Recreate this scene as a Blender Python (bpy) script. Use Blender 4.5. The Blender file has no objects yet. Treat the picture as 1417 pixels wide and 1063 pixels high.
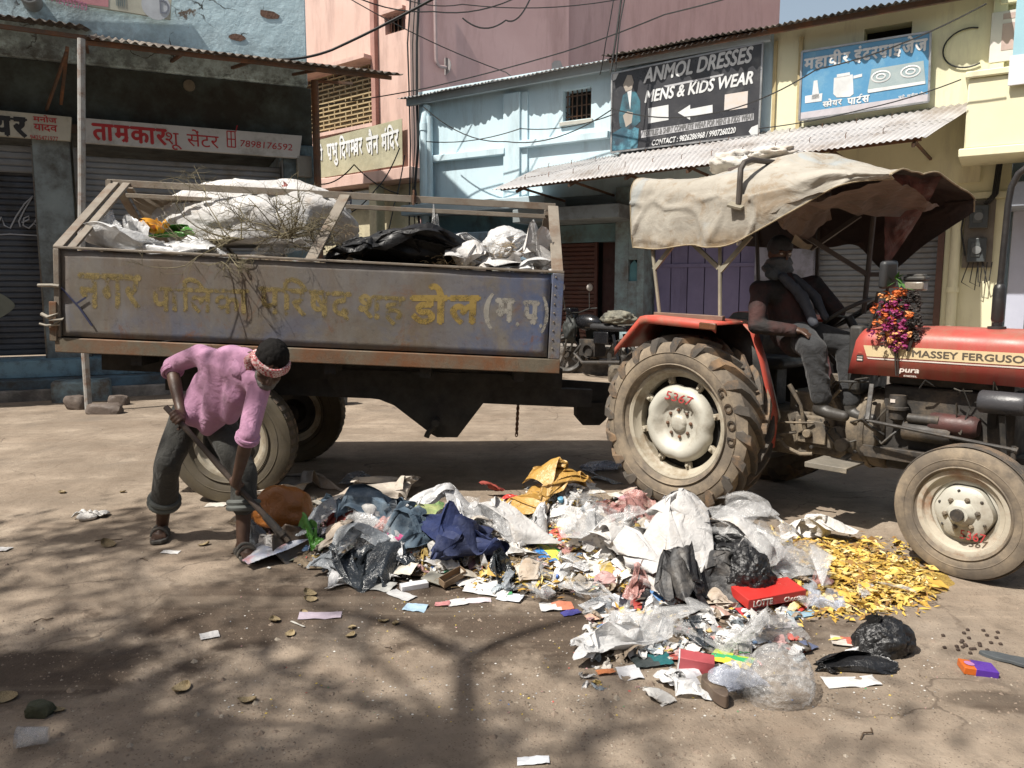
import bpy, bmesh, math, random
from mathutils import Vector, Matrix, noise, Euler
PI = math.pi
R = math.radians
sc = bpy.context.scene
COL = sc.collection
V = Vector
# ---------------- camera ----------------
FPX, HOR, CAMZ = 1065.0, 400.0, 1.6
PITCH = math.atan((531.5 - HOR) / FPX)
cd = bpy.data.cameras.new("camera"); cam = bpy.data.objects.new("camera", cd); COL.objects.link(cam)
cam.location = (0, 0, CAMZ); cam.rotation_euler = (PI / 2 - PITCH, 0, 0)
cd.sensor_width = 36; cd.lens = 36 * FPX / 1417; cd.clip_end = 600; cd.clip_start = .05
sc.camera = cam
# ---------------- sky, sun, exposure ----------------
SUN_EL = R(56); SX, SY = -.83, -.56
w = bpy.data.worlds.new("World"); sc.world = w; w.use_nodes = True
nt = w.node_tree; bg = nt.nodes["Background"]
sky = nt.nodes.new("ShaderNodeTexSky"); sky.sky_type = 'NISHITA'; sky.sun_disc = False
sky.sun_elevation = SUN_EL; sky.sun_rotation = math.atan2(SX, SY) % (2 * PI)
sky.air_density = 1.0; sky.dust_density = 7.0; sky.ozone_density = 1.0
# hazy plains sky: the blue pales evenly all round towards the horizon
gm_ = nt.nodes.new("ShaderNodeTexCoord"); sp_ = nt.nodes.new("ShaderNodeSeparateXYZ"); nt.links.new(gm_.outputs['Generated'], sp_.inputs[0])
mr_ = nt.nodes.new("ShaderNodeMapRange"); mr_.inputs[1].default_value = 0; mr_.inputs[2].default_value = .75; mr_.inputs[3].default_value = .85; mr_.inputs[4].default_value = .1; nt.links.new(sp_.outputs['Z'], mr_.inputs[0])
mx_ = nt.nodes.new("ShaderNodeMix"); mx_.data_type = 'RGBA'; nt.links.new(mr_.outputs[0], mx_.inputs[0]); nt.links.new(sky.outputs[0], mx_.inputs[6]); mx_.inputs[7].default_value = (8.6, 10.6, 12.6, 1)
nt.links.new(mx_.outputs[2], bg.inputs[0]); bg.inputs[1].default_value = .05
sl = bpy.data.lights.new("sun", 'SUN'); sl.energy = 5.0; sl.angle = R(.6); sl.color = (1, .95, .87)
so = bpy.data.objects.new("sun", sl); COL.objects.link(so); so.location = (-8, -6, 14)
n_ = math.hypot(SX, SY); c_ = math.cos(SUN_EL)
SUNV = V((-SX / n_ * c_, -SY / n_ * c_, -math.sin(SUN_EL)))       # travel direction of the light
so.rotation_euler = SUNV.to_track_quat('-Z', 'Y').to_euler()
sc.view_settings.view_transform = 'Standard'; sc.view_settings.look = 'None'
sc.view_settings.exposure = 0.50; sc.view_settings.gamma = 1
sc.cycles.max_bounces = 8; sc.cycles.transparent_max_bounces = 16
try: sc.cycles.use_denoising = True
except Exception: pass

# ---------------- measuring helpers: where a sight line meets a real plane ----------------
_f = V((0, math.cos(PITCH), -math.sin(PITCH))); _u = V((0, math.sin(PITCH), math.cos(PITCH)))
def ray(px, py): return V((1, 0, 0)) * ((px - 708.5) / FPX) + _f + _u * ((531.5 - py) / FPX)
C0 = V((0, 0, CAMZ))
def P(px, py, Y):
    d = ray(px, py); return C0 + d * (Y / d.y)
def G(px, py, z=0.0):
    d = ray(px, py); return C0 + d * ((z - CAMZ) / d.z)
class Frame:
    """a vertical facade: local x along it, y into it, z up"""
    def __init__(s, ox, oy, deg):
        s.o = V((ox, oy, 0)); s.a = R(deg); s.u = V((math.cos(s.a), math.sin(s.a), 0)); s.n = V((-math.sin(s.a), math.cos(s.a), 0))
    def at(s, px, py, d=0.0):
        r = ray(px, py); t = ((s.o + s.n * d - C0).dot(s.n)) / r.dot(s.n); p = C0 + r * t
        return ((p - s.o).dot(s.u), p.z)
    def x(s, px, d=0.0): return s.at(px, 400, d)[0]
    def z(s, px, py, d=0.0): return s.at(px, py, d)[1]

# ---------------- object helpers ----------------
def tag(o, label=None, cat=None, group=None, kind=None):
    if label: o['label'] = label
    if cat: o['category'] = cat
    if group: o['group'] = group
    if kind: o['kind'] = kind
    return o
def thing(name, label, cat, loc=(0, 0, 0), rz=0, group=None, rot=None):
    o = bpy.data.objects.new(name, None); COL.objects.link(o); o.empty_display_size = .2
    o.location = loc; o.rotation_euler = rot if rot else (0, 0, rz)
    return tag(o, label, cat, group)
def copy_tree(o, parent=None):
    c = o.copy(); COL.objects.link(c)
    if parent is not None: c.parent = parent
    for ch in o.children: copy_tree(ch, c)
    return c
def fr_t(d, up=None):
    d = d.normalized(); up = up or V((0, 0, 1))
    if abs(d.dot(up)) > .98: up = V((0, 1, 0))
    a = up.cross(d).normalized(); b = d.cross(a).normalized(); return a, b
class MB:
    def __init__(s): s.v = []; s.f = []; s.m = []; s.sm = []
    def add(s, vs, fs, mi=0, smooth=True):
        n = len(s.v); s.v.extend([tuple(p) for p in vs])
        for f in fs: s.f.append(tuple(i + n for i in f)); s.m.append(mi); s.sm.append(smooth)
        return s
    def box(s, c, d, rot=None, mi=0):
        c = V(c); h = V(d) * .5
        M = rot if isinstance(rot, Matrix) else (Euler(rot).to_matrix() if rot else None)
        vs = []
        for x, y, z in ((-1,-1,-1),(1,-1,-1),(1,1,-1),(-1,1,-1),(-1,-1,1),(1,-1,1),(1,1,1),(-1,1,1)):
            p = V((x*h.x, y*h.y, z*h.z)); vs.append(c + (M @ p if M else p))
        return s.add(vs, ((0,3,2,1),(4,5,6,7),(0,1,5,4),(1,2,6,5),(2,3,7,6),(3,0,4,7)), mi, False)
    def bx(s, x0, x1, y0, y1, z0, z1, mi=0):
        return s.box(((x0+x1)/2, (y0+y1)/2, (z0+z1)/2), (abs(x1-x0), abs(y1-y0), abs(z1-z0)), None, mi)
    def bar(s, p0, p1, w_, h_, up=None, mi=0):
        p0, p1 = V(p0), V(p1); a, b = fr_t(p1 - p0, V(up) if up else None); a = a * (w_/2); b = b * (h_/2)
        vs = [p0-a-b, p0+a-b, p0+a+b, p0-a+b, p1-a-b, p1+a-b, p1+a+b, p1-a+b]
        return s.add(vs, ((0,3,2,1),(4,5,6,7),(0,1,5,4),(1,2,6,5),(2,3,7,6),(3,0,4,7)), mi, False)
    def tube(s, pts, r, n=8, mi=0, closed=False, flat=1.0):
        pts = [V(p) for p in pts]; k = len(pts); rs = r if isinstance(r, (list, tuple)) else [r] * k
        vs = []; a = None
        for i, p in enumerate(pts):
            d = (pts[(i+1) % k] - pts[i-1]) if (closed or 0 < i < k-1) else (pts[1]-pts[0] if i == 0 else pts[-1]-pts[-2])
            if d.length < 1e-9: d = V((0, 0, 1))
            d.normalize()
            if a is None: a, b = fr_t(d)
            else:
                a = (a - d * a.dot(d))
                if a.length < 1e-6: a, b = fr_t(d)
                a.normalize(); b = d.cross(a)
            for j in range(n):
                t = 2 * PI * j / n; vs.append(p + a * (math.cos(t) * rs[i]) + b * (math.sin(t) * rs[i] * flat))
        fs = []
        for i in range(k if closed else k - 1):
            for j in range(n):
                i2 = (i+1) % k; fs.append((i*n+j, i*n+(j+1) % n, i2*n+(j+1) % n, i2*n+j))
        if not closed: fs.append(tuple(range(n))[::-1]); fs.append(tuple(range((k-1)*n, k*n)))
        return s.add(vs, fs, mi)
    def lathe(s, prof, n=32, c=(0, 0, 0), axis='y', mi=0, closed=False, a0=0, rad=None):
        """prof: (radius, offset along axis)"""
        c = V(c); vs = []; k = len(prof)
        for i in range(n):
            t = a0 + 2 * PI * i / n
            for r_, h_ in prof:
                rr = r_ * (rad(t) if rad else 1)
                if axis == 'y': q = V((rr*math.cos(t), h_, rr*math.sin(t)))
                elif axis == 'x': q = V((h_, rr*math.cos(t), rr*math.sin(t)))
                else: q = V((rr*math.cos(t), rr*math.sin(t), h_))
                vs.append(c + q)
        fs = []
        for i in range(n):
            i2 = (i+1) % n
            for j in range(k if closed else k-1):
                j2 = (j+1) % k; fs.append((i*k+j, i*k+j2, i2*k+j2, i2*k+j))
        return s.add(vs, fs, mi)
    def prism(s, poly, y0, y1, mi=0, M=None):
        """poly in local x,z, extruded along y"""
        k = len(poly); vs = [V((x, y0, z)) for x, z in poly] + [V((x, y1, z)) for x, z in poly]
        if M: vs = [M @ p for p in vs]
        fs = [tuple(range(k)), tuple(range(k, 2*k))[::-1]] + [(i, (i+1) % k + 0, (i+1) % k + k, i+k)[::-1] for i in range(k)]
        return s.add(vs, fs, mi, False)
    def grid(s, fn, nu, nv, mi=0, wrap=False):
        vs = [fn(i/nu, j/nv) for i in range(nu+1) for j in range(nv+1)]
        fs = [(i*(nv+1)+j, (i+1)*(nv+1)+j, (i+1)*(nv+1)+j+1, i*(nv+1)+j+1) for i in range(nu) for j in range(nv)]
        return s.add(vs, fs, mi)
    def build(s, name, mat, parent=None, ang=35, bevel=0, solid=0, loc=None, rz=None, seg=2, recalc=False):
        me = bpy.data.meshes.new(name); me.from_pydata(s.v, [], s.f)
        for m in (mat if isinstance(mat, (list, tuple)) else [mat]): me.materials.append(m)
        if len(me.polygons) == len(s.m):
            me.polygons.foreach_set("material_index", s.m)
        if recalc:
            bm = bmesh.new(); bm.from_mesh(me); bmesh.ops.recalc_face_normals(bm, faces=bm.faces); bm.to_mesh(me); bm.free()
        me.update()
        if ang > 0:
            me.shade_smooth(); me.set_sharp_from_angle(angle=R(ang))
        o = bpy.data.objects.new(name, me); COL.objects.link(o)
        if parent is not None: o.parent = parent
        if loc is not None: o.location = loc
        if rz is not None: o.rotation_euler[2] = rz
        if solid:
            md = o.modifiers.new("solid", 'SOLIDIFY'); md.thickness = solid; md.offset = 0
        if bevel:
            md = o.modifiers.new("bevel", 'BEVEL'); md.width = bevel; md.segments = seg; md.limit_method = 'ANGLE'; md.angle_limit = R(40)
        return o
def share(o, parent=None, loc=(0, 0, 0), rot=None, scale=None, name=None):
    c = bpy.data.objects.new(name or o.name.split('.')[0], o.data); COL.objects.link(c); c.location = loc
    for m in o.modifiers:
        if m.type == 'BEVEL':
            q = c.modifiers.new("bevel", 'BEVEL'); q.width = m.width; q.segments = m.segments; q.limit_method = 'ANGLE'; q.angle_limit = m.angle_limit
    if parent is not None: c.parent = parent
    if rot: c.rotation_euler = rot
    if scale: c.scale = scale
    return c

# ---------------- materials ----------------
def rgb(c): return (c[0], c[1], c[2], 1)
class NT:
    def __init__(s, name):
        s.mat = bpy.data.materials.new(name); s.mat.use_nodes = True; s.t = s.mat.node_tree; s.b = s.t.nodes["Principled BSDF"]
        s.out = s.t.nodes["Material Output"]; s._c = None
    def n(s, kind, **k):
        o = s.t.nodes.new("ShaderNode" + kind)
        for a, v in k.items(): setattr(o, a, v)
        return o
    def l(s, a, b): s.t.links.new(a, b)
    def co(s, scale=None, rnd=True):
        if s._c is None:
            tc = s.n("TexCoord"); s._c = tc.outputs['Object']
            if rnd:
                oi = s.n("ObjectInfo"); m = s.n("Math", operation='MULTIPLY'); s.l(oi.outputs['Random'], m.inputs[0]); m.inputs[1].default_value = 37.0
                a = s.n("VectorMath", operation='ADD'); s.l(s._c, a.inputs[0]); s.l(m.outputs[0], a.inputs[1]); s._c = a.outputs[0]
        if scale is None: return s._c
        mp = s.n("Mapping"); mp.inputs['Scale'].default_value = scale; s.l(s._c, mp.inputs['Vector']); return mp.outputs[0]
    def noise(s, sc_, detail=6, rough=.6, co=None, dist=0):
        x = s.n("TexNoise"); x.inputs['Scale'].default_value = sc_; x.inputs['Detail'].default_value = detail
        x.inputs['Roughness'].default_value = rough; x.inputs['Distortion'].default_value = dist; s.l(co if co is not None else s.co(), x.inputs['Vector']); return x.outputs['Fac']
    def vor(s, sc_, co=None, feature='F1'):
        x = s.n("TexVoronoi", feature=feature); x.inputs['Scale'].default_value = sc_; s.l(co if co is not None else s.co(), x.inputs['Vector']); return x.outputs['Distance']
    def ramp(s, v, lo, hi, a=0.0, b=1.0):
        m = s.n("MapRange"); m.inputs[1].default_value = lo; m.inputs[2].default_value = hi; m.inputs[3].default_value = a; m.inputs[4].default_value = b
        s.l(v, m.inputs[0]); return m.outputs[0]
    def mix(s, f, a, b):
        m = s.n("Mix", data_type='RGBA')
        if isinstance(f, (int, float)): m.inputs[0].default_value = f
        else: s.l(f, m.inputs[0])
        for i, x in ((6, a), (7, b)):
            if isinstance(x, (tuple, list)): m.inputs[i].default_value = rgb(x)
            else: s.l(x, m.inputs[i])
        return m.outputs[2]
    def mul(s, a, b, op='MULTIPLY'):
        m = s.n("Math", operation=op)
        for i, x in enumerate((a, b)):
            if isinstance(x, (int, float)): m.inputs[i].default_value = x
            else: s.l(x, m.inputs[i])
        return m.outputs[0]
    def bump(s, h, dist=.01, strength=.6, prev=None):
        b = s.n("Bump"); b.inputs['Strength'].default_value = strength; b.inputs['Distance'].default_value = dist
        s.l(h, b.inputs['Height'])
        if prev: s.l(prev, b.inputs['Normal'])
        s.l(b.outputs[0], s.b.inputs['Normal']); return b.outputs[0]
    def col(s, c): 
        if isinstance(c, (tuple, list)): s.b.inputs['Base Color'].default_value = rgb(c)
        else: s.l(c, s.b.inputs['Base Color'])
    def set(s, **k):
        for a, v in k.items(): s.b.inputs[a.replace('_', ' ')].default_value = v
_mc = {}
def mat(name, c, c2=None, s=4, r=.7, metal=0, bump=.4, bd=.004, bs=60, dirt=None, ds=2.0, dt=.55, dw=.1, streak=False, coat=0, alpha=None, spec=None, fold=0, trans=0, rvar=.15):
    if name in _mc: return _mc[name]
    t = NT(name); c2 = c2 or tuple(x * .72 for x in c)
    col = t.mix(t.ramp(t.noise(s, 7, .65), .3, .7), c, c2)
    if dirt:
        co = t.co((1, 1, .18)) if streak else t.co()
        dn = t.noise(ds, 9, .72, co); f = t.ramp(dn, dt - dw, dt + dw)
        col = t.mix(f, col, dirt)
    t.col(col)
    t.l(t.ramp(t.noise(s * 2.3, 5), .3, .7, max(.03, r - rvar), min(1, r + rvar)), t.b.inputs['Roughness'])
    t.set(Metallic=metal)
    if spec is not None: t.b.inputs['Specular IOR Level'].default_value = spec
    if coat: t.b.inputs['Coat Weight'].default_value = coat; t.b.inputs['Coat Roughness'].default_value = .15
    pr = None
    if fold: pr = t.bump(t.noise(fold, 3, .5, None, 1.2), .02, .5)
    if bump: t.bump(t.noise(bs, 5, .7), bd, bump, pr)
    if alpha is not None: t.b.inputs['Alpha'].default_value = alpha
    if trans: t.b.inputs['Transmission Weight'].default_value = trans
    _mc[name] = t.mat; return t.mat
def film(name, c, a_lo=.35, a_hi=.85, r=.22, s=14):
    """thin plastic film, partly see-through"""
    t = NT(name); f = t.ramp(t.noise(s, 5, .6, None, .8), .3, .7, a_lo, a_hi); t.l(f, t.b.inputs['Alpha'])
    t.col(t.mix(t.noise(s * .6, 4), c, tuple(x * .85 for x in c))); t.set(Roughness=r); t.b.inputs['Specular IOR Level'].default_value = .7
    b1 = t.bump(t.noise(22, 4, .6, None, 2.0), .012, .7); t.bump(t.noise(90, 3, .5, None, 1.0), .003, .5, b1)
    t.b.inputs['Subsurface Weight'].default_value = 0
    return t.mat
def text_mesh(body, bold=0.0, extrude=0.0, shear=0.0, space=1.0, kern=None, res=3):
    cu = bpy.data.curves.new("t", 'FONT'); cu.body = body; cu.extrude = extrude; cu.shear = shear; cu.space_character = space; cu.resolution_u = res
    cu.align_x = 'LEFT'
    if kern:
        for i, k in kern.items(): cu.body_format[i].kerning = k
    o = bpy.data.objects.new("t", cu); me = bpy.data.meshes.new_from_object(o)
    bpy.data.objects.remove(o); bpy.data.curves.remove(cu)
    if bold > .004:                       # brush-thick strokes: the outline repeated a little to each side
        vs = [v.co.copy() for v in me.vertices]; fs = [tuple(p.vertices) for p in me.polygons]; n = len(vs); out = []; of = []
        for k, (dx, dy) in enumerate(((-1, 0), (1, 0), (0, .8), (0, -.8), (0, 0))):
            out += [(v.x + dx * bold, v.y + dy * bold, v.z + (.004 * k if v.z > 0 else 0)) for v in vs]; of += [tuple(i + k * n for i in f) for f in fs]
        me = bpy.data.meshes.new("t"); me.from_pydata(out, [], of)
    return me
def lettering(body, box, m, parent=None, y=0.0, bold=0.012, shear=0, name='lettering', M=None, kern=None, thick=.003, skew=0, extra=None, space=1.0, fit=True):
    """text fitted into box (x0,x1,z0,z1) of the parent's local xz plane, facing -y; skew tilts the baseline"""
    me = text_mesh(body, bold, .05, shear, space, kern)
    vs = [v.co.copy() for v in me.vertices]
    if not vs: return None
    x0, x1 = min(v.x for v in vs), max(v.x for v in vs); z0, z1 = min(v.y for v in vs), max(v.y for v in vs)
    bx0, bx1, bz0, bz1 = box
    for v in me.vertices:
        a = (v.co.x - x0) / (x1 - x0); b = (v.co.y - z0) / (z1 - z0)
        X = bx0 + a * (bx1 - bx0); Z = bz0 + b * (bz1 - bz0) + skew * (X - bx0); Y = y - (thick * (1 + (v.co.z - .05) * 8) if v.co.z > 0 else -.0005)
        p = V((X, Y, Z)); v.co = M @ p if M else p
    me.materials.clear(); me.materials.append(m); me.name = name
    o = bpy.data.objects.new(name, me); COL.objects.link(o)
    if parent is not None: o.parent = parent
    return o
# ---------------- devanagari words, set glyph by glyph (reading order already visual) ----------------
def deva(tokens, box, m, parent=None, y=0.0, bold=.02, M=None, skew=0, thick=.003, name='lettering', shear=0):
    """tokens: str drawn as is; ('h', s) half letter overlapped by the next; ('r', s) with the rakar stroke below; ('R', s) with the reph hook above"""
    vs, fs = [], []; pen = 0.0
    for t in tokens:
        kind, s_ = (t if isinstance(t, tuple) else ('', t))
        if s_ == ' ': pen += .28; continue
        me = text_mesh(s_, bold, .05, shear, 1, None, 2)
        xs = [v.co.x for v in me.vertices]; x0 = min(xs); x1 = max(xs); n = len(vs)
        off = pen - x0
        vs += [(v.co.x + off, v.co.y, v.co.z) for v in me.vertices]; fs += [tuple(i + n for i in p.vertices) for p in me.polygons]
        def stroke(pts, w_):
            for (a, b), (c, d) in zip(pts, pts[1:]):
                L = math.hypot(c - a, d - b); nx, ny = -(d - b) / L * w_ / 2, (c - a) / L * w_ / 2; k = len(vs)
                vs.extend([(a + nx, b + ny, .05), (a - nx, b - ny, .05), (c - nx, d - ny, .05), (c + nx, d + ny, .05)]); fs.append((k, k+1, k+2, k+3))
        if kind == 'r': stroke([(x1 + off - .1, .2), (x1 + off - .34, .0)], .07 + bold)
        if kind == 'R': stroke([(x1 + off - .22, .66), (x1 + off - .2, .78), (x1 + off - .08, .84), (x1 + off, .78)], .05 + bold)
        pen += (x1 - x0) * (.66 if kind == 'h' else .985)
    x0, x1 = min(v[0] for v in vs), max(v[0] for v in vs); z0, z1 = min(v[1] for v in vs), max(v[1] for v in vs)
    bx0, bx1, bz0, bz1 = box; out = []
    for a, b, c in vs:
        X = bx0 + (a - x0) / (x1 - x0) * (bx1 - bx0); p = V((X, y - (thick * (1 + (c - .05) * 8) if c > 0 else -.0005), bz0 + (b - z0) / (z1 - z0) * (bz1 - bz0) + skew * (X - bx0)))
        out.append(M @ p if M else p)
    me = bpy.data.meshes.new(name); me.from_pydata(out, [], fs); me.materials.append(m)
    o = bpy.data.objects.new(name, me); COL.objects.link(o)
    if parent is not None: o.parent = parent
    return o

# ---------------- common materials ----------------
RUST = (.16, .075, .035)
m_dark = mat('dark_gap', (.012, .011, .01), r=.9)
m_steel = mat('dull_steel', (.22, .21, .19), r=.45, metal=.8, dirt=RUST, dt=.6)
m_wire = mat('black_wire', (.02, .02, .02), r=.6, bump=0)
m_rustiron = mat('rusty_iron', (.13, .085, .06), (.06, .04, .03), r=.85, dirt=(.22, .1, .05), dt=.55)
m_galv = mat('galvanised_sheet', (.42, .42, .43), (.33, .33, .34), s=2, r=.55, metal=.35, dirt=(.25, .21, .18), ds=1.2, dt=.58, bump=.15)
m_oldsheet = mat('old_roof_sheet', (.2, .17, .14), (.1, .085, .07), r=.8, dirt=(.05, .04, .035), dt=.5)
m_greyshut = mat('grey_shutter', (.24, .25, .26), (.17, .18, .19), s=2, r=.5, metal=.3, dirt=(.14, .12, .1), ds=1.5, dt=.6, bump=.1)
m_stone = mat('stone_step', (.3, .27, .24), (.2, .18, .16), r=.85, dirt=(.1, .09, .08), dt=.55, bump=.8, bd=.01, bs=25)

# ---------------- ground ----------------
def ground_mat():
    t = NT('street_earth'); co = t.co(rnd=False)
    big = t.noise(.35, 6, .6, co); mid = t.noise(1.6, 8, .68, co, .4); fine = t.noise(14, 8, .75, co)
    c = t.mix(t.ramp(big, .35, .65), (.34, .275, .21), (.25, .205, .16))
    c = t.mix(t.ramp(mid, .42, .7), c, (.165, .13, .098))
    c = t.mix(t.mul(t.ramp(mid, .3, .44, 1, 0), .55), c, (.43, .36, .285))
    st = t.co((.35, 1.0, 1)); t2 = t.noise(2.2, 7, .7, st, .6)          # swept, wheel-worn drift along the street
    c = t.mix(t.mul(t.ramp(t2, .5, .68), .5), c, (.2, .15, .11))
    # damp, trodden stain in front of the pile: it has a shape of its own
    geo = t.n("NewGeometry"); 
    def blob(cx, cy, rx, ry, wob=.5):
        mp = t.n("Mapping"); mp.inputs['Location'].default_value = (-cx / rx, -cy / ry, 0); mp.inputs['Scale'].default_value = (1 / rx, 1 / ry, 0); t.l(geo.outputs['Position'], mp.inputs['Vector'])
        ln = t.n("VectorMath", operation='LENGTH'); t.l(mp.outputs[0], ln.inputs[0])
        a = t.mul(ln.outputs['Value'], t.mul(t.ramp(t.noise(2.8, 6, .65, co), .3, .7, -wob, wob), 1.0), 'ADD')
        return t.ramp(a, .8, 1.15, 1, 0)
    stain = t.mul(blob(-.95, 3.75, 1.05, .42), blob(.55, 3.45, 1.1, .33), 'MAXIMUM')
    stain = t.mul(stain, blob(-2.1, 3.05, .8, .25), 'MAXIMUM'); stain = t.mul(stain, blob(-.3, 4.1, 1.3, .3), 'MAXIMUM'); stain = t.mul(stain, blob(1.9, 2.82, .22, .08), 'MAXIMUM')
    c = t.mix(t.mul(stain, .95), c, (.062, .045, .033))
    c = t.mix(t.mul(t.ramp(t.noise(5.5, 7, .75, co, .5), .55, .66), .6), c, (.14, .112, .086)); c = t.mix(t.mul(t.ramp(t.noise(26, 6, .75, co), .6, .7), .7), c, (.09, .07, .055))
    # oil and tyre-blackened asphalt patches
    c = t.mix(t.mul(t.ramp(t.noise(.9, 5, .6, co, 1.2), .56, .7), .45), c, (.13, .115, .1))
    tw_ = t.noise(1.0, 4, .6, t.co((.25, 5.5, 1)), .25); c = t.mix(t.mul(t.ramp(tw_, .52, .62), .4), c, (.19, .155, .12))    # wheel tracks
    crk = t.n("TexVoronoi", feature='DISTANCE_TO_EDGE'); crk.inputs['Scale'].default_value = .9; wv = t.n("TexNoise"); wv.inputs['Scale'].default_value = 3; wv.inputs['Detail'].default_value = 5; t.l(co, wv.inputs['Vector']); va = t.n("VectorMath", operation='MULTIPLY_ADD'); t.l(wv.outputs['Color'], va.inputs[0]); va.inputs[1].default_value = (.5, .5, .5); t.l(co, va.inputs[2]); t.l(va.outputs[0], crk.inputs['Vector'])
    crf = t.mul(t.ramp(crk.outputs['Distance'], .003, .012, 1, 0), t.ramp(t.noise(.8, 3, .5, co), .5, .6)); c = t.mix(t.mul(crf, .8), c, (.09, .07, .055))
    # grit: pale and dark specks
    v1 = t.vor(70, co); v2 = t.vor(38, co); 
    c = t.mix(t.mul(t.ramp(v1, .16, .26, 1, 0), t.ramp(fine, .42, .56)), c, (.10, .078, .06))
    c = t.mix(t.mul(t.ramp(v2, .1, .17, 1, 0), t.ramp(fine, .55, .66)), c, (.42, .36, .29))
    c = t.mix(t.ramp(fine, .35, .75, 0, .35), c, (.17, .125, .09))
    t.col(c); t.l(t.ramp(stain, 0, 1, .93, .72), t.b.inputs['Roughness']); t.b.inputs['Specular IOR Level'].default_value = .25
    b = t.bump(mid, .05, .5); b = t.bump(fine, .012, .8, b); t.bump(t.ramp(v2, 0, .25), .004, .5, b)
    return t.mat
def gh(x, y):
    """height of the near ground"""
    f = max(0, min(1, (9 - y) / 3)) * max(0, min(1, (6 - abs(x)) / 2)) * max(0, min(1, (y - .5)))
    return f * (.016 * noise.noise(V((x * .9, y * .9, 3))) + .007 * noise.noise(V((x * 3.1, y * 3.1, 1))) + .003 * noise.noise(V((x * 11, y * 11, 7))))
def axis_pts(lo, hi, a, b, step, far):
    out = [a + i * step for i in range(int((b - a) / step) + 1)]; q = step; p = out[-1]
    while p < hi: q = min(q * 1.5, far); p += q; out.append(p)
    q = step; p = out[0]
    while p > lo: q = min(q * 1.5, far); p -= q; out.insert(0, p)
    return out
XS = axis_pts(-140, 140, -4.4, 4.4, .04, 14); YS = axis_pts(-60, 260, 1.6, 8.0, .04, 14)
gm = MB(); vs = [V((x, y, gh(x, y))) for x in XS for y in YS]; ny = len(YS)
gm.add(vs, [(i*ny+j, (i+1)*ny+j, (i+1)*ny+j+1, i*ny+j+1) for i in range(len(XS)-1) for j in range(ny-1)])
tag(gm.build('ground', ground_mat(), ang=60), kind='structure')

random.seed(5)
def stones():
    b = MB()
    for i in range(8500):
        py = 560 + 500 * random.random() ** .8; px = random.uniform(-40, 1460); g = G(px, py)
        if noise.noise(V((g.x * 1.1, g.y * 1.1, 9))) < random.uniform(-.5, .35): continue
        s_ = random.uniform(.0025, .008) * (1 + 1.6 * (random.random() < .04))
        h = gh(g.x, g.y); a = random.uniform(0, 6.3); q = []
        for k in range(5): q.append((g.x + math.cos(a + k * 1.257) * s_ * random.uniform(.7, 1.2), g.y + math.sin(a + k * 1.257) * s_ * random.uniform(.7, 1.2), h - .001))
        q.append((g.x + random.uniform(-.3, .3) * s_, g.y, h + s_ * random.uniform(.4, .9)))
        b.add(q, [(k, (k+1) % 5, 5) for k in range(5)], 0 if random.random() < .85 else 1, False)
    o = b.build('gravel', [mat('grit_brown', (.26, .2, .15), (.16, .12, .09), s=40, bump=0), mat('grit_pale', (.36, .31, .25), (.26, .22, .17), s=40, bump=0)], ang=0)
    tag(o, 'small brown and pale grit strewn over the street', kind='stuff')
stones()

# ================= LEFT BUILDING (two shuttered shops, old blue upper wall) =================
FL = Frame(-6.55, 11.75, 23.8)
m_blueold = None
def old_blue():
    t = NT('peeling_blue_wall'); co = t.co(rnd=False)
    c = t.mix(t.ramp(t.noise(2.5, 8, .65, co), .35, .65), (.62, .79, .85), (.52, .69, .75))
    cr = t.n("TexVoronoi", feature='DISTANCE_TO_EDGE'); cr.inputs['Scale'].default_value = 1.3
    nz = t.n("TexNoise"); nz.inputs['Scale'].default_value = 2.5; nz.inputs['Detail'].default_value = 6; t.l(co, nz.inputs['Vector'])
    mx = t.n("VectorMath", operation='MULTIPLY_ADD'); t.l(nz.outputs['Color'], mx.inputs[0]); mx.inputs[1].default_value = (.5, .5, .5); t.l(co, mx.inputs[2]); t.l(mx.outputs[0], cr.inputs['Vector'])
    crack = t.mul(t.ramp(cr.outputs['Distance'], .006, .016, 1, 0), t.ramp(t.noise(1.1, 4, .6, co), .5, .6))
    pe = t.noise(1.5, 8, .75, co, .3); patch = t.ramp(pe, .63, .66)
    c = t.mix(patch, c, (.16, .12, .09)); c = t.mix(crack, c, (.06, .07, .07))
    # damp rising black grime towards the canopy line: stain of the lower wall
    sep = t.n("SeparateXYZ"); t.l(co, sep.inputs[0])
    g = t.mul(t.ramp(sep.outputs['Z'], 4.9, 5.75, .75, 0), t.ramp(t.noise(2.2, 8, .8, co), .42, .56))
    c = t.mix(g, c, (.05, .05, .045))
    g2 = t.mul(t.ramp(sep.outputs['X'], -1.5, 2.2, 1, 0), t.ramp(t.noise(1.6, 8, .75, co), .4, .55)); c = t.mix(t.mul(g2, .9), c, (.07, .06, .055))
    t.col(c); t.set(Roughness=.85)
    b = t.bump(t.noise(3, 8, .7, co), .05, .6); t.bump(t.mul(patch, crack, 'MAXIMUM'), .02, -.6, b)
    return t.mat
m_blueold = old_blue()
m_under = mat('dark_wall_wash', (.10, .13, .125), (.04, .05, .048), s=1.6, r=.9, dirt=(.035, .035, .03), ds=1.1, dt=.48, bump=.5, bd=.01, bs=20)  # dark grey-green wash with random darker blotches
LB = thing('shop_building', 'old two storey building with peeling light blue upper wall over two shuttered shops', 'building', FL.o, FL.a)
xr = FL.x(440)                      # right corner of the facade
zc = FL.z(250, 78)                  # where upper wall meets the roof sheet
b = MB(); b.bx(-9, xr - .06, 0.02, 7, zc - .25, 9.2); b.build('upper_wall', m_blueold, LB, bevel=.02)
b = MB()
zs = .55
zt1, zt0 = FL.z(250, 170), 0
b.bx(-9, xr, .1, 6.9, 3.95, zc - .26); b.build('wall_band', m_under, LB)
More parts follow.
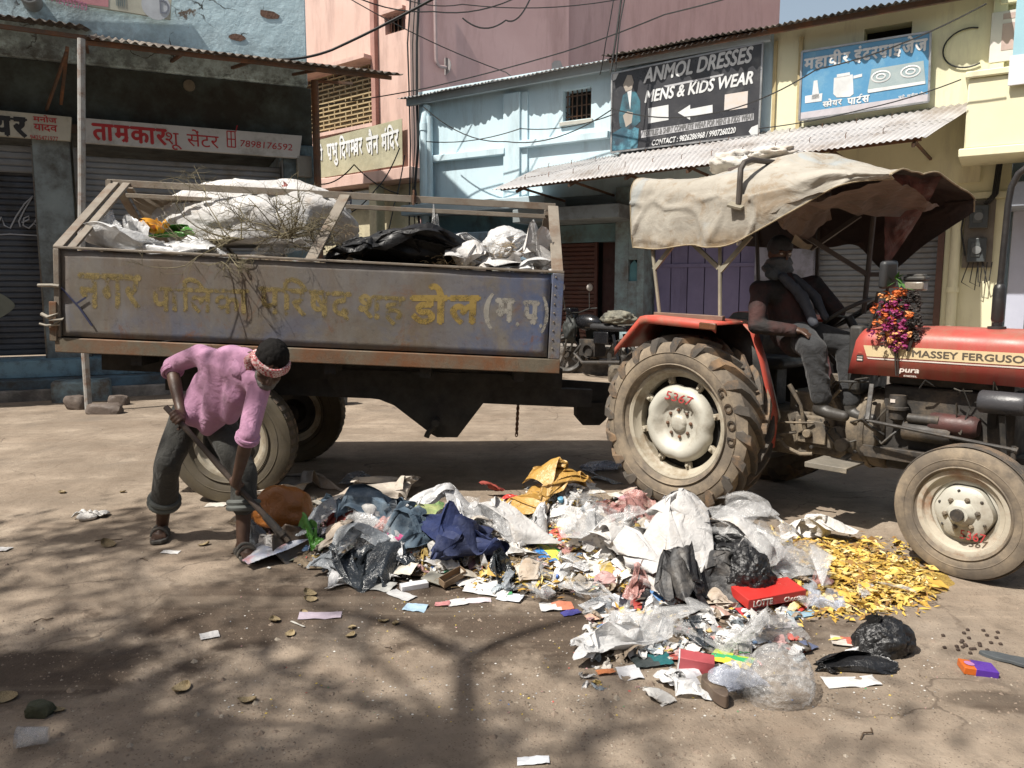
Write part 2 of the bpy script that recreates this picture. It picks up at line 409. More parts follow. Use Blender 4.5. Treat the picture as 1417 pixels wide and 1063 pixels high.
b = MB(); px0, px1 = FL.x(103), FL.x(120)
b.bx(px0 - .42, px1 - .1, .02, .6, .5, 3.96); b.build('pillar', mat('pale_blue_grey', (.24, .29, .3), (.16, .19, .2), s=2, dirt=(.07, .07, .065), ds=1.6, dt=.52), LB, bevel=.01)
b = MB(); b.bx(FL.x(398), xr, .0, .8, .3, 3.96); b.bx(FL.x(398)+.02, xr-.01, .8, 6.8, .3, 3.9); b.build('corner_pillar', mat('corner_blue', (.22, .34, .4), (.1, .14, .16), s=1.5, dirt=(.04, .05, .05), ds=1.4, dt=.5), LB, bevel=.02)
def shutter(par, x0, x1, z0, z1, y, pitch, m, depth=.018, name='rolling_shutter'):
    n = max(3, int((z1 - z0) / pitch)); prof = []
    for i in range(n):
        z = z0 + (z1 - z0) * i / n; p = (z1 - z0) / n
        prof += [(z, 0), (z + p*.18, depth), (z + p*.55, depth*1.25), (z + p*.85, depth), (z + p*.97, 0)]
    b = MB(); vs = []; fs = []
    for z, d in prof: vs += [V((x0, y - d, z)), V((x1, y - d, z))]
    for i in range(len(prof) - 1): fs.append((2*i, 2*i+1, 2*i+3, 2*i+2))
    b.add(vs, fs); return b.build(name, m, par, ang=30)
m_darkshut = mat('dark_shutter', (.075, .085, .1), (.05, .055, .07), s=2, r=.5, metal=.3, dirt=(.03, .03, .03), dt=.6, bump=.1)
xl1 = px0 - .45
shutter(LB, -6.5, xl1, .6, 3.35, .3, .085, m_darkshut)
shutter(LB, -6.5, xl1, 3.3, 3.7, .2, .085, m_greyshut, name='shutter_box')
shutter(LB, px1, FL.x(396), .565, 3.62, .3, .085, m_greyshut)
b = MB(); b.bx(xl1, xl1 + .05, .1, .3, .55, 3.7); b.bx(px1 - .07, px1, .1, .3, .55, 3.7); b.bx(FL.x(396), FL.x(396)+.06, .02, .3, .5, 3.7); b.build('shutter_rail', m_steel, LB)
# bottle-script lettering painted on the dark shutter
b = MB()
def fs(px, py, d=.265):
    x, z = FL.at(px, py, d); return V((x, d, z))
for st in ([(-8, 318), (2, 300), (6, 312), (14, 316), (22, 300), (34, 282), (46, 271), (44, 274), (34, 290), (26, 306), (28, 314)],
           [(30, 308), (40, 304), (40, 299), (33, 302), (32, 312), (40, 316), (48, 308)],
           [(48, 308), (55, 302), (51, 301), (47, 310), (52, 313), (58, 303), (60, 312), (66, 309)], [(62, 303), (70, 301)], [(-6, 325), (14, 324), (52, 326)]):
    b.tube([fs(*q) for q in st], .012, 5, flat=1)
b.build('lettering', mat('chalky_white', (.42, .44, .48), r=.8), LB)
def fleaf(cx, cy, rx, ry):
    poly = []
    for i in range(16):
        a = 2 * PI * i / 16; x, z = FL.at(cx + rx * math.cos(a) * (1 if math.cos(a) < 0 else 1), cy - ry * math.sin(a) * (1 - .5 * max(0, math.cos(a))), .27); poly.append((x, z))
    return poly
b = MB(); b.prism(fleaf(-4, 423, 25, 19), .268, .272); b.build('painted_emblem', mat('dull_olive_paint', (.2, .21, .17), r=.8), LB)
# plinth and steps
b = MB(); b.bx(-9, xr + .1, -.28, .6, .3, .56); b.build('plinth', mat('blue_plinth', (.17, .3, .38), (.1, .16, .2), s=2, dirt=(.05, .05, .05), ds=2, dt=.55, bump=.6, bd=.01, bs=25), LB, bevel=.015)
b = MB(); b.bx(-9, xr + .15, -.5, -.281, .0, .3); b.build('plinth_face', mat('blue_plinth_dark', (.09, .17, .24), (.06, .09, .11), s=2, dirt=(.04, .04, .04), ds=1.6, dt=.5), LB, bevel=.02)
b = MB(); b.bx(-9, xr + .12, -.62, -.501, -.05, .16); b.build('step', m_stone, LB, bevel=.02)
b = MB(); x0, z0 = FL.at(112, 540, -.7); b.bx(x0 - .35, x0 + .4, -.95, -.63, -.05, .3); b.build('step_block', mat('blue_block', (.25, .37, .42), (.16, .23, .26), s=3, dirt=(.09, .08, .07), dt=.5, bump=.6, bd=.01, bs=20), LB, bevel=.04)
# shop name boards
m_boardw = mat('board_offwhite', (.5, .51, .52), (.42, .43, .43), s=2, r=.6, dirt=(.25, .24, .22), ds=2, dt=.62, bump=.1)
m_redp = mat('red_sign_paint', (.42, .025, .03), r=.6, bump=0); m_blackp = mat('black_sign_paint', (.02, .02, .022), r=.6, bump=0)
def board(fr, name, label, corners, y, th, m, cat='sign', frame=None, fw=.03):
    """corners: px of left-top, right-top, right-bottom, left-bottom, on the plane d=y"""
    q = [fr.at(px, py, y) for px, py in corners]
    t = thing(name, label, cat, fr.o, fr.a); b = MB(); b.prism(q[::-1], y, y + th); b.build('board', m, t, bevel=.004)
    if frame:
        b = MB()
        for i in range(4):
            a, c = q[i], q[(i+1) % 4]; b.bar((a[0], y - .002, a[1]), (c[0], y - .002, c[1]), fw, fw, (0, 1, 0))
        b.build('frame', frame, t)
    return t, q
t, q = board(FL, 'shop_sign', 'grimy white shop board with red hindi lettering and a phone number', [(114, 163), (418, 188), (414, 219), (112, 197)], -.12, .1, m_boardw)
x0, z0 = FL.at(128, 196, -.12); x1, z1 = FL.at(232, 203, -.12); sk = (FL.at(404, 190, -.12)[1] - FL.at(128, 166, -.12)[1]) / (FL.at(404, 190, -.12)[0] - FL.at(128, 166, -.12)[0])
hh = FL.z(128, 172, -.12) - z0
deva(["ता", ('r', "म"), "का", "र"], (x0, x1, z0 + .02, z0 + hh + .02), m_redp, t, y=-.122, bold=.035, skew=sk)
x2 = FL.x(240, -.12); x3 = FL.x(312, -.12)
deva(["शू", " ", "सेंट", "र"], (x2, x3, z0 - .03 + sk * (x2 - x0), z0 + hh + .05 + sk * (x2 - x0)), m_redp, t, y=-.122, bold=.0, skew=sk)
x4 = FL.x(341, -.12); x5 = FL.x(411, -.12)
lettering("7898176592", (x4, x5, z0 + .1 + sk * (x4 - x0), z0 + hh * .8 + sk * (x4 - x0)), m_redp, t, y=-.122, bold=.0, skew=sk, shear=.12)
b = MB(); x6 = FL.x(329, -.12); zz = z0 + .22 + sk * (x6 - x0)
for a, c in (((x6-.06, zz-.14), (x6+.06, zz-.14)), ((x6-.06, zz-.14), (x6-.06, zz+.1)), ((x6+.06, zz-.14), (x6+.06, zz+.1)), ((x6-.06, zz+.1), (x6+.06, zz+.1)), ((x6-.06, zz-.02), (x6+.06, zz-.02)), ((x6, zz-.14), (x6, zz+.1)), ((x6+.07, zz+.1), (x6+.1, zz+.2))):
    b.bar((a[0], -.123, a[1]), (c[0], -.123, c[1]), .015, .006, (0, 1, 0))
b.build('phone_symbol', m_redp, t)
t, q = board(FL, 'shop_sign', 'cream board with black hindi letters over the dark shutter', [(-60, 147), (99, 162), (97, 195), (-60, 184)], -.12, .08, mat('board_cream', (.48, .47, .4), (.36, .35, .3), s=2, dirt=(.22, .2, .17), dt=.6))
x0, z0 = FL.at(4, 187, -.12); x1 = FL.x(55, -.12)
deva(["य", "र"], (x0 - .12, x1, z0 - .02, z0 + hh + .02), m_blackp, t, y=-.122, bold=.06, skew=sk)
x2 = FL.x(63, -.12); x3 = FL.x(95, -.12)
for k, s_ in enumerate(("मनोज", "यादव")):
    deva([s_], (x2, x3, z0 + .20 - .13 * k + .02, z0 + .30 - .13 * k + .02), m_redp, t, y=-.122, bold=.02, skew=sk)
lettering("9425471977", (x2 - .05, x3, z0 - .03, z0 + .03), m_redp, t, y=-.122, skew=sk, bold=0)
# board above, cut by the top of the photo
t, q = board(FL, 'shop_sign', 'cream and pink printed board fixed high on the blue wall', [(60, -22), (238, -12), (236, 27), (60, -2)], -.08, .05, mat('board_ivory', (.55, .54, .44), (.48, .47, .38), s=2, dirt=(.35, .33, .27), dt=.65, bump=.05))
qa = [FL.at(px, py, -.083) for px, py in ((64, -20), (150, -16), (150, 10), (64, -2))]
b = MB(); b.prism(qa[::-1], -.084, -.081); b.build('pink_panel', mat('pink_print', (.6, .27, .29), r=.6), t)
x0, z0 = FL.at(70, 0, -.086); x1 = FL.x(146, -.086); lettering("9424355789", (x0, x1, z0 - .02, z0 + .1), mat('print_lilac', (.5, .2, .3), r=.6), t, y=-.085, skew=-.16)
x0, z0 = FL.at(161, 8, -.083); lettering("H M T", (x0, x0 + .13, z0, z0 + .4), mat('print_teal', (.1, .2, .25), r=.6), t, y=-.083)
cx, cz = FL.at(221, 11, -.084); b = MB(); b.lathe([(.2, 0), (.2, -.004), (.0, -.004)], 24, (cx - .05, -.083, cz + .02)); b.build('logo', mat('print_white', (.62, .65, .68), r=.5), t)
lettering("D", (cx + .0, cx + .13, cz - .08, cz + .12), mat('print_grey', (.25, .27, .32), r=.5), t, y=-.09, bold=.0)
# corrugated roof sheet over the shopfront
def corr(par, p00, p10, p01, p11, wav, amp, m, name='roof_sheet', ragged=0, seed=0, th=.002, sag=0):
    """sheet with edges p00-p10 (top) and p01-p11 (bottom), waves running top to bottom"""
    p00, p10, p01, p11 = map(V, (p00, p10, p01, p11)); L = (p11 - p01).length; n = max(8, int(L / wav * 6)); nv = 6
    nn = (p10 - p00).cross(p01 - p00).normalized()
    if nn.z < 0: nn = -nn
    b = MB(); vs = []
    for i in range(n + 1):
        u = i / n; rg = ragged * noise.noise(V((u * L * 2.2, seed, 0))) + ragged * .6 * noise.noise(V((u * L * 9, seed, 4)))
        for j in range(nv + 1):
            v = j / nv; p = p00.lerp(p10, u).lerp(p01.lerp(p11, u), v * (1 + rg if j == nv else 1))
            sg = sag * math.sin(PI * v) * -1 + .02 * noise.noise(V((u * L * .8, v * 2, seed))) * (1 if ragged else .4)
            vs.append(p + nn * (amp * math.sin(2 * PI * u * L / wav) + sg))
    b.add(vs, [(i*(nv+1)+j, (i+1)*(nv+1)+j, (i+1)*(nv+1)+j+1, i*(nv+1)+j+1) for i in range(n) for j in range(nv)])
    return b.build(name, m, par, ang=60, solid=th)
zi = zc + .03
dA = -1.75
xa, za = FL.at(558, 103, dA); xb, zb = FL.at(118, 52, dA)
corr(LB, (xb, .02, zi + .15), (xr + .1, .02, zi - .02), (xb, dA, zb), (xa, dA, za), .11, .018, m_oldsheet, ragged=.03, seed=2)
xb2, zb2 = FL.at(100, 40, dA)
corr(LB, (-8.9, .02, zi + .25), (xb2 + .1, .02, zi + .2), (-8.9, dA, zb2 + .28), (xb2 + .1, dA, zb2 + .05), .11, .018, m_oldsheet, ragged=.03, seed=7)
b = MB(); b.bar((-8.9, dA + .12, zb2 + .12), (xb2 + .3, dA + .12, zb2 - .06), .05, .05); b.bar((xb2 + .1, dA + .12, zb - .03), (xa - .15, dA + .12, za - .04), .04, .05)
b.bar((xb2+.1, dA * .5, (zb + zi) / 2 + .0), (xa - .5, dA * .5, (za + zi) / 2 - .05), .04, .05); b.build('rafter', m_rustiron, LB)
for px in (118, 250, 345, 440):
    x, z = FL.at(px, 60, dA); b = MB(); b.bar((x, dA + .1, zb + (za - zb) * (x - xb) / (xa - xb) - .05), (x - .1, 0.0, zi - .12), .04, .04); b.build('rafter', m_rustiron, LB)
b = MB(); x, z = FL.at(118, 250, .0); b.bar((x + .02, -1.55, zb - .1), (x - .25, .0, 4.3), .04, .04)
b.bar((FL.x(82, 0), .0, 4.2), (x, -1.5, zb - .15), .03, .05); b.build('brace', m_rustiron, LB)
b = MB(); b.bar((-8.5, -.02, 3.98), (xr - .3, -.02, 3.94), .06, .12); b.build('timber_beam', mat('dark_timber', (.08, .05, .035), r=.9), LB)
# bulb holder and round fitting in the dark wall
x, z = FL.at(262, 116, -.02); b = MB(); b.lathe([(.09, 0), (.08, -.05), (.0, -.06)], 16, (x, .1, z)); b.build('wall_fitting', mat('dusty_cream', (.2, .18, .14), r=.9), LB)
x, z = FL.at(45, 3, -.0); b = MB(); b.lathe([(.13, .1), (.13, -.4), (.11, -.4), (.11, .1)], 20, (x, 0, z)); b.build('drain_pipe', mat('grey_pvc', (.3, .31, .3), r=.6), LB)
# broken brick hole edges in the blue wall
for px, py, r_ in ((372, 20, .16), (328, 52, .12)):
    x, z = FL.at(px, py, 0.02); b = MB()
    pts = [(x + r_ * 1.2 * math.cos(a) * random.uniform(.7, 1.1), z + r_ * .5 * math.sin(a) * random.uniform(.6, 1.1)) for a in [2*PI*k/11 for k in range(11)]]
    b.prism(pts, .012, .016); b.build('plaster_break', mat('bare_brick', (.2, .11, .075), (.12, .07, .05), s=14, r=.95, bump=1, bd=.02, bs=20), LB)
# support pole with stones at its foot
gp = G(123, 570); g2 = P(113, 62, gp.y)
pl = thing('support_pole', 'thin rusty white pole holding up the roof sheet, stones at its foot', 'pole', (gp.x, gp.y, 0))
b = MB(); b.tube([(0, 0, 0), (.0, 0, 1.5), ((g2.x - gp.x) * .4, .02, 2.8), (g2.x - gp.x, 0, zb - .12)], .045, 10); b.build('post', mat('pole_paint', (.36, .36, .35), (.25, .24, .22), r=.6, dirt=RUST, ds=6, dt=.6), pl)
def rock(name, label, loc, d, m, group=None, seed=0, parent=None, cat='stone'):
    bm = bmesh.new(); bmesh.ops.create_icosphere(bm, subdivisions=3, radius=1)
    for v in bm.verts:
        c = v.co.copy(); k = 1 + .3 * noise.noise(c * 1.3 + V((seed * 3.1, 0, 0))) + .1 * noise.noise(c * 4 + V((seed, 0, 0)))
        v.co = V((max(-.8, min(.8, c.x * k)) * d[0], max(-.8, min(.8, c.y * k)) * d[1], max(-.6, min(.75, c.z * k)) * d[2] + d[2] * .55))
    me = bpy.data.meshes.new(name); bm.to_mesh(me); bm.free(); me.materials.append(m); me.shade_smooth(); me.set_sharp_from_angle(angle=R(40))
    o = bpy.data.objects.new(name, me); COL.objects.link(o); o.location = loc
    return tag(o, label, cat, group)
m_rock = mat('brown_stone', (.13, .1, .08), (.08, .06, .05), s=8, bump=.8, bd=.01, bs=30)
for k, (px, py, d, lb) in enumerate(((107, 566, (.16, .13, .14), 'dark rounded stone just left of the pole foot'), (146, 572, (.27, .13, .1), 'long flat brown stone in front of the pole foot'), (165, 560, (.16, .1, .1), 'brown stone lying right of the pole behind the flat one'))):
    g = G(px, py); rock('stone', lb, (g.x, g.y, 0), d, m_rock, 'stones at the foot of the pole', k)
# ================= PINK TEMPLE BUILDING =================
pc = P(585, 400, 20.6)
FP = Frame(pc.x, pc.y, -39)          # sunlit face, runs left of the corner (negative x)
FQ = Frame(pc.x, pc.y, 27)           # shaded face, right of the corner
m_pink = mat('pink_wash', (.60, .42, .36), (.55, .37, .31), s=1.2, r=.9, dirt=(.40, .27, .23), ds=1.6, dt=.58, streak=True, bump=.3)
m_pinkshade = mat('pink_wash_shaded', (.50, .32, .31), (.45, .28, .27), s=.9, r=.9, dirt=(.36, .22, .21), ds=1.8, dt=.58, streak=True, bump=.3)  # the pink wash again, its colour darkened for the shaded face
PB = thing('temple_building', 'tall pink building with a plain side wall coloured as shaded pink behind the blue house', 'building', FP.o, FP.a)
def leaf_to(fr, root_fr, b):
    pass
b = MB(); zsl = FP.z(500, 240)
# sunlit face built with real openings: strips round grille window, small window
def wall_with_holes(b, x0, x1, z0, z1, holes, y0, y1):
    xs = sorted({x0, x1, *[h[0] for h in holes], *[h[1] for h in holes]}); zs_ = sorted({z0, z1, *[h[2] for h in holes], *[h[3] for h in holes]})
    for a, c in zip(xs, xs[1:]):
        run = None
        for e, g in zip(zs_, zs_[1:]):
            mx, mz = (a + c) / 2, (e + g) / 2; solid = not any(h[0] < mx < h[1] and h[2] < mz < h[3] for h in holes)
            if solid: run = (run[0], g) if run else (e, g)
            if (not solid or g == zs_[-1]) and run: b.bx(a, c, y0, y1, run[0], run[1]); run = None
gx0, gx1 = FP.x(430), FP.x(522); gz0 = FP.z(480, 178); gz1 = FP.z(480, 96)
wx0, wx1 = FP.x(540), FP.x(567); wz0, wz1 = FP.z(553, 43), FP.z(553, 17)
wall_with_holes(b, -7.5, 0, zsl - .1, 14.5, [(gx0, gx1, gz0, gz1), (wx0, wx1, wz0, wz1)], 0, .25)
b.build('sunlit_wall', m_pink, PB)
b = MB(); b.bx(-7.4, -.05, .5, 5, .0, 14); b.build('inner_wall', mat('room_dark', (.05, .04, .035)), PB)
b = MB()
for px in (525,): x = FP.x(px); b.bx(x, x + .16, -.14, -.001, zsl, 14.5)
b.build('drain_pipe', mat('pipe_pinkbrown', (.42, .22, .18), r=.7), PB)
b = MB(); b.bx(gx0 - .1, gx1 + .12, -.4, -.001, gz1 + .02, gz1 + .12); b.bx(gx0-.1, gx1+.1, -.09, -.001, gz0 - .1, gz0 - .001); b.bx(wx0-.05, wx1+.05, -.15, -.001, wz1 + .01, wz1+.09); b.build('window_hood', m_pink, PB)
# ornamental grille: brick-like lattice of bars
gr = MB(); nx_, nz_ = 12, 13
for j in range(nz_ + 1):
    z = gz0 + (gz1 - gz0) * j / nz_; gr.box(((gx0 + gx1) / 2, .1, z), (gx1 - gx0, .05, .035))
for j in range(nz_):
    for i in range(nx_ + 1):
        if (i + j * 2) % 3 == 0: continue
        x = gx0 + (gx1 - gx0) * i / nx_; z = gz0 + (gz1 - gz0) * (j + .5) / nz_; gr.box((x, .1, z), (.03, .05, (gz1 - gz0) / nz_))
gr.build('window_grille', mat('ochre_grille', (.46, .36, .2), (.3, .22, .12), s=5, r=.7), PB)
b = MB(); b.bx(gx0, gx1, .3, .32, gz0, gz1); b.build('window_backing', mat('ochre_dark', (.14, .1, .05)), PB)
gr = MB()
for i in range(5): x = wx0 + (wx1 - wx0) * (i + .5) / 5; gr.bx(x - .01, x + .01, .1, .12, wz0, wz1)
gr.build('window_bar', m_rustiron, PB)
# lower slab, columns, posters
b = MB(); b.bx(-7.4, .25, -.6, .3, zsl - .42, zsl - .12); b.build('floor_slab', m_pink, PB, bevel=.02)
m_cream = mat('cream_wash', (.52, .47, .32), (.42, .37, .25), s=2, r=.9, dirt=(.3, .26, .19), dt=.6)
b = MB(); b.bx(-7.4, .2, .05, 5, -.05, zsl - .43); b.build('ground_floor_wall', m_cream, PB)
b = MB(); x = FP.x(524, -.35); b.bx(x - .15, x + .15, -.5, -.2, -.05, zsl - .43); b.build('column', m_cream, PB, bevel=.02)
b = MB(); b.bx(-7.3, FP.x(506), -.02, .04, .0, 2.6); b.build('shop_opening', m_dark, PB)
t, q = board(FP, 'temple_banner', 'olive banner with white hindi temple lettering on the pink building', [(441, 194), (556, 164), (557, 228), (441, 247)], -.18, .02, mat('olive_banner', (.33, .31, .2), (.25, .24, .17), s=1.1, r=.7, dirt=(.42, .4, .28), ds=.9, dt=.55, bump=.1, fold=1.5), 'banner')
m_signw = mat('sign_white', (.72, .73, .73), r=.5, bump=0)
def fbox(fr, d, pl, pr, h):
    """baseline left px, baseline right px, cap height in px at left -> box and skew"""
    x0, z0 = fr.at(*pl, d); x1, z1 = fr.at(*pr, d); zt = fr.at(pl[0], pl[1] - h, d)[1]; return (x0, x1, z0, z0 + (zt - z0)), (z1 - z0) / (x1 - x0)
for toks, pl_, pr_, h in ((["श्", "री"], (434, 230), (447, 229), 30), ([('r', "प"), "भु"], (453, 231), (468, 229), 32), (["दि", "ग", ('h', "म"), "ब", "र"], (470, 222), (502, 215), 34), (["जै", "न"], (507, 216), (524, 212), 36), (["मं", "दि", "र"], (528, 212), (552, 205), 36)):
    bx_, sk_ = fbox(FP, -.2, pl_, pr_, h)
    if toks[0] == "दि": toks = ["िद", "ग", ('h', "म"), "ब", "र"]
    if toks[0] == "मं": toks = ["मं", "िद", "र"]
    deva(toks, bx_, m_signw, t, y=-.2, bold=.03, skew=sk_)
b = MB(); x0, z0 = FP.at(488, 286, -.1); x1, z1 = FP.at(521, 262, -.1); b.bx(x0, x1, -.13, -.1, z0, z1)
tag(b.build('poster', mat('poster_white', (.6, .66, .68), (.45, .55, .6), s=4, r=.6, dirt=(.15, .3, .42), ds=3, dt=.63, dw=.03), None, loc=FP.o, rz=FP.a), 'white and blue poster under the pink building', 'poster')
b = MB(); x0, z0 = FP.at(455, 292, -.1); x1, z1 = FP.at(487, 264, -.1); b.bx(x0, x1, -.13, -.1, z0, z1)
b.build('board', mat('poster_dark', (.03, .04, .08), (.1, .1, .16), s=6, r=.6), None, loc=FP.o, rz=FP.a)
t = bpy.data.objects['board.004'] if False else b
pd = [o for o in COL.objects if o.name.startswith('board') and o.parent is None][0]; pd.name = 'notice_board'; tag(pd, 'dark notice board with white scrawled writing behind the trailer', 'notice board')
bx_, sk_ = fbox(FP, -.14, (457, 277), (485, 273), 9); deva(["सु", "र", "ेश", " ", "से", "ल्", "स"], bx_, m_signw, pd, y=-.132, bold=.02, skew=sk_)
bx_, sk_ = fbox(FP, -.14, (468, 289), (485, 287), 9); deva(["का", "लु"], bx_, m_signw, pd, y=-.132, bold=.02, skew=sk_)
# shaded face: two planes with a slight fold
def toP(fr, x, y, z):
    p = fr.o + fr.u * x + fr.n * y; q = p - FP.o; return V((q.dot(FP.u), q.dot(FP.n), z))
b = MB()
qx = FQ.x(784); qe = FQ.x(1071)
def pbox(b, x0, x1, y0, y1, z0, z1):
    vs = [toP(FQ, x, y, z) for x, y, z in ((x0,y0,z0),(x1,y0,z0),(x1,y1,z0),(x0,y1,z0),(x0,y0,z1),(x1,y0,z1),(x1,y1,z1),(x0,y1,z1))]
    b.add(vs, ((0,3,2,1),(4,5,6,7),(0,1,5,4),(1,2,6,5),(2,3,7,6),(3,0,4,7)), 0, False)
pbox(b, .0, qx, .0, 6, -.05, 14.5); pbox(b, qx + .001, qe, .25, 6, -.05, 14.4); b.build('side_wall', m_pinkshade, PB)
b = MB(); pbox(b, -.26, .0, -.012, .25, zsl - .4, 14.5)
b.build('corner_strip', m_pink, PB)
b = MB()
for px, py, r_ in ((771, 95, .24),):
    x, z = FQ.at(px, py); pts = [(x + r_ * .8 * math.cos(a) * random.uniform(.8, 1.1), z + r_ * 1.1 * math.sin(a) * random.uniform(.8, 1.1)) for a in [2*PI*k/12 for k in range(12)]]
    vs = [toP(FQ, a, -.01, c) for a, c in pts]; b.add(vs, [tuple(range(12))], 0, False)
b.build('cement_patch', mat('grey_cement', (.3, .27, .26), (.22, .2, .2), s=6, bump=.8), PB)
b = MB(); x, z = FQ.at(602, -30, -.15); x2, z2 = FQ.at(604, 88, -.15); x3, _ = FQ.at(618, 92, -.15)
b.tube([toP(FQ, x, -.12, z), toP(FQ, x2, -.12, z2 + .1), toP(FQ, x2 + .04, -.12, z2), toP(FQ, x2 + .1, -.12, z2 - .05), toP(FQ, x3, -.12, z2 - .06)], .045, 8); b.build('pipe', mat('pipe_mauve', (.45, .33, .32), r=.6), PB)
b = MB(); b.lathe([(.22, 0), (.22, -.02), (0, -.02)], 14, toP(FQ, x3 + .02, -.0, z2)); b.build('pipe_collar', mat('grey_cement', (.3,.27,.26)), PB)

# ================= RIGHT TERRACE: BLUE HOUSE AND YELLOW HOUSE =================
FR = Frame(1.9, 15.1, -32.3)
m_blue = mat('sky_blue_wash', (.60, .75, .81), (.54, .69, .76), s=1.5, r=.85, dirt=(.40, .50, .54), ds=2.0, dt=.6, streak=True, bump=.4)
m_yel = mat('yellow_wash', (.76, .73, .51), (.68, .65, .45), s=1.3, r=.85, dirt=(.52, .48, .35), ds=1.8, dt=.62, streak=True, bump=.3)
m_bluedk = mat('blue_lower', (.22, .38, .42), (.14, .24, .27), s=2, r=.85, dirt=(.12, .13, .12), ds=1.4, dt=.55)
xL, xM, xE = FR.x(583), FR.x(1058), FR.x(1345); xM0 = xM - .0
ztop = FR.z(583, 150); ztopE = FR.z(1345, 12)
BH = thing('blue_house', 'sky blue two storey house with ledges and a small barred window', 'building', FR.o, FR.a)
zfl = FR.z(640, 283)                       # first floor slab
xbm = FR.x(1057)
hx0, hx1, hz0, hz1 = FR.x(777), FR.x(815), FR.z(797, 166), FR.z(797, 123)
b = MB(); wall_with_holes(b, xL, xbm, zfl, ztop + .35, [(hx0, hx1, hz0, hz1)], 0, .3); b.bx(xL, xbm, .31, 5, zfl, ztop + .2); b.build('upper_wall', m_blue, BH)
b = MB(); b.bx(hx0 - .02, hx1 + .02, .301, .308, hz0 - .02, hz1 + .02); b.build('window_dark', m_dark, BH)
b = MB()
for i in range(6): x = hx0 + (hx1 - hx0) * (i + .5) / 6; b.bx(x - .01, x + .01, .1, .12, hz0, hz1)
for i in range(3): z = hz0 + (hz1 - hz0) * (i + .5) / 3; b.bx(hx0, hx1, .121, .13, z - .012, z + .012)
b.build('window_bar', m_rustiron, BH)
b = MB(); b.bx(hx0 - .05, hx1 + .05, -.06, -.001, hz0 - .1, hz0 - .02); b.build('sill', mat('sill_cement', (.5, .5, .45)), BH, bevel=.01)
def ledge(pa, pb, y, hgt):
    x0, z0 = FR.at(*pa); x1, z1 = FR.at(*pb); zm = (z0 + z1) / 2; b = MB(); b.bx(x0, x1, y, -.001, zm - hgt, zm); return b.build('ledge', m_blue, BH, bevel=.012)
ledge((597, 218), (702, 204), -.13, .14); ledge((722, 200), (845, 178), -.13, .14)
def pil(pa, pb, y=-.08, zt=None, zb=None): b = MB(); b.bx(FR.x(pa), FR.x(pb), y, -.001, zb or zfl, zt or ztop + .0); return b.build('pilaster', m_blue, BH, bevel=.012)
pil(700, 722, -.1); pil(722.5, 731, -.05); pil(588, 598, -.1)
b = MB(); xk = FR.x(830); b.bx(xL - .15, xk, -.35, .0, zfl - .0, zfl + .0); 
b = MB(); b.bx(xL - .1, FR.x(772), -.55, .3, zfl - .22, zfl - .001); b.build('floor_slab', mat('slab_bluegrey', (.45, .55, .6), (.36, .45, .5), s=2, dirt=(.3, .33, .35), dt=.6), BH, bevel=.015)
b = MB(); b.bx(FR.x(745), FR.x(885), -1.0, .3, zfl - .55, zfl - .3); b.build('porch_beam', mat('slab_grey', (.25, .29, .3), (.2, .22, .23), s=2, dirt=(.12, .12, .12), dt=.6), BH, bevel=.015)
b = MB()
for px, py in ((723, 269), (618, 278)): x, z = FR.at(px, py, -.01); b.bx(x - .06, x + .06, -.012, -.001, z - .05, z + .06)
b.build('wall_niche', m_dark, BH)
# ground floor of blue house: grey-blue shutter zone, dark doorway, pillar with lamp niche
b = MB(); b.bx(xL, FR.x(770), .02, 4.9, -.05, zfl - .23); b.build('ground_floor_wall', m_bluedk, BH)
x0, x1 = FR.x(568), FR.x(760); z1 = FR.z(650, 302)
b = MB(); b.bx(x0, x1, -.75, -.35, 2.15, 2.75); b.build('shop_hood', mat('blue_hood', (.18, .26, .33), (.13, .19, .24), s=2, dirt=(.1, .1, .11), dt=.6), BH, bevel=.02)
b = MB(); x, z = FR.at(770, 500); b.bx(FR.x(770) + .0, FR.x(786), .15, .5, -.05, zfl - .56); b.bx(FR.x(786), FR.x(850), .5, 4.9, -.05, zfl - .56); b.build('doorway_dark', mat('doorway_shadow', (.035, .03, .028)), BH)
m_brownsh = mat('redbrown_shutter', (.13, .05, .035), (.09, .035, .025), s=3, r=.6, dirt=(.12, .07, .05), dt=.6)
shutter(BH, FR.x(766), FR.x(820), .55, zfl - .9, .1, .085, m_brownsh, depth=.03)
b = MB(); b.bx(FR.x(820), FR.x(820) + .06, .06, .12, .5, zfl - .9); b.bx(FR.x(795), FR.x(795) + .05, .03, .07, .5, zfl - 2.2); b.build('door_frame', m_brownsh, BH)
b = MB(); b.bx(FR.x(820)+.07, FR.x(852), .3, .34, .5, zfl - .56); b.build('door_leaf', mat('door_maroon', (.1, .04, .035), (.06, .03, .025), r=.7), BH)
b = MB(); b.bx(FR.x(770), FR.x(852), -.0, .25, zfl - .9, zfl - .56); b.build('lintel', m_bluedk, BH)
px0_, px1_ = FR.x(853), FR.x(893)
b = MB(); wall_with_holes(b, px0_, px1_, .0, zfl + .1, [((px0_+px1_)/2 - .02, (px0_+px1_)/2 + .16, 1.75, 2.15)], -.1, .4); b.build('pillar', mat('niche_pillar', (.36, .5, .53), (.27, .36, .38), s=1.6, dirt=(.17, .16, .15), ds=1.8, dt=.5), BH, bevel=.01)
b = MB(); xm = (px0_+px1_)/2 + .07; b.prism([(xm-.09, 1.75), (xm+.09, 1.75), (xm+.09, 2.05), (xm, 2.15), (xm-.09, 2.05)], -.02, .38); b.build('lamp_niche', mat('niche_teal', (.14, .33, .37)), BH)
b = MB(); b.bx(FR.x(765), FR.x(900), -.7, .1, -.05, .5); b.build('threshold_step', m_stone, BH, bevel=.02)
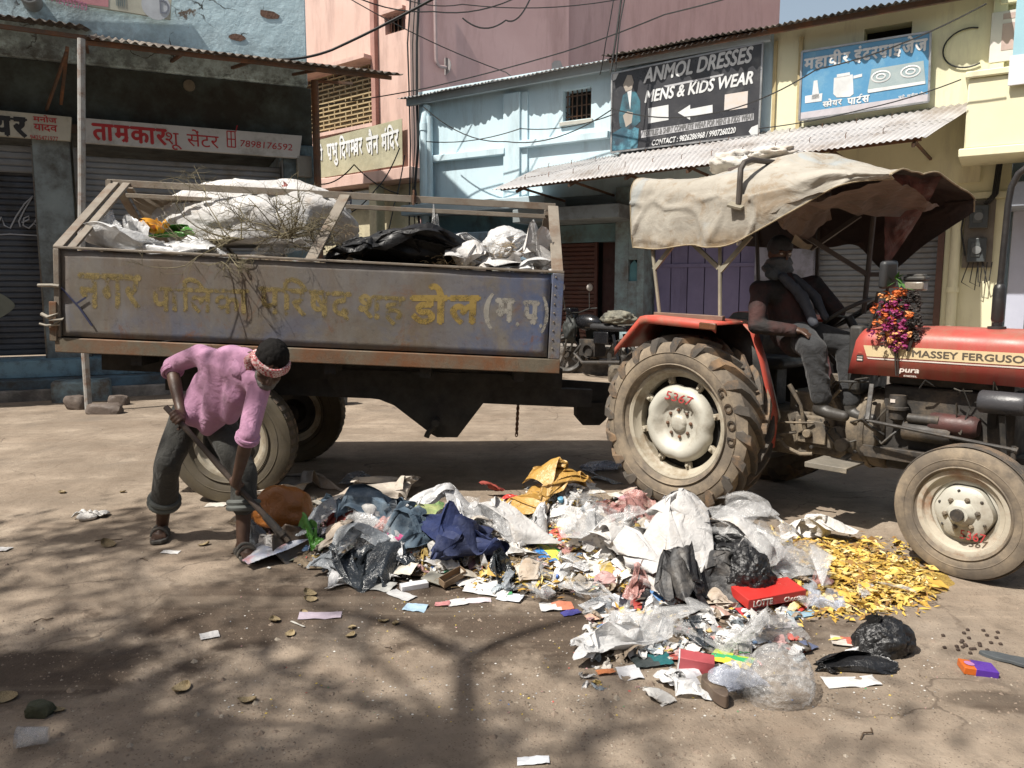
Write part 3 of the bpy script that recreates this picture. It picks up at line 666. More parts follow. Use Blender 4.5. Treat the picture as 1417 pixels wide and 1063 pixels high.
# pipes at the left corner
b = MB(); x = FR.x(590, -.2); x2_ = FR.x(597, -.15)
b.tube([(x, -.2, -.0), (x, -.2, ztop - .35), (x + .0, -.1, ztop)], .085, 12); b.tube([(x - .0, -.2, zfl + 1.6), (x, -.2, zfl + 1.75)], .1, 12); b.build('drain_pipe', m_blue, BH)
b = MB(); b.tube([(x2_, -.15, zfl), (x2_, -.15, zfl + 1.9)], .07, 12); b.tube([(x2_ - .03, -.15, zfl + 1.7), (x2_ - .03, -.15, ztop - .1)], .04, 8); b.build('vent_pipe', m_blue, BH)
# roof sheet
x0 = xL - .25; mt = m_oldsheet
corr(BH, (x0, .9, ztop + .42), (xbm, .9, ztop + .50), (x0, -.42, ztop + .16), (xbm, -.42, ztop + .24), .1, .016, mat('roof_grey', (.3, .3, .3), (.2, .19, .18), s=2, r=.6, metal=.2, dirt=(.1, .08, .07), dt=.55), ragged=.07, seed=4)
b = MB(); b.bar((x0 + .1, -.2, ztop + .1), (xbm, -.2, ztop + .2), .09, .14); b.build('roof_beam', mat('roof_beam_paint', (.4, .45, .47), (.3, .33, .34), s=3), BH)
tp = P(602, 142, 16.7)
# yellow house
YH = thing('yellow_house', 'yellow washed two storey house with shop shutters beneath an iron awning', 'building', FR.o, FR.a)
zt2 = FR.z(1200, 52); yx0, yx1 = FR.x(1177), FR.x(1240); yz0, yz1 = FR.z(1209, 66), FR.z(1209, 38)
zr = FR.z(1058, 52)
b = MB(); wall_with_holes(b, xbm + .002, xE, 3.2, zr + .06, [(yx0, yx1, yz0, yz1)], .0, .3); b.bx(xbm + .002, xE, .6, 5, 3.2, zr + .02); b.build('upper_wall', m_yel, YH)
b = MB(); b.bx(yx0 - .1, yx1 + .1, .5, .58, yz0 - .1, yz1 + .1); b.build('window_dark', m_dark, YH)
b = MB(); b.bx(FR.x(1092), FR.x(1097), -.06, -.001, 3.3, zr - .1); b.bx(FR.x(1059), FR.x(1063), -.05, -.001, 3.3, zr - .1); b.build('wall_pipe', mat('pipe_ochre', (.52, .42, .22), r=.7), YH)
zr = FR.z(1058, 52)
x1r = FR.x(1360)
corr(YH, (FR.x(845), 1.0, zr + .3), (x1r, 1.0, zr + .36), (FR.x(845), -.55, zr + .0), (x1r, -.55, zr + .02), .1, .018, m_oldsheet, ragged=.08, seed=11)
b = MB(); b.bar((FR.x(850), -.35, zr - .05), (x1r, -.35, zr + .0), .06, .08); b.build('roof_beam', m_rustiron, YH)
# lower front: purple door bay, grey shutter bay, yellow pier
zaw = 3.35
b = MB(); b.bx(FR.x(893) + .002, FR.x(1128), .12, .55, 2.55, 3.5); b.build('lintel_wall', mat('dark_cream', (.2, .19, .15), (.1, .1, .085), s=2, dirt=(.05, .05, .05), dt=.5), YH)  # darkened cream with random darker blotches
m_purple = mat('purple_door_paint', (.225, .20, .345), (.18, .16, .28), s=3, r=.55, dirt=(.12, .1, .17), ds=2, dt=.65, streak=True)
pxa, pxb = FR.x(897), FR.x(1042)
n = 6
for i in range(n):
    a = pxa + (pxb - pxa) * i / n; c = pxa + (pxb - pxa) * (i + 1) / n
    b = MB(); b.bx(a + .008, c - .008, .3, .34, .42, 2.55); o = b.build('door_plank', m_purple, YH, bevel=.006)
b = MB(); b.bx(pxa, pxb, .345, .5, .4, 2.56); b.build('door_back', mat('purple_dark', (.04, .03, .07)), YH)
b = MB(); b.bx(pxa, pxb, .275, .298, 1.0, 1.08); b.bx(pxa, pxb, .275, .298, 2.0, 2.07); b.build('door_rail', m_purple, YH, bevel=.004)
b = MB(); b.bx(pxb, FR.x(1128), .05, .5, .0, 2.55); b.build('pier', mat('pier_lilac', (.3, .3, .36), (.2, .2, .25), s=2, dirt=(.12, .12, .12), dt=.55), YH)
sxa, sxb = FR.x(1128), FR.x(1293)
shutter(YH, sxa, sxb, .5, 3.05, .22, .085, m_greyshut)
b = MB(); b.bx(sxb, sxb + .09, .05, .3, .4, 3.5); b.bx(sxa - .06, sxa, .05, .3, .4, 3.2); b.bx(sxa, sxb, .1, .3, 3.05, 3.5); b.build('shutter_frame', mat('brown_frame', (.12, .06, .045), (.08, .045, .035), r=.7), YH)
b = MB(); b.bx(sxb + .092, FR.x(1388), .08, .6, -.05, 3.55); b.build('pier', m_yel, YH, bevel=.01)
b = MB(); b.bx(sxb + .3, FR.x(1388) + .0, .02, .079, 2.95, 3.05); b.build('ledge', m_yel, YH, bevel=.01)
b = MB(); xg = FR.x(1318, .0); b.tube([(xg, -.01, .0), (xg, -.01, 2.75)], .075, 12); b.tube([(xg, -.01, 1.55), (xg, -.01, 1.63)], .09, 12); b.build('drain_pipe', m_yel, YH)
b = MB(); b.bx(pxa - .1, FR.x(1400), -.3, .0, -.05, .42); b.build('threshold_step', m_stone, YH, bevel=.02)
# awning of grey iron sheet
AW = thing('iron_awning', 'long grey corrugated iron awning below the shop signs', 'awning', FR.o, FR.a)
dA = -1.7
o0 = FR.at(681, 263, dA); o1 = FR.at(872, 240, dA); o2 = FR.at(866, 240, dA); o3 = FR.at(1282, 190, dA); i0 = FR.at(745, 233, 0); i1 = FR.at(862, 213, 0); i3 = FR.at(1356, 141, 0)
m_aw = mat('awning_iron', (.44, .43, .43), (.38, .37, .37), s=1.2, r=.6, metal=.15, dirt=(.22, .18, .15), ds=1.1, dt=.6, bump=.15)
corr(AW, (i0[0], .0, i0[1]), (i1[0] + .35, .0, i1[1] + .03), (o0[0], dA, o0[1]), (o1[0] + .05, dA, o1[1]), .085, .012, m_aw, ragged=.02, seed=21)
corr(AW, (i1[0], .02, i1[1] + .05), (i3[0], .0, i3[1]), (o2[0] - .35, dA + .02, o2[1] - .02), (o3[0], dA, o3[1]), .085, .012, m_aw, ragged=.025, seed=22)
def awz(x, y):
    xo = o2[0] + (o3[0]-o2[0]) * 0; f = (x - o2[0]) / (o3[0] - o2[0]); zo = o2[1] + (o3[1] - o2[1]) * f; zi_ = i1[1] + (i3[1] - i1[1]) * (x - i1[0]) / (i3[0] - i1[0]); return zi_ + (zo - zi_) * (y / dA)
b = MB()
for y in (dA + .15, dA * .5): b.bar((o0[0] + .1, y, awz(o0[0] + .1, y) - .05), (o3[0] - .1 + (y - dA) * .2, y, awz(o3[0] - .1, y) - .05), .04, .05)
b.build('purlin', m_rustiron, AW)
b = MB()
for k in range(7):
    x = o0[0] + .5 + (i3[0] - o0[0] - 1.2) * k / 6; b.bar((x, dA + .05, awz(x, dA + .05) - .1), (x + .1, .0, awz(x, 0) - .1), .04, .05)
    b.bar((x, dA + .3, awz(x, dA + .3) - .12), (x + .1, .0, awz(x, 0) - .75), .035, .035)
b.build('bracket', m_rustiron, AW)
b = MB()
for k in range(26):
    x = o0[0] + .4 + (o3[0] - o0[0] - .5) * (k // 2) / 13; y = dA * (.18 if k % 2 else .7); z = awz(x, y); b.tube([(x, y, z), (x, y, z + .07), (x + .02, y, z + .085)], .006, 5)
b.build('hook_bolt', m_rustiron, AW)
# shop signs on the upper walls
ad, q = board(FR, 'shop_sign', 'big black sign reading ANMOL DRESSES with a white arrow and a suited man', [(847, 102), (1056, 59), (1050, 187), (846, 211)], -.22, .06, mat('sign_black', (.045, .045, .05), (.03, .03, .034), s=1.5, r=.35, dirt=(.12, .12, .12), ds=1.4, dt=.65, bump=.05), frame=mat('sign_frame', (.4, .4, .4), r=.4, metal=.7))
d = -.225
for s_, pl_, pr_, h in (("ANMOL DRESSES", (890, 116), (1042, 86), 21), ("MENS & KIDS WEAR", (892, 143), (1042, 116), 17)):
    bx_, sk_ = fbox(FR, d, pl_, pr_, h); lettering(s_, bx_, m_signw, ad, y=d, bold=.035, shear=.25, skew=sk_)
for s_, pl_, pr_, h in (("TEXTILES & SHIRT COMPLETE WEAR FOR MENS & KIDS WEAR", (890, 189), (1042, 165), 8), ("CONTACT : 9826286968 / 9907260220", (902, 202), (1018, 184), 8)):
    bx_, sk_ = fbox(FR, d - .004, pl_, pr_, h); lettering(s_, bx_, (mat('sign_greytext', (.2, .2, .2), bump=0) if 'TEX' in s_ else m_signw), ad, y=d - .004, bold=.03, shear=.2, skew=sk_)
b = MB()
def qpoly(fr, pts, d0, th, b): b.prism([fr.at(px, py, d0) for px, py in pts][::-1], d0, d0 + th)
qpoly(FR, [(887, 181), (1043, 157), (1043, 166), (887, 191)], d, .003, b)
qpoly(FR, [(918, 119), (1002, 102), (1000, 105), (922, 121)], d, .003, b)
b.build('printed_band', mat('sign_band', (.5, .5, .52), r=.5), ad)
b = MB(); qpoly(FR, [(938, 156), (955, 145), (955, 151), (986, 145), (986, 156), (955, 161), (955, 166)], d, .003, b); b.build('arrow', m_signw, ad)
for pts, m_ in (([(897, 150), (925, 145), (925, 166), (897, 171)], m_signw), ([(1003, 131), (1035, 126), (1034, 149), (1002, 154)], mat('print_peach', (.62, .5, .42), (.55, .55, .55), s=9, r=.5))):
    b = MB(); qpoly(FR, pts, d, .003, b); b.build('picture_tile', m_, ad, bevel=0)
b = MB(); qpoly(FR, [(862, 118), (868, 104), (874, 104), (877, 114), (874, 124), (866, 127)], d, .003, b); qpoly(FR, [(862, 160), (868, 154), (876, 156), (874, 170), (866, 176)], d, .003, b)
b.build('printed_face', mat('print_skin', (.4, .35, .3), r=.5), ad)
b = MB(); qpoly(FR, [(856, 160), (862, 132), (868, 127), (880, 127), (886, 140), (886, 168), (874, 180), (858, 176)], d + .001, .002, b); b.build('printed_suit', mat('print_suit', (.03, .035, .045), (.05, .2, .26), s=4, r=.5), ad)
b = MB(); qpoly(FR, [(868, 127), (874, 125), (872, 152)], d, .003, b); qpoly(FR, [(848, 102), (856, 101), (852, 110), (848, 112)], d, .003, b); qpoly(FR, [(1040, 176), (1050, 172), (1050, 187), (1040, 188), (1036, 182)], d, .003, b); b.build('printed_shirt', m_signw, ad)
b = MB(); qpoly(FR, [(847, 185), (868, 172), (884, 178), (882, 205), (847, 209)], d + .0015, .0015, b); b.build('printed_jacket', mat('print_cyan', (.04, .14, .2), (.03, .05, .07), s=3.5, r=.5, dirt=(.15, .4, .5), ds=2.5, dt=.6), ad)
mh, q = board(FR, 'shop_sign', 'blue sign with white hindi lettering, a pressure cooker and a gas stove', [(1110, 72), (1288, 44), (1285, 141), (1106, 167)], -.14, .05, mat('sign_blue', (.11, .3, .48), (.08, .24, .42), s=1.2, r=.35, dirt=(.2, .38, .5), ds=1.6, dt=.62, bump=.05), frame=mat('sign_frame', (.4, .4, .4)))
d = -.145
bx_, sk_ = fbox(FR, d, (1112, 100), (1176, 90), 24); deva(["म", "हा", "वी", "र"], bx_, m_signw, mh, y=d, bold=.04, skew=sk_)
bx_, sk_ = fbox(FR, d, (1181, 89), (1283, 73), 26); deva(["इं", "ट", "र", ('r', "प"), "ा", "इ", "जे", "ज"], bx_, m_signw, mh, y=d, bold=.04, skew=sk_)
bx_, sk_ = fbox(FR, d, (1138, 149), (1165, 145), 11); deva([('h', "स"), "पे", "य", "र"], bx_, m_signw, mh, y=d, bold=.04, skew=sk_)
bx_, sk_ = fbox(FR, d, (1172, 146), (1203, 141), 13); deva(["पा", ('R', "ट"), "स"], bx_, m_signw, mh, y=d, bold=.04, skew=sk_)
bx_, sk_ = fbox(FR, d, (1243, 138), (1281, 132), 6); deva(["प्रो. सु", "नील जैन"], bx_, m_signw, mh, y=d, bold=.02, skew=sk_)
b = MB(); qpoly(FR, [(1108, 156), (1285, 130), (1285, 140), (1107, 165)], d, .002, b); b.build('printed_band', mat('sign_band2', (.55, .52, .55), r=.5), mh)
b = MB(); qpoly(FR, [(1154, 108), (1180, 103), (1181, 130), (1176, 134), (1158, 135), (1153, 130)], d, .003, b); qpoly(FR, [(1158, 103), (1176, 100), (1176, 105), (1158, 108)], d, .003, b); qpoly(FR, [(1181, 105), (1193, 102), (1193, 106), (1181, 109)], d, .003, b)
qpoly(FR, [(1126, 112), (1131, 111), (1134, 136), (1123, 138)], d, .003, b); qpoly(FR, [(1114, 133), (1138, 129), (1137, 140), (1114, 143)], d, .003, b); b.build('printed_cooker', m_signw, mh)
b = MB(); qpoly(FR, [(1206, 96), (1278, 84), (1281, 116), (1200, 128)], d, .003, b); b.build('printed_stove', mat('print_steel', (.36, .42, .42), (.28, .36, .38), s=6, r=.4), mh)
b = MB()
for px, py in ((1219, 106), (1260, 99)):
    x, z = FR.at(px, py, d - .004)
    for r_ in (.13, .06): b.tube([(x + r_ * math.cos(a), d - .004, z + r_ * .62 * math.sin(a)) for a in [2*PI*k/20 for k in range(20)]], .012, 5, closed=True, flat=.3)
qpoly(FR, [(1201, 124), (1280, 112), (1280, 116), (1201, 129)], d - .003, .002, b); b.build('printed_burner', m_signw, mh)
# round grey cable loop on the yellow wall
b = MB(); x, z = FR.at(1340, 66, -.03); b.tube([(x + .3 * math.cos(a) * 1.1, -.03, z + .28 * math.sin(a)) for a in [R(70) + R(230) * k / 20 for k in range(21)]], .012, 6)
tag(b.build('cable_loop', m_wire, None, loc=FR.o, rz=FR.a), 'open loop of black cable on the upper yellow wall', 'cable')
# electricity boxes
MT = thing('meter_box', 'two dark electricity boxes one above the other on the yellow pier', 'meter box', FR.o, FR.a)
m_meter = mat('meter_dark', (.07, .08, .085), (.045, .05, .05), s=5, r=.4)
for pa, pb in (((1340, 316), (1369, 283)), ((1337, 363), (1366, 329))):
    x0, z0 = FR.at(*pa, -.1); x1, z1 = FR.at(*pb, -.1); b = MB(); b.bx(x0, x1, -.1, .07, z0, z1); o = b.build('box', m_meter, MT, bevel=.012)
    b = MB(); b.bx(x0 + .05, x1 - .08, -.115, -.101, z0 + .08, z1 - .07); b.build('cover', mat('meter_glass', (.1, .11, .11), r=.15), MT, bevel=.005)
    b = MB(); b.lathe([(.06, 0), (.06, -.01), (.0, -.012)], 16, ((x0+x1)/2, -.117, (z0+z1)/2)); b.build('dial', mat('dial_grey', (.2, .21, .21), r=.4), MT)
b = MB(); b.bx(x0 - .06, x1 + .08, .0, .078, z0 - .08, FR.z(1350, 278)); b.build('backboard', mat('old_board', (.2, .17, .13), (.13, .11, .09)), MT)
b = MB(); random.seed(3)
for k in range(4):
    xx = (x0 + x1) / 2 + (k - 1.5) * .06; b.tube([(xx, -.05, z0), (xx - .08 + .05 * k, -.06, z0 - .3), (xx + .1, -.06, z0 - .42 + .05 * k), (xx + .12, -.05, z0)], .008, 5)
for k in range(3):
    xx = FR.x(1362 + 3 * k); b.tube([(xx - .08, -.03, FR.z(1350, 283)), (xx + .02, -.04, 3.0), (xx + .05, -.03, 3.5)], .016, 6)
b.tube([(x0 - .03, -.04, z0 + 1.0), (x0 - .1, -.05, z0 + .5), (x0 - .02, -.05, z0 + .1)], .014, 5)
b.build('cable', m_wire, MT)
# yellow balcony at the right edge + blue hoarding
F2 = Frame(*FR.at(1345, 150, 0) and ((FR.o + FR.u * xE).x, (FR.o + FR.u * xE).y), -32.3)
BC = thing('balcony', 'yellow masonry balcony jutting out at the right edge over the pier', 'balcony', FR.o, FR.a)
yb = -.95; x0, zt_ = FR.at(1366, 106, yb); _, zb_ = FR.at(1350, 205, yb)
b = MB(); b.bx(x0 - .22, x0 + 4, yb, -.002, zb_, zt_); b.build('parapet', m_yel, BC, bevel=.02)
b = MB(); b.bx(x0 - .28, x0 + 4, yb - .06, -.003, zb_ - .12, zb_ - .001); b.bx(x0 - .26, x0 + 4, yb - .05, -.003, zt_ + .001, zt_ + .09); b.build('coping', m_yel, BC, bevel=.015)
b = MB(); b.bx(xE + .002, x0 + 4.2, -.0, 4, zt_ - .5, 7.5); b.build('wall', m_yel, BC)
b = MB(); b.bx(xE + .02, xE + .2, -.12, -.001, zt_ + .1, 7.3); b.bx(xE + .1, x0 + 4, -.14, -.002, FR.z(1355, 15), FR.z(1355, 15) + .1); b.build('trim', m_yel, BC, bevel=.01)
b = MB(); xq0, zq0 = FR.at(1368, 88, -.1); xq1, zq1 = FR.at(1404, 14, -.1); b.bx(xq0, xq1 + .3, -.13, -.1, zq0, zq1); BW = b.build('printed_notice', mat('notice_white', (.66, .64, .6), (.6, .56, .52), s=4, r=.6), BC)
b = MB(); b.bx(xq0 + .14, xq1 + .3, -.135, -.131, zq0 + .15, zq0 + .52); b.bx(xq0 + .14, xq1 + .3, -.135, -.131, zq0 + .58, zq0 + .66); b.build('notice_print', mat('print_pink', (.55, .42, .38), r=.6), BC)
hb = thing('hoarding', 'pale blue and white hoarding cut off by the right edge', 'hoarding', FR.o, FR.a)
yh = -1.0; xh, zh = FR.at(1398, 119, yh); _, zm = FR.at(1400, 78, yh)
b = MB(); b.bx(xh, xh + 3, yh - .04, yh, zm, 7.2); b.build('panel', mat('hoard_blue', (.33, .55, .62), (.3, .5, .58), s=2, r=.5), hb)
b = MB(); b.bx(xh - .03, xh + 3, yh - .045, yh, zh, zm - .001); b.build('lower_panel', mat('hoard_white', (.66, .67, .72), (.6, .6, .66), s=2, r=.5), hb)
# neighbour beyond the yellow pier
NB = thing('corner_shop', 'pale blue and white shop front at the right edge behind the tractor exhaust', 'building', FR.o, FR.a)
xn = FR.x(1388) + .002
b = MB(); b.bx(xn, xn + 4.5, .3, 4, -.05, 3.6); b.build('wall', mat('shop_paleblue', (.42, .55, .66), (.36, .48, .6), s=1.4, r=.7), NB)
b = MB(); b.bx(xn + .05, xn + .3, .18, .299, .0, 3.1); b.build('pilaster', mat('shop_lilac', (.5, .52, .62), (.42, .44, .54), s=2), NB, bevel=.01)
b = MB(); b.bx(xn + .34, xn + .44, .15, .298, .0, 3.5); b.build('corner_strip', mat('olive_strip', (.28, .3, .1), (.2, .22, .08)), NB)
b = MB(); b.bx(xn - .0, xn + 4, -.6, .29, 2.75, 3.1); b.build('hood', mat('shop_grey', (.3, .33, .38), (.22, .24, .28)), NB, bevel=.02)
# shallow plinths along the street behind
b = MB(); b.bx(-9, 40, -6.2 + 5.3, -.31, -.06, .0 + .02)
# ---- far street closing the lane between the buildings ----
FZ = Frame(-7, 27, 0)
LN = thing('lane_house', 'dim house front closing the lane behind the trailer', 'building', (0, 0, 0))
b = MB(); b.bx(-16, -3.5, 30, 34, -.05, 6); b.build('wall', m_cream, LN)
b = MB(); b.bx(-12, -9.5, 29.9, 29.99, .0, 2.4); b.build('doorway', m_dark, LN)
BK = thing('sky_blocker_terrace', 'unseen row of plain buildings added to cut sky light', 'building', (0, 0, 0)) if False else None
OP = thing('sky_blocker_row', 'dull terrace of shops on the photographer\'s side of the street', 'building', (0, -11, 0))  # unseen row, added behind the camera to block sky light and deepen shade
b = MB(); wall_with_holes(b, -34, 34, 0, 9, [(x, x + 1.4, z, z + 1.5) for x in range(-32, 32, 4) for z in (1, 4.5)], 0, .4); b.build('wall', mat('sky_blocker_wall', (.3, .26, .22), (.2, .18, .15), s=1, dirt=(.1, .1, .09), ds=1, dt=.55), OP)
b = MB(); b.bx(-34, 34, -4, -.01, 0, 8.9); b.build('rear', m_dark, OP)
b = MB(); b.bx(-34, 34, .4, 1.6, 3.4, 3.5); b.build('canopy_slab', m_stone, OP)
LW = thing('sky_blocker_house', 'unseen house added beyond the left edge to cut sky light', 'building', (-19, 0, 0))  # unseen block, added on the left to hold back more sky light
b = MB(); b.bx(-5, 0, -8, 9, 0, 8.5); b.build('wall', mat('sky_blocker_wall', (.3, .26, .22)), LW)
b = MB(); b.bx(.01, .05, -3, -1.5, 0, 2.4); b.bx(.01, .05, 2, 3.5, 0, 2.4); b.build('doorway', m_dark, LW)
# ---- parked white scooter seen in the lane: only its back shows under the trailer ----
# ---- overhead wires ----
def wire(name, label, pts, r_=.012, sag=0, group=None, cat='cable'):
    b = MB(); out = []
    for a, c in zip(pts, pts[1:]):
        a, c = V(a), V(c)
        for k in range(10): u = k / 10; p = a.lerp(c, u); p.z -= sag * 4 * u * (1 - u); out.append(p)
    out.append(V(pts[-1])); b.tube(out, r_, 5); return tag(b.build(name, m_wire), label, cat, group)
g_ = 'wires strung above the street'
W = [([P(700, -60, 12), P(460, 69, 13.2), P(380, 82, 13)], .022, .05, 'thick black wire rising from the blue wall towards the top'),
     ([P(430, -40, 14), P(600, 16, 14), P(760, -30, 14)], .012, .2, 'thin wire bundle sagging near the top centre'),
     ([P(520, -20, 15), P(640, 6, 15), P(900, -10, 15)], .01, .15, 'thin wire crossing the pink corner near the top'),
     ([P(470, -10, 16), P(700, 100, 16.5), P(880, 206, 15)], .011, .1, 'thin wire slanting down over the shaded pink wall to the signs'),
     ([P(440, 146, 17), P(590, 122, 16), P(780, 72, 14.5), P(920, 20, 13), P(1100, -30, 12)], .012, .02, 'thin wire rising from the temple banner to the upper right'),
     ([P(586, 148, 16.5), P(700, 196, 15.6), P(846, 152, 14)], .011, .2, 'slack wire drooping across the blue wall'),
     ([P(590, 196, 16.4), P(720, 178, 15.4), P(850, 158, 14)], .01, .1, 'thin wire running level over the blue ledges'),
     ([P(846, 150, 13.8), P(980, 158, 13), P(1130, 96, 12), P(1365, 5, 10.5)], .011, .1, 'thin wire passing in front of the blue shop sign'),
     ([P(845, 100, 14), P(854, 40, 14), P(862, -20, 14)], .02, 0, 'thick upright cable above the left edge of the black sign'),
     ([P(851, 100, 14), P(858, 30, 14), P(868, -20, 14)], .014, 0, 'second upright cable right beside the thick one'),
     ([P(830, 104, 14.2), P(838, 60, 14), P(852, -20, 14)], .01, .05, 'thin cable curving upward left of the black sign'),
     ([P(640, 25, 14), P(700, 28, 14), P(735, -5, 14)], .014, .15, 'hanging loop of wire before the shaded pink wall'),
     ([P(1050, 178, 12.6), P(1200, 150, 11.5), P(1330, 110, 11)], .009, .03, 'thin wire grazing the bottom of the blue sign')]
for pts, r_, sg, lb in W: wire('overhead_wire', lb, pts, r_, sg, g_)
# cable bundle on the corner of the pink building
for k, px in enumerate((566, 572, 577)):
    pts = [P(px + 4, -30, 17.5), P(px - 2 + k, 60, 17.5), P(px, 120 + 10 * k, 17.5), P(px + 2, 200, 17.4), P(px + 1 - 2 * k, 260, 17.3), P(px + k * 3, 330, 17.2)]
    wire('cable_run', ('leftmost cable running down the pink corner', 'middle cable running down the pink corner', 'cable nearest the blue drain pipe on the pink corner')[k], pts, (.018, .012, .03)[k], 0, 'cables down the pink corner')
for k, (a, c, e) in enumerate((((553, 205), (520, 262), (470, 300)), ((560, 215), (545, 285), (530, 340)), ((445, 255), (490, 228), (552, 268)))):
    wire('slack_wire', ('slack wire falling left across the banner foot', 'slack wire falling down before the column', 'looped wire humped before the banner')[k], [P(*a, 17), P(*c, 16.5), P(*e, 16)], .014, .1, 'slack wires before the temple')
# drop pole (dark) at the right end of the old shop
x, z = FL.at(441, 300, -.2); b = MB(); b.tube([(x, -.2, 0), (x, -.2, zc - .2)], .06, 10)
tag(b.build('iron_post', m_rustiron, None, loc=FL.o, rz=FL.a), 'dark iron post at the right corner of the old shop', 'post')
b = MB(); b.bar((x, -.2, 4.95), (x + .6, -.3, 4.95), .04, .04); b.build('arm', m_rustiron, bpy.data.objects['iron_post'])
xx, zz = FL.at(421, 226, -.1); b = MB(); b.bx(xx - .12, xx + .12, -.12, -.002, zz - .22, zz + .12); tag(b.build('fuse_box', mat('fuse_grey', (.2, .2, .18), r=.6), None, loc=FL.o, rz=FL.a, bevel=.01), 'small grey fuse box under the right end of the shop board', 'fuse box')
# ================= WHEELS =================
m_tyre = mat('dusty_tyre', (.19, .155, .115), (.085, .072, .06), s=5, r=.9, dirt=(.3, .24, .17), ds=3, dt=.56, bump=.5, bd=.004, bs=50)
m_tread = mat('muddy_tread', (.1, .085, .07), (.05, .045, .04), s=7, r=.9, dirt=(.25, .16, .09), ds=4, dt=.57, bump=.7, bd=.006, bs=40)
m_tyrepale = mat('sunbleached_sidewall', (.115, .092, .055), (.06, .05, .036), s=4, r=.9, dirt=(.1, .085, .065), ds=3, dt=.6, bump=.4)
m_rim = mat('rim_grey', (.42, .38, .3), (.3, .27, .21), s=5, r=.6, dirt=(.2, .14, .08), ds=5, dt=.58)
m_disc = mat('disc_silver', (.52, .51, .45), (.42, .4, .34), s=3, r=.5, metal=.1, dirt=(.26, .22, .17), ds=3, dt=.62, bump=.2)
m_black = mat('machine_black', (.02, .02, .02), (.04, .037, .033), s=8, r=.6, dirt=(.1, .085, .065), ds=5, dt=.6, bump=.4)
m_void = mat('wheel_void', (.015, .014, .012), r=1)
m_redtxt = mat('red_number_paint', (.45, .05, .05), bump=0)
def tyre_profile(Ro, w_, ri, crown=.012, shoulder=.72):
    h = w_ / 2; p = []
    side = [(ri, .70), (ri + (Ro-ri)*.12, .92), (ri + (Ro-ri)*.35, 1.04), (ri + (Ro-ri)*.6, 1.04), (ri + (Ro-ri)*.82, .97), (ri + (Ro-ri)*.94, .88), (Ro - crown, shoulder), (Ro - crown*.3, shoulder*.5), (Ro, 0)]
    p = [(r_, -k * h) for r_, k in side] + [(r_, k * h) for r_, k in side[:-1][::-1]]
    return p
def wheel(name_parent, Ro, w_, ri, m_side, lugs=0, lug_h=.035, bars=0, m_tr=None, seg=72):
    """tyre as a part of its parent; axis along y, outer side towards -y"""
    b = MB(); base = Ro - (lug_h if lugs else 0); prof = tyre_profile(base, w_, ri); b.lathe(prof, seg, closed=False); h = w_ / 2
    # raised bead rings on the sidewall
    for rr in (ri + (Ro-ri)*.16, ri + (Ro-ri)*.5):
        for sd in (-1, 1): b.lathe([(rr - .006, sd*h*1.0), (rr, sd*(h*1.075)), (rr + .006, sd*h*1.0)], seg)
    if lugs:
        for sd in (-1, 1):
            for i in range(lugs):
                a0 = 2*PI*(i + (.5 if sd > 0 else 0)) / lugs; pts = []
                path = [(0.0, base + lug_h, 0), (.35, base + lug_h, .35), (.72, base + lug_h*.95, .7), (.96, base + lug_h*.45, .93), (1.06, base - lug_h*1.0, 1.02), (1.06, base - lug_h*2.2, 1.06)]
                vs = []
                for k, (yy, rr, tt) in enumerate(path):
                    a = a0 + tt * 1.35 * (2*PI/lugs) * 1.0; wd = (.018, .022, .026, .034, .036, .02)[k] / Ro
                    y = sd * yy * h; inn = (base - .012) if k < 4 else rr
                    ny = y * (1 if k < 4 else .93)
                    for (r_, y_, da) in ((inn, ny, -wd*1.25), (rr, y, -wd), (rr, y, wd), (inn, ny, wd*1.25)): vs.append((r_*math.cos(a+da), y_, r_*math.sin(a+da)))
                n = len(path); fs = [(4*k+j, 4*k+(j+1) % 4, 4*(k+1)+(j+1) % 4, 4*(k+1)+j) for k in range(n-1) for j in range(4)] + [(0,1,2,3), (4*n-4, 4*n-3, 4*n-2, 4*n-1)]
                b.add(vs, fs, 1)
    if bars:
        for i in range(bars):
            a = 2*PI*i/bars
            for sd in (-1, 1):
                vs = []
                for (yy, rr) in ((.12, Ro + .004), (.7, Ro - .004), (.93, Ro - .035), (.99, Ro - .075)):
                    for da in (-.6, .6): vs.append(((rr)*math.cos(a + da*PI/bars + .0), sd*yy*h, rr*math.sin(a + da*PI/bars)))
                b.add([v for v in vs], [(2*k, 2*k+1, 2*k+3, 2*k+2) for k in range(3)], 1, False)
    return b.build('tyre', [m_side, m_tr or m_tread], name_parent, ang=38, recalc=True)
def rim(parent, ri, w_, m, deep=.55):
    h = w_ / 2; b = MB()
    prof = [(ri + .012, -h*.78), (ri + .018, -h*.86), (ri + .0, -h*.9), (ri - .02, -h*.84), (ri - .028, -h*.6), (ri - .055, -h*.45), (ri - .06, 0), (ri - .05, h*.5), (ri, h*.8), (ri + .012, h*.78)]
    b.lathe(prof, 64); return b.build('rim', m, parent, ang=40)
def bolts(parent, rr, n, y, size, m, name='bolt', a0=.2):
    b = MB(); b.lathe([(size, 0), (size, -size*.9), (size*.5, -size*1.5), (0, -size*1.5)], 6); o0 = None
    for i in range(n):
        a = a0 + 2*PI*i/n; loc = (rr*math.cos(a), y, rr*math.sin(a))
        if o0 is None: o0 = b.build(name, m, parent, ang=20); o0.location = loc
        else: share(o0, parent, loc)

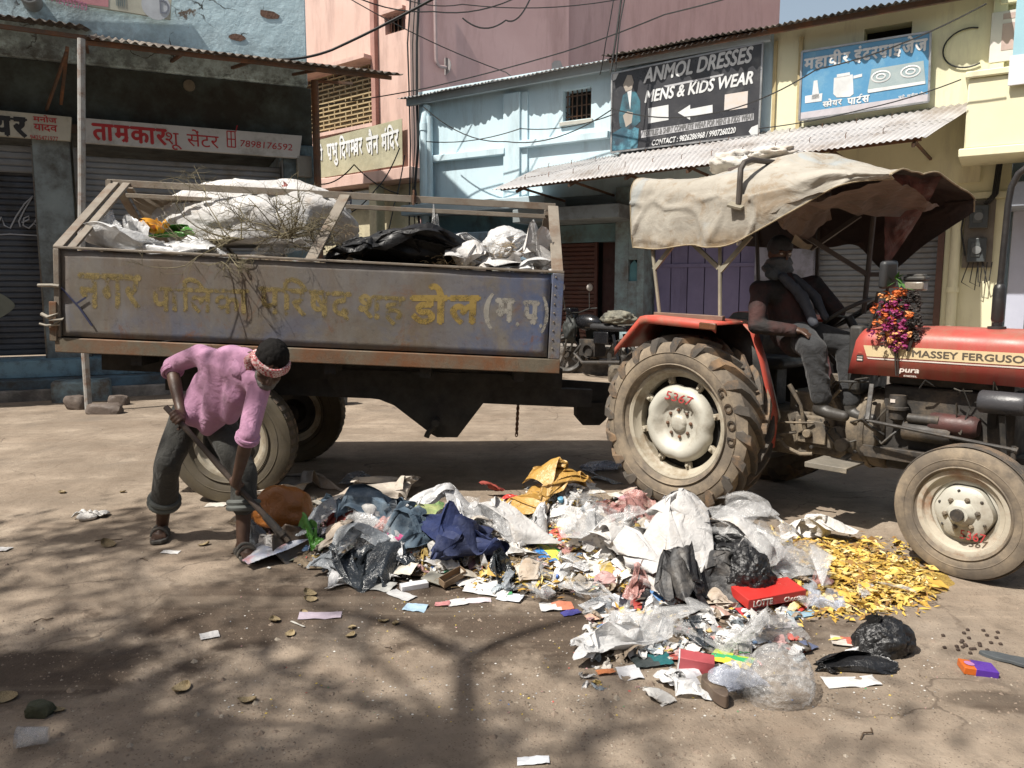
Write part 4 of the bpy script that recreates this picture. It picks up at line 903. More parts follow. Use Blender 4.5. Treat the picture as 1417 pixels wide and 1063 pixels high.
# ================= GARBAGE TRAILER =================
TB = thing('garbage_trailer', 'rusty blue and brown municipal garbage trailer with faded yellow hindi lettering, heaped with rubbish', 'trailer')
pA = P(78, 487, 5.52)
TB.location = pA; TB.rotation_euler = Euler((0, R(2.75), R(2.6)), 'ZYX'); TB.rotation_euler = (0, R(2.75), R(2.6))
bpy.context.view_layer.update()
TMI = None
TL, TH, TW = 3.60, .735, 1.74
def rusty_panel():
    t = NT('trailer_panel_paint'); co = t.co(rnd=False)
    n1 = t.noise(1.3, 9, .7, co, .4); st = t.noise(2.2, 9, .75, t.co((1, 1, .22)), .2); f = t.noise(18, 8, .75, co)
    c = t.mix(t.ramp(n1, .38, .62), (.18, .168, .155), (.13, .112, .09))
    c = t.mix(t.mul(t.ramp(st, .46, .62), .75), c, (.125, .09, .06))
    bl = t.n("SeparateXYZ"); t.l(co, bl.inputs[0])
    lowb = t.mul(t.ramp(bl.outputs['Z'], .15, .5, 1, .25), t.ramp(t.noise(1.9, 7, .7, co, .5), .48, .64))
    c = t.mix(t.mul(lowb, .5), c, (.06, .095, .19))
    rgt = t.mul(t.ramp(bl.outputs['X'], 2.6, 3.5, 0, 1), t.ramp(t.noise(3, 7, .7, co), .4, .55)); c = t.mix(t.mul(rgt, .7), c, (.045, .085, .2))
    rs = t.mul(t.ramp(t.noise(3.4, 9, .78, co, .5), .56, .66), t.ramp(bl.outputs['Z'], .0, .75, 1, .35)); c = t.mix(rs, c, (.15, .065, .028))
    c = t.mix(t.mul(t.ramp(f, .55, .75), .6), c, (.21, .185, .15)); c = t.mix(t.mul(t.ramp(f, .44, .3), .6), c, (.05, .04, .035))
    t.col(c); t.set(Metallic=.1); t.l(t.ramp(n1, .3, .7, .42, .7), t.b.inputs['Roughness'])
    b = t.bump(t.noise(1.1, 3, .5, co), .05, .5); t.bump(f, .004, .5, b); return t.mat
m_panel = rusty_panel()
m_frame = mat('trailer_frame_iron', (.24, .21, .17), (.15, .125, .10), s=5, r=.65, metal=.1, dirt=(.14, .085, .05), ds=4, dt=.6, bump=.4)
m_strip = mat('trailer_edge_iron', (.17, .14, .10), (.10, .085, .06), s=4, r=.75, metal=.1, dirt=(.16, .07, .03), ds=3, dt=.5, streak=False)
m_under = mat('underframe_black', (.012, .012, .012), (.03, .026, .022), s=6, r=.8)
SB = .105
b = MB(); nu, nv = 60, 12
def pan(u, v): 
    x = .045 + u * (TL - .11); z = SB + .012 + v * (TH - SB - .02)
    return V((x, .006 + .0035 * noise.noise(V((x * 1.4, z * 2, 2))) + .0015 * noise.noise(V((x * 6, z * 6, 5))), z))
b.grid(pan, nu, nv); b.build('side_panel', m_panel, TB, solid=.008)
b = MB(); b.bx(.0, TL + .035, -.02, .03, 0, SB); b.build('bottom_rail', m_strip, TB, bevel=.006)
b = MB(); b.bx(0, TL + .03, -.016, .02, TH, TH + .018); b.build('top_rail', m_frame, TB, bevel=.004)
b = MB(); b.bx(-.0, .04, -.018, .03, SB + .002, TH - .001); b.build('corner_post', m_frame, TB, bevel=.005)
b = MB(); b.bx(TL - .055, TL + .03, -.018, .03, SB + .002, TH - .001); o = b.build('corner_post', m_panel, TB, bevel=.005)
b = MB()
for k in range(9): z = SB + .08 + k * .065; b.lathe([(.007, 0), (.006, -.006), (0, -.008)], 6, (TL - .03, -.018, z))
b.build('rivet', m_frame, TB)
b = MB(); b.bx(.03, TL, TW - .03, TW, 0, TH); b.build('far_panel', m_panel, TB)
b = MB(); b.bx(.0, .03, .03, TW - .03, 0, TH + .0); b.build('tail_panel', m_panel, TB)
b = MB(); b.bx(TL, TL + .03, .03, TW - .03, 0, TH); b.build('front_panel', m_panel, TB)
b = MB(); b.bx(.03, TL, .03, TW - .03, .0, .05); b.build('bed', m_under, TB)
# gabled upper frame
RY, RH = TW / 2 - .04, TH + .565
for x0, wd in ((.03, .07), (.125, .06), (1.80, .085), (TL - .02, .085)):
    b = MB(); b.bar((x0, .0, TH + .012), (x0 + (.09 if x0 > 1 and x0 < 2 else .02), RY, RH), wd, .02, (0, 0, 1)); b.build('slope_bar', m_frame, TB, bevel=.003)
    b = MB(); b.bar((x0, TW - .01, TH + .012), (x0, RY + .09, RH - .02), wd, .02, (0, 0, 1)); b.build('slope_bar', m_frame, TB, bevel=.003)
b = MB(); b.bar((-.01, RY, RH + .0), (TL + .02, RY, RH + .0), .012, .055, (0, 0, 1)); b.build('ridge_bar', m_frame, TB, bevel=.003)
b = MB(); b.bar((.1, RY + .09, RH - .085), (TL - .03, RY + .09, RH - .075), .03, .035, (0, 0, 1)); b.build('ridge_bar', m_frame, TB, bevel=.003)
b = MB(); b.bx(-.01, .03, RY - .03, RY + .1, RH - .06, RH + .02); b.bx(TL - .06, TL + .02, RY - .0, RY + .1, RH - .07, RH - .03); b.build('gusset', m_frame, TB)
b = MB(); b.add([(.14, RY + .12, RH - .1), (.62, RY + .12, RH - .1), (.62, TW - .02, TH + .03), (.14, TW - .02, TH + .03)], [(0, 1, 2, 3)]); b.build('far_flap', m_frame, TB, solid=.006)
b = MB(); b.bar((.62, RY + .1, RH - .1), (.78, TW - .1, TH + .02), .03, .02); b.build('flap_brace', m_frame, TB)
b = MB(); b.bx(2.43, 2.47, RY - .02, RY + .0, RH - .03, RH + .03); b.tube([(2.45, RY - .03, RH - .05), (2.45, RY - .03, RH + .07)], .008, 6); b.build('latch_pin', m_rustiron, TB)
# latches and bent rods at the tail
b = MB(); b.tube([(-.1, -.03, .47), (.0, -.035, .475), (.045, -.03, .47)], .012, 8); b.tube([(-.09, -.04, .2), (-.04, -.05, .19), (.05, -.04, .2)], .008, 8)
b.tube([(-.07, -.05, .27), (-.02, -.06, .25), (.05, -.06, .28), (-.01, -.06, .23), (.08, -.055, .24), (.02, -.05, .21)], .014, 8); b.build('latch_rod', mat('rope_iron', (.3, .27, .22), r=.7), TB)
b = MB(); b.bx(-.03, .02, -.03, .01, .08, .36); b.bx(-.03, .03, -.035, -.02, .16, .22); b.build('hasp', m_strip, TB, bevel=.004)
b = MB(); b.bar((.05, -.012, .46), (.17, -.013, .33), .012, .004, (0, 1, 0)); b.bar((.17, -.013, .33), (.26, -.013, .2), .014, .004, (0, 1, 0)); b.bar((.15, -.013, .35), (.22, -.013, .4), .012, .004, (0, 1, 0)); b.build('paint_stroke', mat('navy_paint', (.02, .025, .07)), TB)
# painted lettering, worn
def worn(name, c, th=.5, c2=None):
    t = NT(name); co = t.co(rnd=False); f = t.noise(9, 9, .8, co, .3); g = t.noise(1.6, 5, .7, co)
    m = t.mul(t.ramp(f, th - .07, th + .09), t.ramp(g, .28, .5, .45, 1)); t.l(m, t.b.inputs['Alpha']); t.col(t.mix(f, c, c2 or tuple(x * .6 for x in c))); t.set(Roughness=.75); return t.mat
m_yl = worn('worn_yellow_letters', (.30, .225, .085), .49); m_yl2 = worn('worn_yellow_letters_bright', (.34, .235, .06), .43); m_wl = worn('worn_white_letters', (.36, .34, .30), .44)
bpy.context.view_layer.update()
TM = TB.matrix_world.copy(); TI = TM.inverted()
def tpx(px, py, y=0.0):
    d = TI.to_3x3() @ ray(px, py); o = TI @ C0; p = o + d * ((y - o.y) / d.y); return p.x, p.z
def tword(toks, a, c, h, m, bold=.05):
    x0, z0 = tpx(*a); x1, z1 = tpx(*c); _, zt = tpx(a[0], a[1] - h); deva(toks, (x0, x1, z0, zt), m, TB, y=-.003, bold=bold, skew=(z1 - z0) / (x1 - x0), thick=.001)
tword(["न", "ग", "र"], (108, 427), (196, 430), 50, m_yl, .035)
tword(["पा", "िल", "का"], (208, 432), (345, 436), 50, m_yl, .035)
tword(["प", "िर", "ष", "द"], (357, 438), (486, 446), 58, m_yl, .035)
tword(["श", "ह"], (494, 448), (560, 452), 42, m_yl, .04)
tword(["डो", "ल"], (566, 450), (664, 450), 58, m_yl2, .045)
x0, z0 = tpx(668, 456); x1, _ = tpx(682, 456); _, zt = tpx(668, 405); lettering("(", (x0, x1, z0, zt), m_wl, TB, y=-.003, bold=.03, thick=.001)
tword(["म"], (684, 446), (712, 447), 34, m_wl, .05); tword([('r', "प्र"[0])], (722, 449), (746, 450), 34, m_wl, .05)
lettering(".", (lambda a, c: (a[0], c[0], a[1], c[1]))(tpx(713, 452), tpx(719, 446)), m_wl, TB, y=-.003, bold=.03, thick=.001)
lettering(".", (lambda a, c: (a[0], c[0], a[1], c[1]))(tpx(746, 454), tpx(751, 448)), m_wl, TB, y=-.003, bold=.03, thick=.001)
x0, z0 = tpx(748, 461); x1, _ = tpx(758, 461); _, zt = tpx(750, 410); lettering(")", (x0, x1, z0, zt), m_wl, TB, y=-.003, bold=.03, thick=.001)
bpy.context.view_layer.update()
for o in [o for o in TB.children if o.name.startswith('lettering')]:
    ys = [v.co.y for v in o.data.vertices]; mid = (min(ys) + max(ys)) / 2
    for v in o.data.vertices: u_, w_ = (v.co.x - .045) / (TL - .11), (v.co.z - SB - .012) / (TH - SB - .02); v.co.y = pan(u_, w_).y - (.0052 + .0002 * (mid - v.co.y) * 400 if v.co.y < mid else .0038)
# chassis
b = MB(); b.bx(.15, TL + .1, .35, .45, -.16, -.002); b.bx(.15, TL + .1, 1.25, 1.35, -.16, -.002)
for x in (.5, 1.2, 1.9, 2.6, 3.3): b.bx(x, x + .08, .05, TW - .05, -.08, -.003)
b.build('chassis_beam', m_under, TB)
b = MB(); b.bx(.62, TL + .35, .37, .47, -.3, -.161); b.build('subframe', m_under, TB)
# folded plate under the belly and drawbar hanger: outlines on the near side
def tpoly(pts, y): return [tpx(px, py, y) for px, py in pts]
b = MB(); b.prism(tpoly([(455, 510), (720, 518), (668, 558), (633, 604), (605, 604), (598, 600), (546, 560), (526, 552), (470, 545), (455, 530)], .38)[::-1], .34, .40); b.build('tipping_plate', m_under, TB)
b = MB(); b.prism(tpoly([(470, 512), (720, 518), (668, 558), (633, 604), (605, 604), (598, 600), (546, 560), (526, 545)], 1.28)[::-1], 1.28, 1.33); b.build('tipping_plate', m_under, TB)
x, z = tpx(592, 600, .3); b = MB(); b.tube([(x + .05, .3, z + .06), (x, .3, z), (x - .01, .3, z - .03)], .022, 8); b.tube([(x + .06, .2, z + .1), (x + .06, 1.4, z + .1)], .03, 10); b.build('tipping_ram', m_under, TB)
# drawbar to the tractor
xb0, zb0 = tpx(690, 535, .85); xb1, zb1 = tpx(868, 556, .85)
for yy0 in (.45, 1.25):
    b = MB(); b.bar((xb0 - .3, yy0, zb0), (xb1 + .1, .87, zb1 + .02), .08, .17, (0, 0, 1)); b.build('drawbar', m_under, TB)
b = MB(); b.prism(tpoly([(680, 519), (862, 532), (862, 562), (760, 560), (672, 556)], .6)[::-1], .6, .66); b.build('drawbar_web', m_under, TB)
b = MB(); b.prism(tpoly([(797, 556), (850, 558), (838, 580), (829, 588), (806, 588), (797, 578)], .6)[::-1], .58, .75); b.build('hitch_stand', m_under, TB)
# chain
ch0 = tpx(717, 558, .55); zc_ = ch0[1]; first = None
for k in range(13):
    if first is None:
        b = MB(); b.tube([(.011 * math.cos(a), 0, .021 * math.sin(a)) for a in [2*PI*i/10 for i in range(10)]], .0048, 5, closed=True); first = b.build('chain_link', m_rustiron, TB); first.location = (ch0[0], .55, zc_)
    else: share(first, TB, (ch0[0], .55, zc_ - k * .0215 * 1.0), (0, 0, (PI/2 if k % 2 else 0) + .4))
# road wheels (axle carried by the trailer)
WR = .475
def trailer_wheel(px, py, yl, far=False):
    g = TI @ P(px, py, (TM @ V((1.2, yl, 0))).y)
    wz = (TI @ V((0, 0, WR))).z
    e = bpy.data.objects.new('wheel', None); COL.objects.link(e); e.parent = TB; pw = TM @ V((g.x, yl, 0)); p = TI @ V((pw.x, pw.y, WR - .01)); e.location = p; e.rotation_euler = (0, -R(2.75), R(-3) if not far else 0)
    wheel(e, WR, .24, .27, m_tyrepale, bars=44); rim(e, .27, .2, m_rim)
    b = MB(); b.lathe([(.262, -.03), (.2, -.05), (.19, .0), (.12, -.01), (.09, -.06), (.075, -.12), (.03, -.14), (0, -.14)], 40); b.build('hub', m_black, e); return e
trailer_wheel(318, 600, .17)
trailer_wheel(402, 520, 1.52, True)
b = MB(); wl = [o for o in TB.children if o.name.startswith('wheel')]; b.tube([wl[0].location, wl[1].location], .05, 10); b.build('axle', m_under, TB)
# ================= TRACTOR =================
TR_A = R(-46.5)
TR = thing('tractor', 'old red tractor with a dusty patched canvas canopy, facing right', 'tractor', (1.74, 6.0, 0), TR_A)
bpy.context.view_layer.update(); XM = TR.matrix_world.copy(); XI = XM.inverted()
def xpx(px, py, y):
    d = XI.to_3x3() @ ray(px, py); o = XI @ C0; p = o + d * ((y - o.y) / d.y); return p.x, p.z
m_red = mat('tractor_red', (.43, .075, .06), (.37, .07, .055), s=4, r=.45, coat=.12, dirt=(.30, .13, .09), ds=4, dt=.56, streak=True, bump=.12, rvar=.1)
m_redold = mat('faded_red', (.46, .075, .05), (.36, .06, .04), s=4, r=.5, dirt=(.3, .16, .11), ds=4, dt=.58, bump=.2)
m_cast = mat('oily_casting', (.14, .115, .085), (.07, .06, .05), s=7, r=.75, dirt=(.24, .19, .13), ds=6, dt=.55, bump=.7, bd=.006, bs=45)
m_castd = mat('dark_casting', (.05, .045, .04), (.025, .022, .02), s=8, r=.6, dirt=(.13, .1, .07), ds=5, dt=.6, bump=.6)
def sub(name, loc, parent=TR, rz=0):
    e = bpy.data.objects.new(name, None); COL.objects.link(e); e.parent = parent; e.location = loc; e.rotation_euler[2] = rz; return e
RR = .645
def rear(y, far=False):
    e = sub('rear_wheel', (0, y, RR - .01), rz=PI if far else 0); e.rotation_euler[1] = .13
    wheel(e, RR, .33, .395, m_tyre, lugs=20, lug_h=.04); rim(e, .395, .30, m_rim)
    b = MB(); lob = lambda t: 1 - .05 * max(0, math.cos(4 * t)) ** 6
    b.lathe([(0, -.095), (.045, -.095), (.06, -.085), (.065, -.07), (.12, -.062), (.15, -.07), (.19, -.115), (.235, -.12), (.265, -.10), (.285, -.06), (.283, -.045), (.23, -.04), (0, -.04)], 72, rad=lob); b.build('wheel_disc', m_disc, e, ang=50)
    b = MB(); b.lathe([(.34, .02), (.33, -.01), (.2, -.02), (0, -.02)], 48); b.build('wheel_back', m_void, e)
    bolts(e, .098, 8, -.066, .013, m_rustiron); 
    for k in range(8):
        a = .39 + 2*PI*k/8; b = MB(); b.box((.317*math.cos(a), -.05, .317*math.sin(a)), (.06, .035, .045), (0, -a, 0)); b.lathe([(.012, 0), (.012, -.02), (0, -.022)], 6, (.31*math.cos(a), -.07, .31*math.sin(a))); b.build('rim_clamp', m_rim, e, bevel=.004)
    if not far:
        M_ = Matrix.Identity(4); lettering("5367", (-.12, .12, .16, .225), m_redtxt, e, y=-.118, bold=-.005, shear=.2)
        for k, c_ in enumerate("GOOD"):
            a = R(42 - 13.5 * k); rr = .49; me = text_mesh(c_, .03, .05); 
            for v in me.vertices:
                q = V(((v.co.x - .35) * .085, -.178 - (.004 if v.co.z > 0 else 0), (v.co.y - .35) * .085)); q = Matrix.Rotation(-(a - PI/2), 3, 'Y') @ q; v.co = q + V((rr*math.cos(a), 0, rr*math.sin(a)))
            me.materials.append(m_tread); o = bpy.data.objects.new('lettering', me); COL.objects.link(o); o.parent = e
    return e
rear(-.66); rear(.66, True)
FRR = .372; FX = 1.87
def front(y, far=False):
    e = sub('front_wheel', (FX + (.02 if far else 0), y, FRR - .005), rz=(PI if far else 0) + R(-5))
    wheel(e, FRR, .17, .235, m_tyre, bars=0); rim(e, .235, .15, mat('front_rim', (.45, .41, .33), (.34, .3, .24), s=5, dirt=(.25, .12, .06), ds=5, dt=.58))
    b = MB(); b.lathe([(.215, .0), (.19, -.02), (.16, -.02), (.15, .01), (.148, -.05), (.12, -.07), (.075, -.07), (.07, -.08), (.05, -.1), (.048, -.115), (.0, -.118)], 48, rad=lambda t: 1 + .03 * math.cos(6*t)); b.build('wheel_disc', m_disc, e, ang=50)
    b = MB(); b.lathe([(.2, .03), (0, .03)], 32); b.build('wheel_back', m_void, e)
    b = MB(); b.lathe([(.034, 0), (.034, -.03), (0, -.03)], 12, (0, -.11, 0)); b.build('hub_cap', m_castd, e)
    bolts(e, .085, 6, -.07, .014, m_cast); bolts(e, .125, 6, -.06, .009, m_castd, a0=.7)
    if not far: lettering("5367", (.0, .13, -.14, -.09), m_redtxt, e, y=-.068, bold=-.01)
    b = MB(); rg = [FRR - .001, FRR - .004, FRR - .002]
    for k, yy in enumerate((-.045, -.015, .015, .045)): b.lathe([(FRR - .0, yy - .01), (FRR + .004, yy - .008), (FRR + .004, yy + .008), (FRR - .0, yy + .01)], 64)
    b.build('tread_rib', m_tread, e)
    return e
front(-.67); front(.67, True)
# hood
hz0, hz1 = 1.045, 1.345; hx0, hx1 = 1.02, 2.35; hw = .27
b = MB()
def hsec(x, zs=0, r_=.05, lean=0):
    pts = [(-hw, hz0), (-hw, hz1 - r_ - .03), (-hw + .015, hz1 - .04), (-hw + r_, hz1 - .01), (-hw*.4, hz1 + .012), (0, hz1 + .018), (hw*.4, hz1 + .012), (hw - r_, hz1 - .01), (hw - .015, hz1 - .04), (hw, hz1 - r_ - .03), (hw, hz0)]
    return [V((x + lean * (z - hz0), y, z + zs)) for y, z in pts]
secs = [hsec(1.075, -.0, lean=-.05)[:1] + hsec(1.06)[1:-1] + hsec(1.075)[-1:], hsec(1.12), hsec(1.6), hsec(2.0, -.004), hsec(hx1, -.012)]
S = secs; k = len(S[0]); vs = [p for s_ in S for p in s_]
# rear edge slants: bottom further back
for i in range(k): vs[i].x = 1.0 + .09 * max(0, (vs[i].z - (hz0 + .12)) / .2)
b.add(vs, [(i*k+j, i*k+j+1, (i+1)*k+j+1, (i+1)*k+j) for i in range(len(S)-1) for j in range(k-1)]); b.build('hood', m_red, TR, ang=30, solid=.006, recalc=True)
b = MB(); b.add([vs[j] + V((.012, 0, 0)) for j in range(k)], [tuple(range(k))]); b.build('hood_rear_plate', m_redold, TR, solid=.004)
def hq(pts, b, y0=-hw - .0045, th=.002):
    q = [xpx(px, py, -hw) for px, py in pts]; b.prism([(a, c) for a, c in q], y0 - th, y0)
zs1 = [xpx(*p, -hw) for p in ((1235, 476), (1417, 486), (1417, 522), (1212, 496))]
m_stripe = mat('hood_stripe_cream', (.62, .5, .3), (.58, .46, .28), s=3, r=.4, bump=0); m_stripe2 = mat('hood_stripe_white', (.66, .6, .55), r=.4, bump=0)
zA = 1.236; zB = 1.165
b = MB(); b.prism([(1.095, zA), (2.34, zA), (2.34, zB), (1.12, zB)], -hw - .0065, -hw - .0045); b.build('stripe', m_stripe, TR)
b = MB(); b.prism([(1.12, zB - .008), (2.34, zB - .008), (2.34, zB - .016), (1.13, zB - .016)], -hw - .0065, -hw - .0045); b.build('stripe', m_stripe2, TR)
def xl(px): return xpx(px, 500, -hw)[0]
x0 = xl(1262); lettering("MASSEY FERGUSON", (x0, x0 + (xl(1417) - x0) * 1.1, zB + .014, zA - .014), mat('letter_dark', (.1, .08, .06), bump=0), TR, y=-hw - .007, bold=.022, thick=.0015)
x0, z0 = xpx(1244, 517, -hw); x1, z1 = xpx(1273, 506, -hw)
lettering("pura", (x0, x1, z0, z0 + .035), m_stripe2, TR, y=-hw - .005, bold=.03, shear=.15, thick=.0015)
lettering("DIESEL", (x0 + .03, x1 - .01, z0 - .016, z0 - .006), m_stripe2, TR, y=-hw - .005, bold=.03, shear=.15, thick=.0015)
b = MB(); b.bx(1.055, 1.098, -hw - .0065, -hw - .0045, 1.13, 1.172); b.build('decal', mat('decal_black', (.03, .035, .03)), TR)
b = MB(); b.bx(1.06, 1.093, -hw - .008, -hw - .0065, 1.136, 1.146); b.bx(1.06, 1.093, -hw - .008, -hw - .0065, 1.155, 1.16); b.build('decal_print', m_stripe2, TR)
b = MB(); b.prism([(1.06, 1.18), (1.09, 1.18), (1.075, 1.21)], -hw - .0065, -hw - .0045); b.build('emblem', m_redold, TR)
# engine and gearbox
def part(name, m, fn, bevel=.006, **k):
    b = MB(); fn(b); return b.build(name, m, TR, bevel=bevel, **k)
part('gearbox', m_cast, lambda b: (b.bx(.1, .72, -.2, .2, .42, .74), b.bx(.55, .98, -.17, .17, .44, .88), b.bx(.62, .9, -.215, -.171, .5, .72)), .015)
part('clutch_housing', m_cast, lambda b: (b.lathe([(.17, .96), (.26, 1.0), (.27, 1.2), (.24, 1.22), (.0, 1.22)], 24, (0, 0, .66), 'x'), b.lathe([(.275, 1.08), (.285, 1.1), (.275, 1.12)], 24, (0, 0, .66), 'x')), .004)
part('engine_block', m_castd, lambda b: (b.bx(1.2, 1.95, -.17, .17, .5, .98), b.bx(1.22, 1.93, -.13, .13, .42, .5)), .015)
part('cylinder_head', m_castd, lambda b: (b.bx(1.22, 1.93, -.15, .15, .985, 1.08),), .01)
part('radiator', m_black, lambda b: (b.bx(2.12, 2.3, -.24, .24, .6, 1.04),), .01)
part('front_axle', m_castd, lambda b: (b.bar((FX, -.6, .38), (FX, .6, .38), .09, .1), b.bx(FX - .07, FX + .35, -.12, .12, .35, .6), b.tube([(FX, -.5, .3), (FX, -.5, .56)], .035, 10), b.tube([(FX, .5, .3), (FX, .5, .56)], .035, 10)), .01)
part('rear_axle_housing', m_castd, lambda b: (b.lathe([(.2, -.2), (.14, -.24), (.1, -.45), (.12, -.5), (.12, .5), (.1, .45), (.14, .24), (.2, .2)], 20, (0, 0, .63)),), 0)
part('side_rail', m_castd, lambda b: (b.bx(1.1, 2.3, -.26, -.2, .5, .58),), .005)
for px, py, s_ in ((1258, 560, .055), (1238, 600, .07), (1205, 590, .06)): pass
def ex(px, py, y): x, z = xpx(px, py, y); return V((x, y, z))
# fuel filter (black canister with a pale label), lift cover, levers
q = ex(1242, 562, -.25); part('filter_bowl', m_castd, lambda b: (b.lathe([(.0, .075), (.048, .07), (.055, .03), (.055, -.0), (.065, -.005), (.065, -.02), (.05, -.025), (.05, -.08), (.03, -.095), (0, -.095)], 20, q, 'z'),), 0)
part('filter_label', m_stripe2, lambda b: b.box((q.x - .01, q.y - .057, q.z + .038), (.03, .004, .022)), 0)
q2 = ex(1288, 600, -.24)
part('starter_motor', m_castd, lambda b: (b.lathe([(0, -.16), (.055, -.16), (.06, -.14), (.06, .1), (.05, .12), (0, .12)], 20, q2, 'x'), b.lathe([(0, -.13), (.03, -.13), (.032, .05), (0, .06)], 14, q2 + V((.0, -.02, .085)), 'x')), 0)
q3 = ex(1308, 588, -.24); part('dynamo', mat('dynamo_maroon', (.09, .03, .025), (.04, .03, .03), s=9, r=.5), lambda b: (b.lathe([(0, -.14), (.06, -.14), (.068, -.12), (.068, .1), (.05, .13), (0, .13)], 24, q3 + V((.05, .02, 0)), 'x'),), 0)
q4 = ex(1388, 558, -.3); part('air_tank', m_castd if False else mat('air_tank_grey', (.06, .06, .065), (.045, .045, .05), s=3, r=.35, dirt=(.12, .11, .1), dt=.62), lambda b: (b.lathe([(0, -.12), (.06, -.12), (.067, -.11), (.067, .1), (.06, .115), (0, .115)], 28, q4, 'x'),), 0)
part('tank_bracket', m_black, lambda b: (b.bar(q4 + V((0, .0, -.07)), q4 + V((.02, .05, -.35)), .03, .02), b.bar(q4 + V((-.06, .05, 0)), q4 + V((-.08, .15, -.2)), .03, .02)), 0)
# steering drag link and rod ends
l0, l1 = ex(1200, 582, -.4), ex(1400, 622, -.42)
part('drag_link', m_castd, lambda b: (b.tube([l0, l1], .011, 8), b.tube([l1, l1 + V((.03, 0, -.005))], .02, 8), b.tube([l1 + V((.01, 0, .02)), l1 + V((.01, 0, -.08))], .014, 8), b.tube([l0, l0 + V((-.02, .02, .0))], .02, 8)), 0)
part('steering_arm', m_castd, lambda b: (b.bar(l0, l0 + V((-.03, .12, .22)), .03, .03), b.bar(l1 + V((.01, 0, -.08)), V((FX, -.5, .5)), .04, .03)), .004)
part('steering_box', m_cast, lambda b: (b.bx(.82, 1.02, -.14, .1, .88, 1.02), b.lathe([(.06, -.2), (.07, -.17), (.05, -.1)], 16, (.92, 0, .92))), .012)
random.seed(11)
# gearbox side detail: covers, bosses, bolts, levers, hoses
part('side_cover', m_cast, lambda b: (b.bx(.66, .86, -.245, -.216, .53, .69), b.lathe([(.07, 0), (.07, -.03), (.045, -.045), (0, -.045)], 20, (.93, -.18, .6)), b.lathe([(.045, 0), (.045, -.05), (.02, -.06), (0, -.06)], 16, (.99, -.25, .56)), b.lathe([(.03, 0), (.03, -.04), (0, -.04)], 12, (.74, -.245, .6))), .006)
def bits(b):
    for k in range(16): x = random.uniform(.6, 1.18); z = random.uniform(.48, .86); y = -.2 - random.uniform(.0, .05); b.lathe([(.013, 0), (.013, -.02), (0, -.022)], 6, (x, y, z))
    for k in range(7): x = random.uniform(.62, 1.1); z = random.uniform(.5, .8); b.box((x, -.23, z), (random.uniform(.03, .1), .03, random.uniform(.02, .05)), (0, random.uniform(-.5, .5), 0))
part('bolt_head', m_castd, bits, 0)
def hoses(b):
    for k in range(7):
        a = V((random.uniform(.7, 1.2), -.22, random.uniform(.62, .95))); c = a + V((random.uniform(.1, .35), random.uniform(-.04, .02), random.uniform(-.2, .15))); m_ = (a + c) / 2 + V((0, -.05, random.uniform(-.12, .08)))
        b.tube([a, a.lerp(m_, .5) + V((0, -.02, 0)), m_, c.lerp(m_, .5) + V((0, -.02, 0)), c], random.uniform(.005, .01), 6)
    for k in range(8):
        a = V((random.uniform(1.35, 1.9), -.24, random.uniform(.75, 1.0))); c = a + V((random.uniform(-.1, .2), -.02, random.uniform(-.15, .1))); m_ = (a + c) / 2 + V((0, -.04, random.uniform(-.1, .1)))
        b.tube([a, m_, c], random.uniform(.003, .006), 5)
part('hose', m_black, hoses, 0)
part('brake_lever', m_cast, lambda b: (b.tube([(.72, -.26, .62), (.7, -.3, .8), (.62, -.32, .94)], [.014, .012, .018], 8), b.tube([(.5, -.32, .6), (.62, -.34, .5), (.72, -.32, .46), (.8, -.3, .47)], .014, 8), b.tube([(.46, -.3, .66), (.62, -.32, .67), (.78, -.26, .68)], .008, 6), b.tube([(.95, -.24, .75), (.9, -.27, .86), (.96, -.28, .93)], .012, 8)), 0)
part('pedal', m_cast, lambda b: (b.box((.52, -.33, .56), (.12, .1, .015), (0, .3, 0)), b.tube([(.52, -.32, .56), (.66, -.26, .6)], .012, 8)), .003)
q5 = ex(1148, 634, -.42); part('footboard', mat('footboard_grey', (.2, .18, .15), (.13, .12, .1), s=6, r=.6, dirt=(.3, .26, .2), dt=.6), lambda b: (b.bx(q5.x - .13, q5.x + .15, -.5, -.22, .44, .455), b.bx(q5.x - .13, q5.x + .15, -.505, -.495, .42, .455), b.bar((q5.x, -.3, .43), (q5.x + .05, -.15, .5), .04, .02)), .003)
# muffler and exhaust
e0 = ex(1379, 458, -.05); 
def exh(b):
    x = e0.x + .0; b.tube([(x, -.05, 1.33), (x, -.05, 1.40)], .03, 12); b.lathe([(0, 1.4), (.03, 1.402), (.035, 1.42), (.035, 1.60), (.026, 1.625), (.02, 1.63)], 20, (x, -.05, 0), 'z')
    b.tube([(x, -.05, 1.62), (x + .01, -.05, 2.1), (x + .02, -.05, 2.2), (x + .05, -.05, 2.27), (x + .11, -.05, 2.32), (x + .2, -.05, 2.34)], .019, 12)
part('exhaust', mat('exhaust_black', (.018, .018, .019), (.035, .03, .028), s=6, r=.4), exh, 0)
part('hood_hole_collar', m_black, lambda b: b.lathe([(.05, 1.36), (.05, 1.375), (.035, 1.376)], 16, (e0.x, -.05, 0), 'z'), 0)
